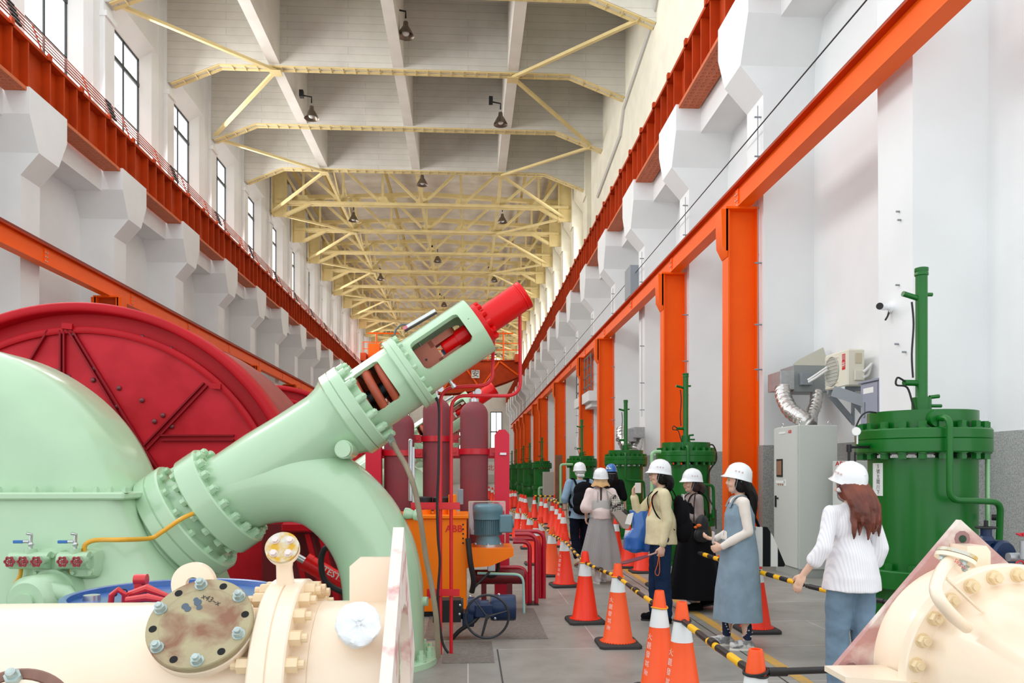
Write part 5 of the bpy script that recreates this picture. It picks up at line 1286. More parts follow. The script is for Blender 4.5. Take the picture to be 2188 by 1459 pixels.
v=lambda px,py,o=0: P(px,py,Y=5.2+o)
mb=MB(); mb.lathe([(0,.001),(0,.10),(.02,.115),(.12,.115),(.16,.09),(.2,.05)],v(2150,1190,-.05),(-.3,1,.0),n=28); part('valve_body',mb,NAVY,t)
mb=MB(); mb.cyl(v(2107,1172),v(2107,1130),.036,n=16); mb.lathe([(0,.05),(.02,.055),(.05,.04)],v(2107,1160),(0,0,1),n=16); part('bonnet',mb,NAVY,t)
c=v(2107,1127); mb=MB(); mb.tube([c+V((math.cos(a)*.062,math.sin(a)*.062,0)) for a in [2*PI*i/28 for i in range(28)]],.0075,n=8,closed=True)
for a in (0,2.1,4.2): mb.tube([c,c+V((math.cos(a)*.062,math.sin(a)*.062,0))],.006,n=6)
mb.cyl(c+V((0,0,-.02)),c+V((0,0,.05)),.014,n=10); part('handwheel',mb,BLACK,t)
part('stem_knob',MB().sph(v(2155,1188,-.12),(.02,.012,.02),10,8),STEEL,t)
t=thing('hose_valve',P(2180,1190,Y=5.05),'short steel valve pipe with two small red wheels at the right edge','valve')
mb=MB(); c=P(2172,1190,Y=5.05); mb.cyl(c+V((-.06,0,0)),c+V((.3,0,0)),.03,n=14); c=P(2186,1175,Y=5.0); mb.cyl(c+V((0,0,.06)),c+V((0,0,-.06)),.02,n=12); mb.cyl(c+V((.1,0,0)),V((c.x+.1,c.y,0)),.03,n=12); part('valve_pipe',mb,GAL,t)
for i,(px,py) in enumerate(((2186,1142),(2180,1208))):
    c=P(px,py,Y=4.98); mb=MB(); mb.tube([c+V((math.cos(a)*.03,0,math.sin(a)*(.03 if i else .008))) for a in [2*PI*k/20 for k in range(20)]],.006,n=6,closed=True); mb.cyl(c+V((0,-.01,0)),c+V((0,.06,0)),.008,n=6); mb.bar(c-V((.03,0,0)),c+V((.03,0,0)),.008,.006); part('handwheel',mb,mat('valve_wheel_bright',(190,24,44)),t)
mb=MB(); mb.cyl(P(2140,1200,Y=5.3),V((P(2140,1200,Y=5.3).x,5.3,0)),.04,n=14); tag(part('valve_stand',mb,NAVY,bpy.data.objects['gate_valve']),None)
c=P(2132,1105,Y=5.9); mb=MB(); mb.cyl(c+V((-.05,0,0)),c+V((.01,-.05,0)),.025,n=14); solo('small_cock',mb,DARK,'small dark cock on the pale green pipe at right','valve')
# light grey cabinet with touch panel
X0=4.9;Y1=11.5
a=P(1703,1222,X=4.9)
t=thing('control_cabinet',(5.18,11.95,0),'tall light grey control cabinet with a small screen, between orange column and green tank','cabinet')
ya=a.y; yb=ya+.88; zt=2.28
part('plinth',MB().box((4.93,ya+.02,0),(5.5,yb-.02,.12)),mat('plinth_grey',(170,174,168),.6),t)
part('body',MB().rbox((4.93,ya,.12),(5.52,yb,zt),.006),LCAB,t)
dr=part('door',MB().rbox((4.90,ya+.01,.14),(4.93,yb-.01,zt-.01),.004),LCAB,t)
part('screen',MB().rbox((4.885,ya+.52,1.50),(4.90,ya+.74,1.78),.003),BLACK,dr)
part('screen_glass',MB().box((4.883,ya+.54,1.53),(4.885,ya+.72,1.75)),mat('screen_brown',(150,112,88),.2),dr)
part('handle',MB().rbox((4.88,ya+.76,1.02),(4.90,ya+.80,1.20),.003),DARK,dr)
part('lock',MB().cyl((4.88,ya+.70,1.16),(4.90,ya+.70,1.16),.015,n=12),DARK,dr)
part('label_strip',MB().box((4.894,ya+.44,1.40),(4.9,ya+.78,1.44)),mat('paper_white',(238,238,234),.6),dr)
part('label_tag',MB().box((4.894,ya+.4,1.36),(4.9,ya+.46,1.46)),mat('paper_white',(238,238,234)),dr)
for i in range(3): part('button',MB().cyl((4.885,ya+.52+.08*i,1.38),(4.9,ya+.52+.08*i,1.38),.012,n=10),mat('button_brown',(180,120,90),.5),dr)
part('name_strip',MB().box((4.894,ya+.42,2.17),(4.9,ya+.66,2.20)),mat('paper_white',(238,238,234)),dr)
mb=MB(); text_on(mb,'ABB',(4.899,ya+.26,2.19),(0,-1,0),(0,0,1),.07,.001); part('lettering',mb,mat('logo_red',(214,26,22)),dr)
for y in (ya+.12,yb-.12):
    for x in (5.0,5.45)[:1]: mb=MB(); mb.tube([V((x,y+math.cos(q)*.03,zt+.035+math.sin(q)*.03)) for q in [2*PI*i/20 for i in range(20)]],.008,n=6,closed=True); part('eye_bolt',mb,STEEL,t)
mb=MB(); mb.tube([V((5.45+math.cos(q)*.03,ya+.1,zt+.035+math.sin(q)*.03)) for q in [2*PI*i/20 for i in range(20)]],.008,n=6,closed=True); part('eye_bolt',mb,STEEL,t)
# lower cabinet behind
t=thing('junction_cabinet',(5.7,10.7,0),'lower light grey cabinet with red lettering, behind the striped shirt','cabinet')
a=P(1786,985,Y=10.9); part('body',MB().rbox((a.x,10.5,.1),(a.x+.45,11.0,a.z),.006),LCAB,t); part('plinth',MB().box((a.x+.02,10.52,0),(a.x+.43,10.98,.1)),GREY,t)
mb=MB(); c=P(1790,991,Y=10.49); text_on(mb,'ABB',(c.x+.05,10.499,c.z),(1,0,0),(0,0,1),.09,.001); part('lettering',mb,mat('logo_red',(214,26,22)),t)
# air conditioner
t=thing('air_conditioner',(5.8,11.8,2.85),'cream wall mounted air conditioner outdoor unit with red characters','air conditioner')
ACM=mat('ac_cream',(226,222,204),.5)
xa=P(1811,750,Y=11.35).x; ya=11.35; yb=12.1; z0=P(1811,824,Y=11.35).z; z1=P(1811,745,Y=11.35).z
part('casing',MB().rbox((xa,ya,z0),(xa+.27,yb,z1),.02),ACM,t)
cyy=ya+.5; cz=(z0+z1)/2
part('fan_grille',MB().lathe([(0,.235),(.012,.235),(.018,.225),(.012,.215),(.004,.21),(.004,.001)],(xa,cyy,cz),(-1,0,0),n=40),mat('grille_grey',(176,178,168),.5),t)
mb=MB()
for k in range(8): mb.bar((xa-.012,cyy-.22,cz-.19+k*.055),(xa-.012,cyy+.22,cz-.19+k*.055),.004,.006)
part('grille_wires',mb,ACM,t)
part('valve_cover',MB().rbox((xa+.1,ya-.03,z0+.08),(xa+.25,ya,z0+.24),.008),ACM,t)
part('handle_recess',MB().rbox((xa+.12,ya-.01,z1-.22),(xa+.22,ya,z1-.06),.004),mat('ac_recess',(200,190,160),.6),t)
lp=part('logo_panel',MB().box((xa-.003,ya+.07,z1-.30),(xa,ya+.17,z1-.06)),mat('logo_panel_red',(206,24,30),.4),t)
mb=MB(); text_on(mb,'川',(xa-.004,ya+.12,z1-.12),(0,-1,0),(0,0,1),.10,.001); text_on(mb,'井',(xa-.004,ya+.12,z1-.23),(0,-1,0),(0,0,1),.10,.001); part('logo_characters',mb,mat('paper_white',(238,238,234)),lp)
part('tag_label',MB().box((xa-.004,ya+.08,z0-.2),(xa-.001,ya+.2,z0+.0)),mat('pale_blue_tag',(206,224,232),.5),t)
t=thing('wall_bracket',(5.9,11.6,2.5),'grey steel brackets carrying the air conditioner','bracket')
for y in (11.5,12.0):
    mb=MB(); mb.bar((xa,y,z0-.03),(6.15,y,z0-.03),.05,.06); mb.bar((xa+.05,y,z0-.08),(6.14,y,z0-.50),.05,.08); mb.box((6.12,y-.03,z0-.55),(6.15,y+.03,z0)); part('arm',mb,GREY,t)
mb=MB(); a=P(1780,835,Y=11.4); b=P(1850,858,Y=11.0); mb.bar(a,b,.03,.16); part('side_plate',mb,GREY,t)
mb=MB(); mb.tube(smoothpath([P(1845,795,Y=11.3),P(1858,782,Y=11.3),P(1862,778,Y=11.4),P(1855,800,Y=11.4),P(1846,805,Y=11.3)],5),.02,n=8); WI=mat('white_insulation',(232,232,230),.6); solo('insulated_pipe',mb,WI,'white insulated refrigerant pipe looping to the right of the air conditioner','pipe')
mb=MB(); mb.tube([P(1728,816,Y=12.2),P(1742,808,Y=12.1),P(1768,790,Y=11.9)],.02,n=8); solo('insulated_pipe',mb,WI,'lower of two white pipes between duct unit and air conditioner','pipe')
mb=MB(); mb.tube([P(1726,812,Y=12.2),P(1740,803,Y=12.15),P(1768,784,Y=11.95)],.018,n=8); solo('insulated_pipe',mb,WI,'upper of two white pipes between duct unit and air conditioner','pipe')
# ducting
t=thing('duct_unit',P(1700,820,Y=12.6),'galvanised ceiling duct unit hanging left of the air conditioner','duct')
p0=P(1668,792,Y=12.5); p1=P(1698,832,Y=12.5); part('plenum_box',MB().rbox((p0.x,12.5,p1.z),(p1.x,13.05,p0.z),.006),GAL,t)
p2=P(1762,820,Y=12.5); part('fan_body',MB().rbox((p1.x,12.55,p1.z-.03),(p2.x+.1,13.1,p0.z+.10),.006),mat('fan_body_grey',(150,156,156),.5,metal=.3),t)
mb=MB(); mb.prism([(p1.x,12.55,p0.z+.10),(p2.x+.1,12.55,p0.z+.10),(p2.x+.1,12.75,p0.z+.42),(p1.x+.3,12.95,p0.z+.25)],(0,.02,.02)); part('cover_plate',mb,mat('olive_grey_sheet',(176,176,160),.5),t)
part('valve_stub',MB().rbox(P(1712,822,Y=12.45),P(1732,797,Y=12.54),.004),GREY,t)
SILV=mat('silver_foil',(206,204,200),.25,metal=.85,bump=1.0,bs=24)
def flex(pts,r,lab):
    pts=smoothpath(pts,10); mb=MB(); rs=[r*(1+.06*math.sin(i*1.9)) for i in range(len(pts))]; mb.tube(pts,rs,n=20); solo('flexible_duct',mb,SILV,lab,'duct',smooth=60)
flex([P(1672,828,Y=12.6),P(1675,850,Y=12.5),P(1690,878,Y=12.2),P(1712,893,Y=12.0),P(1728,907,Y=11.95)],.125,'crinkled silver flexible duct curving down to the cabinet, in front')
flex([P(1745,838,Y=12.6),P(1742,865,Y=12.5),P(1734,885,Y=12.4),P(1732,908,Y=12.2)],.10,'crinkled silver flexible duct behind, nearer the air conditioner')
# grey wall box
t=thing('meter_box',(5.8,11,2.3),'blue grey wall box with a white tag, right of the air conditioner','electrical box')
MBX=mat('meter_box_grey',(150,154,170),.5)
xq=P(1878,810,Y=10.6).x; za=P(1878,905,Y=10.6).z; zb=P(1878,812,Y=10.6).z
part('body',MB().rbox((xq,10.6,za),(min(6.14,xq+.35),11.1,zb),.005),MBX,t); part('door',MB().rbox((xq-.015,10.62,za+.02),(xq,11.08,zb-.02),.004),MBX,t)
part('canopy',MB().rbox((xq-.03,10.57,zb),(min(6.14,xq+.36),11.13,zb+.03),.004),MBX,t)
part('tag',MB().box((xq-.018,10.72,zb-.16),(xq-.015,11.0,zb-.08)),mat('paper_white',(238,238,234)),t); part('handle',MB().rbox((xq-.03,10.95,zb-.50),(xq-.015,11.0,zb-.28),.003),GREY,t)
# grey conduits
for i,px in enumerate((1794,1802)):
    mb=MB(); a=P(px,850 if i else 830,Y=11.6); mb.tube([(6.1,11.6-.12*i,2.7),(6.1,11.6-.12*i,.2)],.02,n=8); solo('conduit',mb,GREY,'grey upright conduit on the wall beside the light grey cabinet, %s of two'%['left','right'][i],'conduit')
# cctv
c=P(1905,658,X=5.24); t=thing('security_camera',c,'white bullet security camera with a dark lens on the pilaster','security camera')
CW=mat('cctv_white',(238,240,242),.35)
part('wall_base',MB().cyl(c,c+V((-.04,0,0)),.06,n=24),CW,t); part('arm',MB().tube(smoothpath([c+V((-.03,0,-.01)),c+V((-.07,-.01,0)),c+V((-.10,-.03,0))],4),.022,n=10),CW,t)
e=P(1880,654,Y=c.y-.12); part('housing',MB().cyl(c+V((-.09,0,.01)),e,.040,.043,n=24),CW,t); d_=(e-(c+V((-.09,0,.01)))).normalized(); part('lens',MB().cyl(e,e+d_*.01,.042,n=24),BLACK,t)
part('cable',MB().tube(smoothpath([c+V((-.03,0,-.04)),c+V((-.05,0,-.10)),c+V((-.08,0,-.15))],4),.012,n=8),BLACK,t)
# wall spots: little pins on pilaster + stains
mb=MB()
for px,py in ((1924,609),(1922,735),(1938,752),(1925,452),(1928,470)):
    p=P(px,py,X=5.25); mb.cyl(p,p+V((-.06,0,0)),.012,n=8)
tag(solo('wall_pins',mb,GREY,'small grey metal pins sticking out of the nearest right pilaster','wall pins'),kind='stuff')
# distant duct copies, board, cabinets between tanks
mb=MB(); p=P(1356,912,Y=22); q=P(1378,935,Y=22); mb.rbox((p.x,22,q.z),(q.x,22.8,p.z),.01); mb.box((p.x-.25,22.2,q.z-.1),(p.x+.1,22.8,p.z-.05)); solo('far_duct_unit',mb,GAL,'distant grey duct unit on the wall between the second and third columns','duct')
flex([P(1330,918,Y=22.6),P(1330,935,Y=22.4),P(1338,955,Y=22.2)],.17,'distant silver duct behind the third tank, left one'); flex([P(1362,935,Y=22.6),P(1360,950,Y=22.4),P(1354,965,Y=22.2)],.17,'distant silver duct behind the third tank, right one')
mb=MB(); a=P(1162,1008,Y=30); b=P(1184,1062,Y=30); mb.rbox((a.x,30,0),(b.x,30.5,a.z),.01); solo('grey_cabinet',mb,mat('beige_grey_cab',(170,164,154),.6),'beige grey cabinet standing among the far green tanks','cabinet')
mb=MB(); a=P(1187,972,Y=27); b=P(1202,1062,Y=27); mb.box((a.x,27,0),(b.x,27.12,a.z)); solo('wooden_board',mb,mat('brown_board',(120,84,56),.7,var=.2,vs=3),'brown upright board leaning by an orange column beyond the man with the backpack','board')
# red notice far left of tanks
mb=MB(); p=P(1046,1000,Y=60); mb.box((p.x-.6,60,p.z-.5),(p.x+.5,60.05,p.z+.5)); mb.box((p.x-.55,60,0),(p.x-.5,60.05,p.z)); mb.box((p.x+.4,60,0),(p.x+.45,60.05,p.z)); solo('notice_board',mb,mat('paper_white',(238,238,234)),'white notice board far down the hall beside the crimson post','notice board')
mb=MB(); text_on(mb,'北',(p.x+.1,59.99,p.z),(1,0,0),(0,0,1),.5,.001); part('notice_character',mb,mat('logo_red',(214,26,22)),bpy.data.objects['notice_board'])
# ============================================================ CONES AND BARS
CONER=mat('cone_red',(255,54,20),.42,spec=.4,var=.04,vs=4)
CONEO=mat('cone_orange',(255,92,38),.45,spec=.4,var=.04,vs=4)
REFL=mat('reflective_band',(232,234,234),.4)
H=.75
def cone(m,text=None,ring=None,nm='traffic_cone'):
    t=thing(nm,(0,0,0),'x','traffic cone')
    r=lambda z: .135-(z-.045)*(.135-.032)/(H-.045)
    a=.19; k=.03
    mb=MB()
    def sq(h,z): return [V((h*(1-k/a*0)*sx+0,h*sy,z)) for sx,sy in ((1,1),(-1,1),(-1,-1),(1,-1))]
    def oct_(h,z,c=.03): return [V(p) for p in ((h,h-c,z),(h-c,h,z),(-h+c,h,z),(-h,h-c,z),(-h,-h+c,z),(-h+c,-h,z),(h-c,-h,z),(h,-h+c,z))]
    mb.loft([oct_(a,0),oct_(a,.025),oct_(a-.012,.04)]); part('base',mb,mat('cone_base_rubber',(52,48,48),.7),t)
    mb=MB(); mb.lathe([(.038,.150),(.05,.148),(.058,.136),(.49,r(.49))],(0,0,0),(0,0,1),n=40); part('body',mb,m,t,smooth=50)
    mb=MB()
    for i in range(36):
        an=2*PI*i/36; d_=V((math.cos(an),math.sin(an),0)); mb.bar(d_*.145+V((0,0,.045)),d_*.163+V((0,0,.038)),.012,.012)
    part('skirt_teeth',mb,m,t)['kind']='stuff'
    mb=MB(); mb.lathe([(.49,r(.49)+.001),(.62,r(.62)+.001)],(0,0,0),(0,0,1),n=40); part('reflective_band',mb,REFL,t,label='white reflective band')
    mb=MB(); mb.lathe([(.62,r(.62)),(.735,r(.735)),(.745,r(.745)-.002),(.745,.024),(.70,.026)],(0,0,0),(0,0,1),n=36); part('tip',mb,m,t)
    if text:
        for i,ch in enumerate(text):
            z=.42-i*.062; vs,fs=text2d(ch,.050); th0=-PI/2-1.0
            q=MB(); q.add([V(((r(z+y)+.002)*math.cos(th0+x/r(z)),(r(z+y)+.002)*math.sin(th0+x/r(z)),z+y)) for x,y in vs],fs); part('painted_character',q,mat('cone_lettering',(246,226,220),.6),t)
    if ring:
        q=MB(); q.tube([V((math.cos(b)*(r(.625)+.006),math.sin(b)*(r(.625)+.006),.625+.004*math.sin(b*2))) for b in [2*PI*i/28 for i in range(28)]],.006,n=6,closed=True); part('bar_ring',q,ring,t)
    return t
RY=mat('ring_yellow',(240,160,24),.5); 
protos={}
def place(px,ytop,kind,lab,Y=None,text=None,ring=None,rot=0,grp='traffic cones along the walkway'):
    if Y is None: Y=(CH-H)*F/(ytop-HOR)
    x=P(px,1200,Y=Y).x; key=(kind,text,ring)
    if key not in protos:
        t=cone(CONER if kind=='r' else CONEO,text,RY if ring=='y' else (BLACK if ring=='b' else None)); protos[key]=t
        t.location=(x,Y,0); ORG[t.name]=V((0,0,0))
    else:
        t=copy_tree(protos[key]); t.location=(x,Y,0)
    t['label']=lab; t['group']=grp; t.rotation_euler.z=rot
    return V((x,Y,0))
TX='大觀發電廠'
C={}
C[1]=place(1615,1392,'o','orange cone cut off by the bottom edge, with a black cord around its tip',text=TX,ring='b',rot=-.2)
C[2]=place(1457,1288,'o','orange cone with a black bar tied to it, right of the pair at the bottom',text=TX,ring='b',rot=-.3)
C[3]=place(1409,1263,'o','orange cone with a yellow ring, left of the pair at the bottom',text=TX,ring='y',rot=-.2)
C[4]=place(1320,1205,'o','orange cone with white characters and yellow ring, standing alone before the pair',text=TX,ring='y',rot=.0)
C[5]=place(1250,1178,'r','red cone with yellow ring, just right of the lettered red one',ring='y',rot=.05)
C[6]=place(1206,1137,'r','red cone with white characters and yellow ring, left of the grey skirt',text=TX,ring='y',rot=.1)
C[7]=place(1179,1125,'o','plain orange cone with yellow ring beside the dark red pipes',ring='y')
C[8]=place(1155.8,1104,'r','red cone behind the dark red pipes, right one with yellow ring',ring='y')
C[9]=place(1145,1112,'r','red cone behind the dark red pipes, left one with wide band')
C[10]=place(1132,1094,'r','red cone in the left row where the yellow bar bends',ring='y')
C[11]=place(1119.6,1085,'r','red cone in the left row just behind the bend',text=TX,ring='y')
C[12]=place(1106,1084,'r','red cone in the left row beside the crimson post, front',ring='y')
C[13]=place(1108,1075,'r','red cone in the left row peeking above another')
C[14]=place(1089,1079,'r','red cone half hidden by the crimson post')
i=0
for px,yt in ((1090.7,1048),(1095.5,1047),(1101.5,1047.5)):
    place(px,yt,'r','small far red cone beside the crimson post, %s of three'%['left','middle','right'][i]); i+=1
i=0
for px,yt in ((1112.4,1055),(1117,1056.2),(1122.8,1057.5)):
    place(px,yt,'r','far red cone in the back cluster of three, %s one'%['left','middle','right'][i]); i+=1
for px,yt,lab in ((1141.9,1060,'red cone standing alone before the far green tanks'),(1156.6,1063,'red cone in the right row, farthest'),(1166,1066,'red cone in the right row, second farthest'),(1180,1071,'red cone in the right row, third farthest'),(1190,1077,'red cone in the right row, fourth, left of the man'),(1197.5,1085,'red cone in the right row touching the man with the backpack'),(1204,1092,'red cone mostly hidden behind the man with the backpack'),(1185,1056.5,'small far red cone above the yellow bars')):
    place(px,yt,'r',lab)
place(1231,0,'r','red cone glimpsed between the legs of the man with the backpack',Y=17.6)
place(1316,0,'r','red cone behind the grey skirt, right of it',Y=14.0)
place(1342.5,0,'r','red cone left of the blue plastic bag',Y=12.6)
place(1372,0,'r','red cone of which only the base shows below the blue bag',Y=12.0)
place(1413,0,'r','red cone behind the woman in the yellow cardigan',Y=10.5,text=None)
place(1457,0,'r','red lettered cone between the cardigan and the black dress',Y=10.1,text=TX,rot=.5)
place(1508,0,'r','red cone base showing behind the hem of the black dress',Y=9.2)
place(1617,0,'r','red cone behind the legs of the woman in the denim dress',Y=7.55)
for i,px in enumerate((1045,1052,1058)): place(px,0,'r','tiny distant red cone left of the crimson post, number %s from the left'%['one','two','three'][i],Y=42-3*i)
# bars: black with yellow bands
YB=mat('bar_yellow',(248,186,20),.45)
BB=mat('bar_black',(34,30,30),.45)
def bar(a,b,lab,bands=5,r=.017,z=.625,name='barrier_bar',za=None,zb=None):
    a=V((a.x,a.y,z if za is None else za)); b=V((b.x,b.y,z if zb is None else zb)); d=(b-a).normalized(); a=a+d*.06; b=b-d*.06; L=(b-a).length
    t=thing(name,(a+b)/2,lab,'barrier bar'); part('pole',MB().tube([a,(a+b)/2+V((0,0,-.008)),b],r,n=14),BB,t)
    for i in range(bands):
        s=(i+.6)/(bands+.2); c=a+d*(L*s)+V((0,0,-.008*(1-abs(2*s-1)))); w=L/bands*.21; part('yellow_band',MB().cyl(c-d*w,c+d*w,r+.0012,n=14),YB,t)
    part('joint',MB().cyl(a+d*L*.47,a+d*L*.53,r+.006,n=14),BB,t)
    for e,s in ((a,-1),(b,1)):
        part('end_clip',MB().cyl(e,e+d*s*.03,r*.8,n=10),BB,t)
nm=['closest black and yellow bar, ending at the cone cut off below','black and yellow bar running to the cone pair at the bottom','black and yellow bar from the red cone to the lone lettered cone','black and yellow bar in front of the grey skirt','short black and yellow bar between two red cones','faded bar beside the dark red pipes','faded bar at the bend of the left row','far faded bar in the left row','farthest faded bar beside the crimson post']
bar(C[2],C[1],nm[0],3,r=.02); bar(C[4],C[3],nm[1],3); bar(C[5],C[4],nm[2],5); bar(C[6],C[5],nm[3],6); bar(C[7],C[6],nm[4],4)
bar(C[8],C[7],nm[5],5); bar(C[10],C[8],nm[6],4); bar(C[11],C[10],nm[7],4,r=.02); bar(C[14],C[12],nm[8],4,r=.02)
# black pipe going right from the nearest cone
t=thing('barrier_pipe',(C[1].x+.3,C[1].y,.6),'plain black pipe from the cut off cone towards the cream plate','barrier bar')
a=V((C[1].x+.05,C[1].y+.0,.635)); b=V((1.95,3.66,.635)); part('pole',MB().cyl(a,b,.017,n=16),BB,t); part('coupler',MB().cyl(a+V((.01,0,0)),a+V((.10,0,0)),.022,n=16),BB,t)
mb=MB(); pts=[V((C[1].x+math.cos(q)*(.056+.002*math.sin(q)),C[1].y+math.sin(q)*.056,.635+.012*math.sin(q+1)+.004*q/6)) for q in [i*.25 for i in range(50)]]; mb.tube(pts,.006,n=6); solo('tie_cord',mb,BLACK,'black cord wound round the tip of the cut off cone','cord')
# right hand barrier
A=P(1625,1217,Y=6.9); 
def pb(p,q,lab,bands): bar(p,q,lab,bands,r=.02,za=p.z,zb=q.z)
pb(P(1490,1180,Y=7.75),P(1722,1251,Y=6.15),'black and yellow bar behind the denim dress reaching the cabinet front',8)
pb(P(1716,1250,Y=6.15),P(1905,1288,Y=5.45),'black bar passing behind the striped shirt to the green tank',2)
for i,(a,b,l) in enumerate((((1134,1059,27),(1185,1060,27),'upper far'),((1162,1069,24),(1196,1068,24),'middle far'),((1168,1064,22),(1200,1078,19),'slanting far'))):
    bar(P(a[0],a[1],Y=a[2]),P(b[0],b[1],Y=b[2]),'%s yellow and black bar before the green tanks'%l,4,r=.03,za=P(a[0],a[1],Y=a[2]).z,zb=P(b[0],b[1],Y=b[2]).z)
mb=MB(); mb.tube(smoothpath([P(1508,955,Y=12.9),P(1522,950,Y=12.9),P(1530,965,Y=12.9),P(1530,985,Y=12.85),P(1515,1010,Y=12.8),P(1514,1060,Y=12.7),P(1528,1090,Y=12.6),P(1530,1130,Y=12.5)],6),.012,n=8); solo('tank_hose',mb,BLACK,'black hose looping down the right side of the second green tank','hose')
# ============================================================ PEOPLE
from mathutils import noise, Euler
SKIN=mat('skin',(226,184,160),.55,spec=.3)
def capsule(mb,p0,p1,r0,r1=None,n=14):
    r1=r0 if r1 is None else r1
    mb.cyl(p0,p1,r0,r1,n=n); mb.sph(p0,r0,n,8); mb.sph(p1,r1,n,8); return mb
def bake(name,mb,m,par,vox=.008,sm=2,fold=0,fs=6,label=None,shape=None,stretch=.35,local=True):
    me=mb.mesh(name,(0,0,0),None); o=bpy.data.objects.new(name,me); COL.objects.link(o)
    r=o.modifiers.new('r','REMESH'); r.mode='VOXEL'; r.voxel_size=vox; r.use_smooth_shade=True
    if sm: s=o.modifiers.new('s','SMOOTH'); s.iterations=sm; s.factor=.5
    bpy.context.view_layer.update()
    m2=bpy.data.meshes.new_from_object(o.evaluated_get(bpy.context.evaluated_depsgraph_get()))
    bpy.data.objects.remove(o); bpy.data.meshes.remove(me); m2.name=name
    if fold:
        ns=[v.normal.copy() for v in m2.vertices]
        for v,nn in zip(m2.vertices,ns):
            q=V((v.co.x*fs,v.co.y*fs,v.co.z*fs*stretch)); f=noise.noise(q)+.5*noise.noise(q*2.1)
            v.co+=nn*fold*f
    m2.polygons.foreach_set('use_smooth',[True]*len(m2.polygons)); m2.materials.clear()
    m2.materials.append(m)
    o=bpy.data.objects.new(name,m2); COL.objects.link(o); o.parent=par; ORG[o.name]=ORG[par.name]
    if label: o['label']=label
    return o
def lpart(name,mb,m,par,label=None,smooth=45): return part(name,mb,m,par,label=label,smooth=smooth,local=True)
def hand(mb,w,d,pn,side,curl=.5,s=1,spread=.1):
    # w wrist, d direction of hand, pn palm normal (towards which the fingers curl), side: thumb side vector sign
    w=V(w); d=V(d).normalized(); pn=(V(pn)-d*V(pn).dot(d)).normalized(); ac=d.cross(pn)*side
    mb.sph(w+d*.04*s,(.001,.001,.001),4,3)
    rot=Matrix((ac,pn,d)).transposed()
    mb.sph(w+d*.042*s,(.038*s,.017*s,.050*s),14,10,rot)
    capsule(mb,w-d*.02*s,w+d*.02*s,.023*s,.022*s)
    L=[.068,.076,.071,.056]
    for i in range(4):
        o=(1.5-i)*.0185*s; b=w+d*(.082-.004*abs(i-1.2))*s+ac*o
        dd=(d+ac*(1.5-i)*spread*.5).normalized(); c1=curl*.6; c2=curl*1.6
        v1=(dd*math.cos(c1)+pn*math.sin(c1)); v2=(dd*math.cos(c2)+pn*math.sin(c2)); c3=curl*2.3; v3=(dd*math.cos(c3)+pn*math.sin(c3))
        l=L[i]*s; p1=b+v1*l*.45; p2=p1+v2*l*.33; p3=p2+v3*l*.25
        capsule(mb,b-dd*.015*s,p1,.0092*s,.0088*s,8); capsule(mb,p1,p2,.0088*s,.0082*s,8); capsule(mb,p2,p3,.0082*s,.0072*s,8)
    b=w+d*.025*s+ac*.026*s; v=(ac*.75+d*.7+pn*.35*curl).normalized(); p1=b+v*.036*s; v2=(ac*.25+d*.9+pn*.6*curl).normalized(); p2=p1+v2*.030*s
    capsule(mb,b,p1,.0125*s,.0108*s,8); capsule(mb,p1,p2,.0105*s,.0088*s,8)
def head_geo(mb,hc,R,face=True):
    T=lambda x,y,z: hc+R@V((x,y,z))
    mb.sph(hc,(.074,.090,.108),22,16,R); mb.sph(T(0,-.018,.02),(.076,.082,.088),20,14,R)
    mb.sph(T(0,.035,-.068),(.046,.046,.040),16,12,R); mb.sph(T(0,.062,-.085),(.020,.018,.016),12,8,R)
    if face:
        capsule(mb,T(0,.085,.012),T(0,.0985,-.018),.007,.0095,10)    # nose
        for s in (-1,1):
            mb.sph(T(s*.010,.097,-.024),(.008,.009,.007),8,6,R); mb.sph(T(s*.034,.070,-.028),(.022,.020,.022),12,8,R)
            capsule(mb,T(s*.012,.086,.026),T(s*.048,.072,.026),.007,.006,8)
            mb.sph(T(s*.032,.072,.010),(.016,.013,.010),10,8,R)
            mb.sph(T(s*.077,-.005,-.005),(.008,.020,.030),10,8,R)
        capsule(mb,T(-.018,.080,-.049),T(.018,.080,-.049),.0065,n=8); capsule(mb,T(-.015,.079,-.059),T(.015,.079,-.059),.0075,n=8)
HELM=mat('helmet_white',(238,240,242),.22,coat=.6); HBLUE=mat('helmet_blue',(30,110,190),.25,coat=.6)
STRAP=mat('strap_grey',(150,154,160),.6); LINER=mat('liner_grey',(96,100,108),.6)
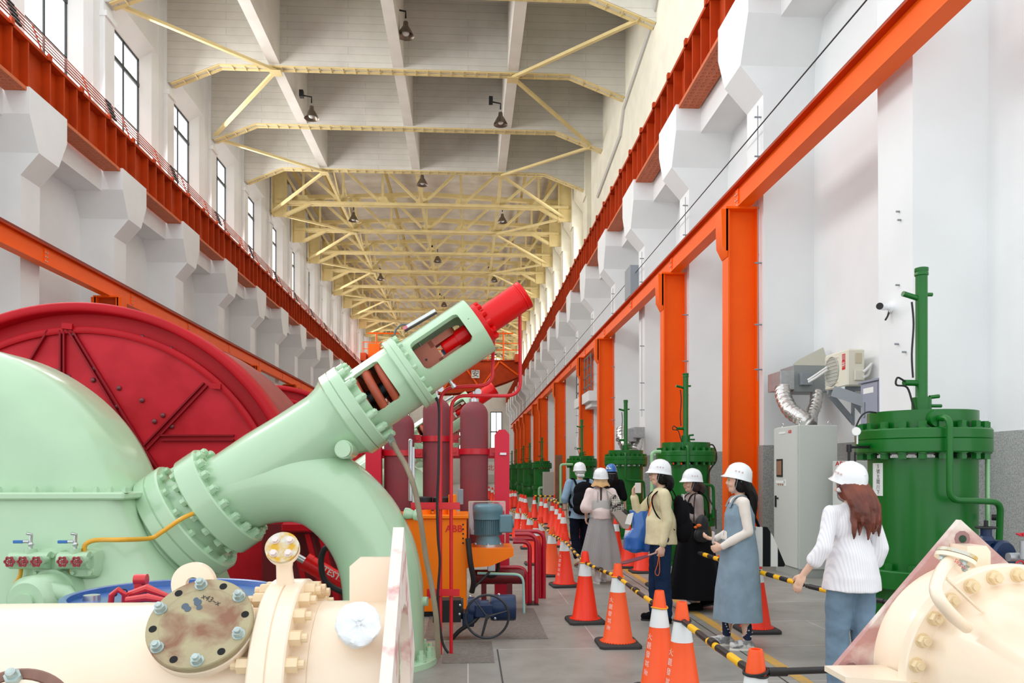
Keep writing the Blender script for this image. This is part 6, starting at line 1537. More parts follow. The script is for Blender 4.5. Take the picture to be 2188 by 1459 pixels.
def helmet(par,hc,R,m=HELM,tilt=0,badges=True,strap=True):
    RT=R@Euler((tilt,0,0)).to_matrix(); c=hc+R@V((0,-.008,.034)); T=lambda x,y,z:c+RT@V((x*.89,y*.88,z*1.0))
    mb=MB(); n=44; rings=[]
    def ring(a,bf,bb,z,sag=0):
        out=[]
        for i in range(n):
            t=2*PI*i/n; x=math.cos(t)*a; y=math.sin(t)*(bf if math.sin(t)>0 else bb); out.append(T(x,y,z-(sag*max(0,math.sin(t))**2)))
        return out
    rings.append(ring(.108,.120,.125,-.006,0)); rings.append(ring(.124,.176,.143,-.022,.012)); rings.append(ring(.127,.180,.146,-.018,.012)); rings.append(ring(.121,.146,.140,-.002,.003))
    for k in range(1,11):
        f=PI/2*k/10.5; cz=math.cos(f); rings.append(ring(.119*cz**.72,.139*cz**.72,.137*cz**.72,-.002+.134*math.sin(f)))
    mb.loft(rings); h=lpart('helmet',mb,m,par)
    mb=MB(); ridge=[T(0,y,.0+.130*math.sqrt(max(0,1-(y/.142)**2))) for y in [-.12+.24*i/12 for i in range(13)]]; mb.tube(ridge,.012,n=8,flat=.6); lpart('crown_ridge',mb,m,h)
    mb=MB(); mb.sph(T(0,-.005,.0),(.088,.098,.045),20,10,RT); lpart('liner',mb,LINER,h)
    mb=MB(); pts=[T(math.cos(t)*.098,-.01+math.sin(t)*.112,-.035-.02*max(0,-math.sin(t))) for t in [PI+PI*i/14 for i in range(15)]]; mb.tube(pts,.012,n=6,flat=.5); lpart('ratchet_band',mb,STRAP,h)
    if badges:
        for s in (-1,1):
            for k in range(3):
                t=math.radians(70-k*13); a,b=.121,.141; f=.36; x=s*math.sin(math.radians(62-k*0+ (k*14)))*a*math.cos(f); y=math.cos(math.radians(62+k*14))*b*math.cos(f); z=-.002+.132*math.sin(f)
                nn=(RT@V((x/a**2,y/b**2,z/.132**2))).normalized(); p=T(x*1.04,y*1.04,z)+nn*.001; _,u,w=basis(nn)
                mb=MB(); mb.tube([p+(u*math.cos(q)+w*math.sin(q))*.006 for q in [2*PI*i/14 for i in range(14)]],.0013,n=5,closed=True); lpart('badge_ring',mb,mat('badge_red',(196,120,110),.5),h)
    if strap:
        for s in (-1,1):
            mb=MB(); pts=[T(s*.108,.03,.0),hc+R@V((s*.080,.030,-.03)),hc+R@V((s*.06,.040,-.085)),hc+R@V((0,.052,-.112))]; mb.tube(smoothpath(pts,5),.006,n=6,flat=.5); lpart('chin_strap',mb,STRAP,h)
    return h
def J(s): # template joints at scale s
    return dict(pel=V((0,0,.93))*s,chest=V((0,0,1.26))*s,neck=V((0,-.005,1.43))*s,head=V((0,.018,1.575))*s)
def torso(mb,s,k=1.0,w=1.0):
    mb.sph(V((0,0,1.29))*s,(.150*s*k*w,.098*s*k,.165*s),20,14); mb.sph(V((0,.0,1.12))*s,(.118*s*k*w,.085*s*k,.16*s),20,14); mb.sph(V((0,-.005,.95))*s,(.152*s*k*w,.105*s*k,.13*s),20,14)
    capsule(mb,V((-.135*w,0,1.375))*s,V((.135*w,0,1.375))*s,.055*s*k); 
def body(par,s,arms,legs,R,palm,female=True,face=True,curls=(.5,.5)):
    """arms: (L,R) each (shoulder,elbow,wrist); legs: (L,R) each (hip,knee,ankle,toe)"""
    mb=MB(); torso(mb,s,.92); hc=V((0,.018,1.575))*s
    capsule(mb,V((0,-.01,1.36))*s,hc+V((0,-.02,-.06))*s,.050*s,.048*s)
    head_geo(mb,hc,R*s if 0 else R,face)
    for i,(sh,el,wr) in enumerate(arms):
        sh,el,wr=V(sh)*s,V(el)*s,V(wr)*s; capsule(mb,sh,el,.046*s,.036*s); capsule(mb,el,wr,.035*s,.023*s)
        hand(mb,wr,palm[i][0],palm[i][1],palm[i][2],curls[i],s)
    for hip,kn,an,toe in legs:
        hip,kn,an,toe=[V(q)*s for q in (hip,kn,an,toe)]; capsule(mb,hip,kn,.078*s,.052*s); capsule(mb,kn,kn+(an-kn)*.35,.050*s,.052*s); capsule(mb,kn+(an-kn)*.35,an,.052*s,.032*s); capsule(mb,an,toe,.032*s,.025*s)
    o=bake('body',mb,SKIN,par,.0065,2); return hc,o
def shoe(par,an,toe,m,sole,s,name='shoe'):
    an,toe=V(an)*s,V(toe)*s; d=(toe-an); dz=V((d.x,d.y,0)).normalized(); pitch=math.atan2(-(d.z+.05),math.hypot(d.x,d.y))*0
    g=min(an.z,toe.z)
    mb=MB(); heel=V((an.x,an.y,an.z-.045))-dz*.035; tp=V((toe.x,toe.y,toe.z-.0))
    capsule(mb,heel,tp,.036,.038); mb.sph(an+V((0,0,-.01)),(.040,.044,.048),14,10); mb.sph((heel+tp)/2+V((0,0,.018)),(.036,.07,.038),14,10,Matrix.Rotation(math.atan2(-dz.x,dz.y),3,'Z'))
    o=bake(name,mb,m,par,.007,2)
    mb=MB(); w=V((dz.y,-dz.x,0)); n=20; ring=[]
    for i in range(n):
        t=2*PI*i/n; f=(math.sin(t)+1)/2; c=heel+(tp-heel)*f+dz*math.sin(t)*.035; ring.append(c+w*math.cos(t)*(.037+.006*f)+V((0,0,-.030)))
    ring=[p+dz*0 for p in ring]; mb.loft([[p+V((0,0,-.014)) for p in ring],ring,[p+V((0,0,.006)) for p in ring]]); lpart('sole',mb,sole,o)
    return o
def skirt(name,par,levels,m,waves=10,amp=.012,thick=.006,label=None,seed=0):
    # levels: (z, cx, cy, rx, ry)
    n=96; outer=[];inner=[]
    z0=levels[0][0]; z1=levels[-1][0]
    lv=[]
    for a,b in zip(levels,levels[1:]):
        for k in range(8): t=k/8; lv.append(tuple(a[i]+(b[i]-a[i])*t for i in range(5)))
    lv.append(levels[-1])
    for z,cx,cy,rx,ry in lv:
        f=(z0-z)/(z0-z1+1e-9); o=[];i_=[]
        for k in range(n):
            t=2*PI*k/n; w=1+amp*f/max(rx,.05)*(math.sin(waves*t+seed+1.3*f)+.6*math.sin((waves*.6+1)//1*t+2*seed-2*f)+.35*noise.noise(V((math.cos(t)*3,math.sin(t)*3,z*3+seed))))
            o.append(V((cx+math.cos(t)*rx*w,cy+math.sin(t)*ry*w,z))); i_.append(V((cx+math.cos(t)*(rx*w-thick),cy+math.sin(t)*(ry*w-thick),z)))
        outer.append(o); inner.append(i_)
    mb=MB(); rings=outer+inner[::-1]; mb.loft(rings,cap=True)
    return lpart(name,mb,m,par,label,smooth=70)
def sleeve(mb,sh,el,wr,s,r=(.062,.05,.04),frac=1.0,inc=.0):
    sh,el,wr=V(sh)*s,V(el)*s,V(wr)*s; capsule(mb,sh,el,r[0]*s,r[1]*s); 
    if frac>0: capsule(mb,el,el+(wr-el)*frac,r[1]*s,r[2]*s)
def pants(par,s,legs,m,r=(.095,.072,.060),cut=.0,name='trousers',label=None,fold=.008):
    mb=MB(); mb.sph(V((0,-.005,.93))*s,(.158*s,.108*s,.12*s),20,14)
    for hip,kn,an,toe in legs:
        hip,kn,an=[V(q)*s for q in (hip,kn,an)]; capsule(mb,hip,kn,r[0]*s,r[1]*s); capsule(mb,kn,an+(kn-an).normalized()*(.04+cut),r[1]*s,r[2]*s)
    return bake(name,mb,m,par,.010,3,fold,9,label,stretch=1.2)
def top(par,s,arms,m,k=1.14,r=(.064,.052,.042),frac=1,hem=.90,w=1.0,name='shirt',label=None,fold=.006,extra=None,hemr=(.165,.12)):
    mb=MB(); torso(mb,s,k,w*1.0)
    c0=V((0,0,1.0))*s; mb.lathe([(hem*s,.01),(hem*s,hemr[0]*s),(1.1*s,.14*s*k),(1.25*s,.1*s)],(0,0,0),(0,0,1),n=28)
    for a in arms: sleeve(mb,*a,s,r,frac)
    mb.lathe([(1.38*s,.075*s),(1.435*s,.062*s),(1.44*s,.055*s)],(0,-.008*s,0),(0,0,1),n=20)
    if extra: extra(mb)
    o=bake(name,mb,m,par,.009,3,fold,9,label,stretch=.8)
    # flatten depth a little for hem
    for v in o.data.vertices:
        if v.co.z<1.05*s: v.co.y*=.93+.07*min(1,max(0,(v.co.z-.95*s)/(.10*s)))*1
    return o
def person(px,Y,rot,lab,s):
    x=P(px,1200,Y=Y).x; t=thing('person',(x,Y,0),lab,'person',rot=0); t.rotation_euler.z=rot; return t
def std_legs(sx=.088,dy=0,step=0.0,lift=0):
    return [((-sx,0,.90),(-sx-.005,step*.5+.01,.49),(-sx-.005,-.02+step,.085),(-sx-.012,.11+step,.045)),((sx,0,.90),(sx+.005,-step*.5+.01,.49),(sx+.005,-.02-step,.085+lift),(sx+.012,.11-step,.045+lift*.3))]
I3=Matrix.Identity(3)
def rotz(a): return Matrix.Rotation(a,3,'Z')
BLK=mat('black_cloth',(20,20,23),.9,spec=.1,bump=.15,bs=60); NAVYJ=mat('dark_denim',(28,48,78),.85,var=.12,vs=14,spec=.15); DENIM=mat('light_denim',(132,152,166),.85,var=.08,vs=10,bump=.15,bs=120,spec=.15)
JEAN=mat('mid_denim',(116,140,160),.85,var=.12,vs=7,bump=.15,bs=100,spec=.15)
CARD=mat('yellow_cardigan',(222,210,172),.9,var=.03,vs=20,bump=.2,bs=80,spec=.1); OFFW=mat('off_white_knit',(232,222,212),.9,bump=.2,bs=90,spec=.1)
TAUPE=mat('taupe_cloth',(150,136,130),.85,spec=.15); PINK=mat('sheer_pink_blouse',(234,216,210),.85,spec=.15); GSK=mat('grey_stripe_skirt',(168,166,164),.85,spec=.15); SHB=mat('chambray_shirt',(140,166,188),.85,var=.05,vs=10,spec=.15)
NAVT=mat('black_navy_trousers',(14,18,32),.85,spec=.1)
def stripes(name,c1,c2,scale,axis='X',w=.5):
    m=mat(name,c1,.85,spec=.15); nt=m.node_tree; N=nt.nodes; L=nt.links; b=N['Principled BSDF']
    tc=N.new('ShaderNodeTexCoord'); wv=N.new('ShaderNodeTexWave'); wv.bands_direction=axis; wv.inputs['Scale'].default_value=scale; wv.inputs['Distortion'].default_value=.1; wv.inputs['Detail'].default_value=0
    L.new(tc.outputs['Object'],wv.inputs['Vector']); cr=N.new('ShaderNodeValToRGB'); cr.color_ramp.elements[0].position=w-.08; cr.color_ramp.elements[1].position=w+.08
    cr.color_ramp.elements[0].color=rgb(*c1); cr.color_ramp.elements[1].color=rgb(*c2); L.new(wv.outputs['Fac'],cr.inputs['Fac']); L.new(cr.outputs['Color'],b.inputs['Base Color']); return m
STRP=stripes('striped_shirt',(242,240,242),(229,228,234),20,'X',.66)
HBLK=mat('black_hair',(18,12,12),.5,spec=.2,bump=.3,bs=50); HBRN=mat('brown_hair',(128,62,40),.5,c2=(88,40,28),vs=5,bump=.3,bs=50); HDB=mat('dark_brown_hair',(58,42,38),.55,spec=.25,bump=.3,bs=50)
def hairdo(par,hc,R,m,length,w=.085,back=.06,wave=0,front=False,seed=1,spread=1.2,drift=(0,0,0)):
    T=lambda x,y,z: hc+R@V((x,y,z)); mb=MB(); mb.sph(T(0,-.022,.012),(.086,.090,.100),20,14,R)
    for s in (-1,1): 
        mb.sph(T(s*.062,-.02,-.03),(.030,.062,.075),12,10,R)
    rnd=random.Random(seed); dv=V(drift)
    k=17
    for i in range(k):
        a=-1.35+2.7*i/(k-1); x=math.sin(a)*w; y=-math.cos(a)*w*.85-.012
        L=length*(.78+.3*rnd.random()-(.12 if abs(a)>1.2 else 0)); pts=[]
        for j in range(9):
            f=j/8; ww=wave*math.sin(f*9+i*1.9+seed)*f; pts.append(T(x*(1+(spread-1)*f)+ww,y-.015*math.sin(f*PI)*1.5+ (-.035*min(1,f*2.2))+ww*.6,.0-L*f)+dv*f)
        rs=[.030,.030,.029,.028,.026,.024,.020,.014,.006]
        mb.tube(pts,rs,n=8)
    return bake('hair',mb,m,par,.0065,1,.004,45,stretch=.10)
def face_details(par,hc,R):
    T=lambda x,y,z: hc+R@V((x,y,z))
    mb=MB()
    for s in (-1,1): mb.sph(T(s*.031,.0805,.010),(.0105,.006,.0045),10,6,R)
    e=lpart('eyes',mb,mat('eye_dark',(40,28,26),.3),par)
    mb=MB()
    for s in (-1,1): capsule(mb,T(s*.018,.092,.032),T(s*.046,.080,.034),.0028,n=6)
    lpart('eyebrows',mb,mat('brow',(60,44,40),.8),par)
    mb=MB(); capsule(mb,T(-.016,.0855,-.050),T(.016,.0855,-.050),.0042,n=6); capsule(mb,T(-.013,.0855,-.058),T(.013,.0855,-.058),.0052,n=6); lpart('lips',mb,mat('lips',(196,110,104),.45),par)
def strap_path(par,name,pts,r,m,flat=.35): mb=MB(); mb.tube(smoothpath(pts,6),r,n=8,flat=flat); return lpart(name,mb,m,par)
def thing_at(par,name,label,cat,group=None):
    # top-level thing sharing the person's local frame
    t=thing(name,par.location,label,cat,group); t.rotation_euler=par.rotation_euler; return t
WH=mat('white_shoe',(226,222,222),.5); SOLEW=mat('sole_white',(236,232,222),.6); SOLEB=mat('sole_dark',(40,38,38),.7)
DOWN=((0,.08,-1),(1,0,0))
# ---------------------------------------------------------------- woman in denim dress
def denim_woman():
    s=.955; t=person(1580,6.85,math.radians(84),'woman in long denim dress and white sleeves, facing left with a white helmet',s)
    R=rotz(.0)
    arms=[((-.165,0,1.375),(-.21,-.03,1.11),(-.13,.19,.97)),((.165,0,1.375),(.20,-.02,1.12),(.10,.20,1.02))]
    legs=[((-.088,0,.90),(-.09,-.01,.49),(-.09,-.05,.085),(-.10,.08,.045)),((.088,0,.90),(.09,.06,.49),(.09,.10,.085),(.10,.23,.045))]
    hc,_=body(t,s,arms,legs,R,[((.45,.8,-.35),(.9,-.4,0),-1),((-.1,1,0),(0,0,1),1)],curls=(.9,.8))
    face_details(t,hc,R)
    top(t,s,arms,OFFW,k=1.06,r=(.056,.046,.034),hem=1.0,name='sweater',label='off white knitted long sleeved sweater')
    skirt('denim_dress',t,[(1.39*s,0,-.01,.135,.075),(1.34*s,0,-.0,.15,.105),(1.26*s,0,0,.172,.130),(1.1*s,0,0,.172,.135),(.9*s,0,0,.195,.165),(.55*s,0,.01,.215,.20),(.27*s,0,.01,.225,.215)],DENIM,waves=5,amp=.010,label='long sleeveless blue denim pinafore dress')
    for x in (-.075,.075): strap_path(t,'shoulder_strap',[(x,.11*s,1.33*s),(x,.06*s,1.42*s),(x,-.03*s,1.432*s),(x,-.10*s,1.33*s)],.022,DENIM,.25)
    mb=MB()
    for z in (1.28,1.22,1.10): mb.sph((-.03,-.128*s,z*s),.009,8,6)
    lpart('buttons',mb,BLACK,t)
    for i,(h,k,a,to) in enumerate(legs):
        mb=MB(); capsule(mb,V(a)*s+V((0,0,.13)),V(a)*s+V((0,0,-.01)),.043*s,.038*s); so=bake('sock',mb,mat('navy_sock',(26,38,66),.9),t,.007,1)
        q=MB(); rr=random.Random(i)
        for z in (.10,.075,.12,.045):
            an=rr.random()*6.28
            for a2 in (an,an+2.1,an+4.2):
                p=V(a)*s+V((math.cos(a2)*.042,math.sin(a2)*.042,z)); q.sph(p,(.008,.008,.007),6,4)
        lpart('sock_flowers',q,mat('sock_white',(220,222,226),.8),so)
        shoe(t,a,to,mat('grey_white_trainer',(214,212,210),.5,c2=(130,132,134),vs=14,thr=(.48,.56)),SOLEW,s)
    helmet(t,hc,R,tilt=.26)
    hairdo(t,hc,R,HBLK,.35,w=.078,seed=3,spread=1.15,drift=(0,-.035,0))
    ph=thing_at(t,'mobile_phone','smartphone with a pale edge held by the woman in the denim dress','phone'); 
    c=V((-.02,.25,1.03))*s; part('phone_body',MB().rbox(c-V((.035,.006,.045)),c+V((.035,.006,.065)),.004),mat('phone_grey',(196,190,192),.3),ph,local=True)
    # tote bag hanging behind
    b=thing_at(t,'tote_bag','black and white fluffy striped tote bag behind the denim dress','bag')
    STB=stripes('bag_stripes',(28,28,30),(232,230,226),2.3,'Y',.56)
    mb=MB(); mb.loft([[V((.14+x,y,z)) for x,y in ((-.03,-.30-e),(.05,-.30-e),(.05,-.10+e*.4),(-.03,-.10+e*.4))] for z,e in ((.72,.13),(.74,.14),(1.0,.03),(1.08,-.02))]); part('bag_body',mb,STB,b,local=True)
    mb=MB(); mb.tube(smoothpath([(.15,-.22,1.06),(.16,-.16,1.2),(.16,-.05,1.33),(.15,-.02,1.35)],5),.013,n=8); part('handle',mb,BLK,b,local=True)
denim_woman()
# ---------------------------------------------------------------- woman in striped shirt
def striped_woman():
    s=.95; t=person(1818,5.2,math.radians(12),'woman in striped white shirt and jeans with long brown hair, seen from behind, white helmet',s)
    R=rotz(.2)
    arms=[((-.165,0,1.375),(-.25,-.03,1.13),(-.34,.08,.93)),((.165,0,1.375),(.215,-.05,1.12),(.20,.05,.90))]
    legs=std_legs(.085,step=.05)
    hc,_=body(t,s,arms,legs,R,[((-.35,.25,-.9),(1,.3,0),-1),((0,.2,-1),(-1,0,0),1)],curls=(.35,.5))
    pants(t,s,legs,JEAN,r=(.105,.083,.078),name='jeans',label='mid blue loose jeans')
    def ex(mb): mb.lathe([(.83*s,.01),(.82*s,.212*s),(.92*s,.200*s),(1.1*s,.148*s)],(0,-.01,0),(0,0,1),n=30)
    top(t,s,arms,STRP,k=1.12,r=(.060,.056,.060),frac=.45,hem=.86,extra=ex,label='loose white shirt with fine grey stripes and three quarter sleeves',fold=.007,w=1.0)
    for h,k,a,to in legs: shoe(t,a,to,WH,SOLEW,s)
    helmet(t,hc,R,tilt=.30)
    T=lambda x,y,z: hc+R@V((x,y,z))
    mb=MB(); mb.tube([T(math.cos(q)*.094,-.018+math.sin(q)*.106,-.030-.035*max(0,-math.sin(q))) for q in [PI*.9+PI*1.2*i/20 for i in range(21)]],.016,n=8); bake('towel_band',mb,mat('fluffy_white',(228,228,230),.95,bump=.8,bs=120),t,.006,1,.003,60)
    hairdo(t,hc,R,HBRN,.34,w=.100,wave=.022,seed=8,spread=1.3,drift=(.035,-.03,0))
striped_woman()
# ---------------------------------------------------------------- woman with phone, yellow cardigan
def cardigan_woman():
    s=.985; t=person(1412,8.05,math.radians(88),'woman in pale yellow cardigan and dark jeans taking a photo, white helmet, facing left',s)
    R=rotz(.05)
    arms=[((-.165,0,1.375),(-.195,-.03,1.09),(-.20,.03,.83)),((.165,0,1.375),(.20,.21,1.14),(.13,.27,1.35))]
    legs=[((-.088,0,.90),(-.09,.0,.49),(-.09,-.03,.085),(-.10,.10,.045)),((.088,0,.90),(.09,.03,.49),(.09,.03,.085),(.10,.16,.045))]
    hc,_=body(t,s,arms,legs,R,[((.05,.10,-1),(1,0,0),-1),((-.1,.05,1),(-.5,-1,0),1)],curls=(.9,.95))
    face_details(t,hc,R)
    T=lambda x,y,z: hc+R@V((x,y,z))
    mb=MB()
    for sx in (-1,1): mb.tube([T(sx*.032+math.cos(q)*.022,.100,.008+math.sin(q)*.018) for q in [2*PI*i/20 for i in range(20)]],.0016,n=5,closed=True); mb.tube([T(sx*.054,.098,.012),T(sx*.080,.0,.008)],.0015,n=5)
    lpart('glasses',mb,mat('glasses_metal',(120,100,80),.3,metal=.6),t)
    pants(t,s,legs,NAVYJ,r=(.100,.084,.080),name='jeans',label='dark blue wide jeans')
    top(t,s,arms,CARD,k=1.16,r=(.062,.054,.044),frac=.88,hem=.84,hemr=(.185,.12),name='cardigan',label='pale yellow knitted cardigan')
    for h,k,a,to in legs: shoe(t,a,to,BLK,SOLEB,s)
    helmet(t,hc,R,tilt=.14)
    hairdo(t,hc,R,HBLK,.165,w=.078,seed=5,spread=1.05)
    OR=mat('lanyard_orange',(246,116,24),.5)
    strap_path(t,'lanyard',[(.05,-.05,1.44*s),(-.075,.0,1.435*s),(-.08,.09*s,1.36*s),(-.05,.135*s,1.2*s),(-.04,.14*s,1.12*s)],.008,OR)
    ph=thing_at(t,'mobile_phone','small pale phone held up by the woman in the yellow cardigan','phone'); c=V((.075,.235,1.435))*s; part('phone_body',MB().rbox(c-V((.012,.035,.055)),c+V((.0,.030,.055)),.005),mat('phone_pale',(214,206,196),.3),ph,local=True)
    # backpack
    bp=thing_at(t,'backpack','black backpack on the back of the woman in the yellow cardigan','bag')
    mb=MB(); mb.sph((0,-.215,1.12),(.13,.085,.20),18,14); mb.sph((0,-.24,.98),(.13,.10,.15),18,14); mb.sph((0,-.19,1.24),(.10,.06,.10),14,10); bake('pack_body',mb,BLK,bp,.010,3,.008,10)
    for x in (-.10,.10): strap_path(bp,'strap',[(x,-.16,1.27),(x,-.08,1.425*s+.015),(x,.03,1.42*s),(x*1.15,.118,1.30),(x*1.35,.06,1.12),(x*1.1,-.12,.98)],.018,BLK,.3)
    part('white_card',MB().rbox((-.06,-.235,1.27),(.03,-.225,1.35),.002),mat('paper_white',(238,238,234)),bp,local=True)
    # blue plastic bag
    bb=thing_at(t,'plastic_bag','shiny blue plastic bag with a white corner held in front of the cardigan woman','bag')
    mb=MB(); mb.loft([[V((.16+x,y,z)) for x,y in ((-.05*k,y0),(.05*k,y0),(.06*k,(y0+y1)/2),(.05*k,y1),(-.05*k,y1),(-.06*k,(y0+y1)/2))] for z,y0,y1,k in ((.72,.10,.30,.4),(.76,.06,.36,1),(.88,.04,.36,1.2),(.98,.05,.27,1.1),(1.08,.06,.27,.8),(1.17,.10,.30,.5))]); bake('bag_body',mb,mat('blue_plastic',(40,104,186),.3,coat=.4,var=.12,vs=9),bb,.008,3,.014,12)
    part('white_corner',MB().prism([V((.10,.27,1.15)),V((.10,.33,1.13)),V((.10,.36,1.03)),V((.10,.30,1.02))],(.02,0,0)),mat('paper_white',(238,238,234)),bb,local=True)
    # paddle / fan with orange strap
    fn=thing_at(t,'hand_fan','dark red paddle shaped board with orange strap held in the lowered hand','hand fan')
    w=V((-.19,.06,.765))*s; mb=MB(); mb.tube([w+V((.03,-.02,.01)),w+V((-.02,.12,-.03))],.009,n=8); part('handle',mb,mat('fan_edge',(206,160,150),.5),fn,local=True)
    mb=MB(); c=w+V((-.02,.24,-.07)); rot=Matrix.Rotation(-.28,3,'X'); rg=[]
    mb.prism([c+rot@V((a*.10,b,0)) for a,b in ((-.4,-.15),(.4,-.15),(1,-.02),(1,.12),(.4,.17),(-.4,.17),(-1,.12),(-1,-.02))],rot@V((0,0,.008))); part('blade',mb,mat('fan_maroon',(120,52,60),.5,var=.1,vs=20),fn,local=True)
    mb=MB(); mb.tube(smoothpath([w+V((0,0,-.02)),w+V((-.02,.02,-.12)),w+V((-.02,.045,-.2)),w+V((-.02,.02,-.235)),w+V((-.02,0,-.2)),w+V((0,-.005,-.1)),w+V((0,0,-.02))],5),.007,n=6,flat=.5); part('strap',mb,OR,fn,local=True)
cardigan_woman()
# ---------------------------------------------------------------- woman in black dress
def black_dress():
    s=.925; t=person(1481,8.75,math.radians(96),'woman in long black dress over taupe top, white helmet, facing left beside the cardigan woman',s)
    R=rotz(.15)
    arms=[((-.165,0,1.375),(-.20,.00,1.12),(-.16,.18,1.18)),((.165,0,1.375),(.20,.0,1.12),(.10,.20,1.20))]
    legs=[((-.088,0,.90),(-.09,-.02,.49),(-.09,-.02,.085),(-.10,.11,.045)),((.088,0,.90),(.09,-.10,.50),(.09,-.24,.14),(.10,-.13,.05))]
    hc,_=body(t,s,arms,legs,R,[((.3,.9,.2),(0,-.2,1),-1),((-.3,.9,.2),(0,-.2,1),1)],curls=(.7,.7))
    face_details(t,hc,R)
    top(t,s,arms,TAUPE,k=1.15,r=(.066,.058,.046),frac=.85,hem=1.0,name='blouse',label='taupe long sleeved blouse')
    skirt('black_dress',t,[(1.33*s,0,.02,.12,.10),(1.22*s,0,0,.175,.135),(1.05*s,0,0,.18,.14),(.85*s,0,-.01,.21,.19),(.5*s,0,-.03,.25,.27),(.16*s,0,-.04,.29,.34)],BLK,waves=7,amp=.02,label='long black corduroy pinafore dress')
    for x in (-.075,.075): strap_path(t,'shoulder_strap',[(x,.11*s,1.31*s),(x,.06*s,1.42*s),(x,-.03*s,1.432*s),(x,-.10*s,1.30*s)],.016,BLK,.25)
    for h,k,a,to in legs: shoe(t,a,to,BLK,SOLEB,s)
    helmet(t,hc,R,tilt=.05); hairdo(t,hc,R,HDB,.135,w=.082,seed=6,spread=1.05)
    b=thing_at(t,'shoulder_bag','soft black shoulder bag with orange tag on the woman in the black dress','bag')
    mb=MB(); mb.sph((-.25,.0,.98),(.03,.085,.13),16,12); mb.sph((-.25,.0,.88),(.035,.10,.09),16,12); bake('bag_body',mb,mat('black_leather',(26,26,28),.4),b,.009,3,.010,12)
    strap_path(b,'strap',[(-.24,.09,1.03),(-.20,.07,1.25),(-.13,.02,1.35),(-.13,-.04,1.35),(-.20,-.09,1.25),(-.24,-.09,1.03)],.010,BLK)
    mb=MB(); mb.sph((-.31,.06,.99),(.012,.03,.018),8,6); mb.sph((-.31,.10,.97),(.010,.02,.014),8,6); part('orange_tag',mb,mat('lanyard_orange',(246,116,24)),b,local=True)
black_dress()
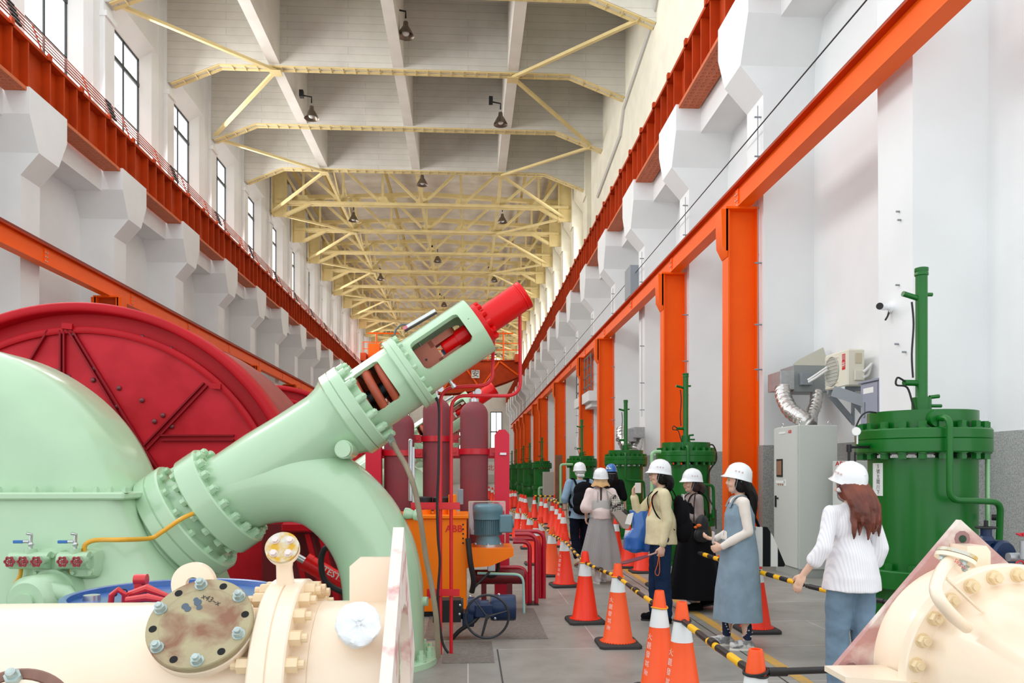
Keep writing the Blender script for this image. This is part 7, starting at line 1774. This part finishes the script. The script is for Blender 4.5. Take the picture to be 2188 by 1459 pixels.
# ---------------------------------------------------------------- woman with beige sun hat
def skirt_woman():
    s=.935; t=person(1284,10.9,math.radians(4),'woman in pink blouse, long grey skirt and beige sun hat under her helmet, walking away',s)
    R=rotz(-.12)
    arms=[((-.165,0,1.375),(-.23,-.02,1.15),(-.20,.12,1.0)),((.165,0,1.375),(.24,-.02,1.15),(.22,.10,1.0))]
    legs=[((-.07,0,.90),(-.07,.0,.49),(-.07,-.06,.095),(-.09,.07,.045)),((.07,0,.90),(.07,.06,.49),(.07,.10,.10),(.08,.23,.045))]
    hc,_=body(t,s,arms,legs,R,[((0,.5,-.8),(1,0,0),-1),((0,.5,-.8),(-1,0,0),1)],face=False)
    top(t,s,arms,PINK,k=1.2,r=(.075,.095,.05),frac=0,hem=.98,name='blouse',label='pale pink puff sleeved blouse',fold=.010)
    mb=MB(); mb.lathe([(1.0*s,.165),(1.08*s,.160),(1.20*s,.168),(1.26*s,.160)],(0,0,0),(0,0,1),n=40); 
    for v in mb.v: v.y*=.82
    lpart('bodice',mb,mat('grey_bodice',(196,194,190),.85),t)
    skirt('skirt',t,[(1.05*s,0,0,.15,.12),(.97*s,0,0,.165,.135),(.8*s,0,0,.20,.17),(.45*s,0,.01,.27,.23),(.23*s,0,.01,.30,.25)],stripes('skirt_stripes',(172,170,168),(150,148,148),30,'X',.5),waves=9,amp=.02,label='long grey finely striped gathered skirt')
    for x in (-.08,.085): strap_path(t,'strap',[(x,-.135*s,1.24*s),(x*.8,-.09*s,1.38*s),(x*.7,0,1.44*s)],.009,GSK)
    for h,k,a,to in legs:
        mb=MB(); capsule(mb,V(a)*s+V((0,0,.08)),V(a)*s,.040*s,.036*s); bake('sock',mb,WH,t,.007,1); shoe(t,a,to,WH,SOLEW,s)
    helmet(t,hc,R,tilt=.1,badges=False,strap=False)
    mb=MB(); n=44; rings=[]
    for z,a,w in ((.02,.092,0),(-.03,.098,.02),(-.075,.120,.06),(-.095,.128,.09)): rings.append([hc+R@V((math.cos(q)*a*(1+w*math.sin(7*q)),math.sin(q)*a*1.08*(1+w*math.sin(7*q+1))-.012,z+w*.12*math.sin(5*q))) for q in [2*PI*i/n for i in range(n)]])
    mb.loft(rings+[[p+V((0,0,-.004)) for p in rings[-1]]],cap=False); 
    lpart('sun_hat',mb,mat('beige_sun_hat',(214,172,120),.9,var=.06,vs=20,bump=.3,bs=50),t,smooth=70)
    mb=MB(); mb.tube(smoothpath([hc+V((-.02,-.10,-.09)),hc+V((-.025,-.125,-.2)),hc+V((-.03,-.135,-.32))],5),[.016,.015,.015,.014,.014,.013,.013,.012,.01,.008,.004],n=8); lpart('ponytail',mb,HDB,t)
    b=thing_at(t,'shopping_tote','pale dotted tote with a grey flap slung on the woman in the grey skirt','bag')
    m=mat('dotted_fabric',(228,222,208),.8); nt=m.node_tree; N=nt.nodes; L=nt.links; tc=N.new('ShaderNodeTexCoord'); vo=N.new('ShaderNodeTexVoronoi'); vo.inputs['Scale'].default_value=42; vo.inputs['Randomness'].default_value=.1; L.new(tc.outputs['Object'],vo.inputs['Vector'])
    cr=N.new('ShaderNodeValToRGB'); cr.color_ramp.elements[0].position=.42; cr.color_ramp.elements[1].position=.5; cr.color_ramp.elements[0].color=rgb(232,226,212); cr.color_ramp.elements[1].color=rgb(50,46,44); L.new(vo.outputs['Distance'],cr.inputs['Fac']); L.new(cr.outputs['Color'],N['Principled BSDF'].inputs['Base Color'])
    mb=MB(); mb.loft([[V(p) for p in r] for r in ([(.12,-.20,1.23),(.16,-.20,1.26),(.16,-.10,1.26),(.12,-.10,1.23)],[(.10,-.23,1.04),(.27,-.23,1.12),(.27,-.09,1.12),(.10,-.09,1.04)],[(.14,-.24,.96),(.38,-.22,.90),(.38,-.08,.90),(.14,-.08,.96)])]); part('bag_body',mb,m,b,local=True)
    mb=MB(); mb.prism([(.10,-.245,1.02),(.22,-.245,1.05),(.39,-.245,.90),(.33,-.245,.78),(.26,-.245,.79)],(0,.12,0)); part('bag_flap',mb,mat('taupe_flap',(176,166,156),.7),b,local=True)
    mb=MB(); mb.tube(smoothpath([(.13,-.16,1.25),(.02,-.13,1.34),(-.06,-.03,1.38)],5),.007,n=6); part('handle',mb,mat('taupe_flap',(176,166,156)),b,local=True)
skirt_woman()
# ---------------------------------------------------------------- man with backpack
def backpack_man():
    s=1.0; t=person(1239,12.9,math.radians(6),'person in blue chambray shirt and dark trousers walking away, white helmet over a white cap',s)
    R=I3
    arms=[((-.18,0,1.385),(-.27,-.05,1.14),(-.235,.05,.92)),((.18,0,1.385),(.24,.0,1.13),(.22,.12,.92))]
    legs=[((-.09,0,.90),(-.10,-.04,.50),(-.09,-.22,.15),(-.10,-.12,.05)),((.09,0,.90),(.095,.08,.49),(.09,.13,.085),(.10,.26,.045))]
    hc,_=body(t,s,arms,legs,R,[((0,.15,-1),(1,0,0),-1),((0,.3,-1),(-1,0,0),1)],face=False)
    pants(t,s,legs,NAVT,r=(.10,.078,.068),label='near black trousers')
    def ex(mb): mb.lathe([(.80*s,.01),(.80*s,.19),(1.1*s,.155)],(0,-.01,0),(0,0,1),n=28)
    top(t,s,arms,SHB,k=1.22,r=(.075,.066,.06),frac=.18,hem=.88,w=1.05,extra=ex,label='light blue chambray shirt with rolled sleeves',fold=.009)
    for h,k,a,to in legs: shoe(t,a,to,mat('beige_shoe',(206,180,156),.6),mat('sole_brown',(150,90,70),.7),s)
    helmet(t,hc,R,tilt=-.05,badges=False,strap=False)
    mb=MB(); mb.sph(hc+V((0,-.02,.0)),(.086,.092,.092),20,14); capsule(mb,hc+V((-.03,-.09,-.06)),hc+V((.03,-.09,-.06)),.035); lpart('cap',mb,mat('white_cap',(226,224,218),.8),t)
    mb=MB(); mb.tube([V((-.245+math.cos(q)*.028,.04+math.sin(q)*.028,.94)) for q in [2*PI*i/16 for i in range(16)]],.005,n=6,closed=True); lpart('wristband',mb,BLACK,t)
    b=thing_at(t,'backpack','large black backpack with a round badge on the man in the blue shirt','bag')
    mb=MB(); mb.sph((.02,-.21,1.26),(.18,.10,.16),18,12); mb.sph((.02,-.23,1.10),(.205,.12,.20),20,14); mb.sph((.02,-.23,.97),(.20,.12,.11),18,12); bake('pack_body',mb,BLK,b,.011,3,.008,9)
    for x in (-.12,.12): strap_path(b,'strap',[(x*.7,-.14,1.33),(x,-.07,1.46),(x,.05,1.44),(x*1.1,.13,1.30),(x*1.4,.05,1.10),(x*1.45,-.13,.98)],.026,BLK,.3)
    part('label_patch',MB().rbox((-.02,-.358,1.13),(.06,-.342,1.17),.002),mat('patch_grey',(150,152,156),.6),b,local=True)
    part('round_badge',MB().cyl((.02,-.345,1.06),(.02,-.36,1.06),.034,n=24),mat('badge_orange',(240,170,70),.4),b,local=True); part('badge_face',MB().cyl((.02,-.36,1.06),(.02,-.363,1.06),.020,n=20),mat('paper_white',(238,238,234)),b,local=True)
backpack_man()
# ---------------------------------------------------------------- person in black with blue helmet
def black_person():
    s=.99; t=person(1306,14.2,math.radians(-4),'person in black clothes and blue helmet, half hidden beyond the woman in the grey skirt',s)
    R=I3; arms=[((-.165,0,1.375),(-.21,.0,1.12),(-.22,.03,.88)),((.165,0,1.375),(.235,-.02,1.12),(.27,.05,.90))]; legs=std_legs(.088,step=.06)
    hc,_=body(t,s,arms,legs,R,[((0,.1,-1),(1,0,0),-1),((0,.1,-1),(-1,0,0),1)],face=False)
    pants(t,s,legs,BLK,label='black trousers'); top(t,s,arms,BLK,k=1.25,r=(.08,.07,.06),frac=.1,hem=.86,label='black loose tee shirt',w=1.05)
    for h,k,a,to in legs: shoe(t,a,to,BLK,SOLEB,s)
    hm=helmet(t,hc,R,m=HBLUE,tilt=-.05,badges=False,strap=False)
    mb=MB(); c=hc+V((0,-.008,.04)); 
    for q0 in (-2.0,-2.5):
        for k in range(3): 
            a=q0+k*.12; p=c+V((math.cos(a)*.118,math.sin(a)*.132,.045)); mb.box(p+V((-.008,-.006,-.02)),p+V((.008,.004,.02-.01*k)))
    lpart('helmet_marks',mb,mat('paper_white',(238,238,234)),hm)
    mb=MB(); mb.tube([hc+V((math.cos(q)*.085,-.015+math.sin(q)*.098,-.04)) for q in [PI+PI*i/14 for i in range(15)]],.013,n=6); lpart('cloth_band',mb,mat('fluffy_white',(228,228,230)),t)
    hairdo(t,hc,R,HBLK,.30,w=.08,seed=9,spread=1.5)
black_person()
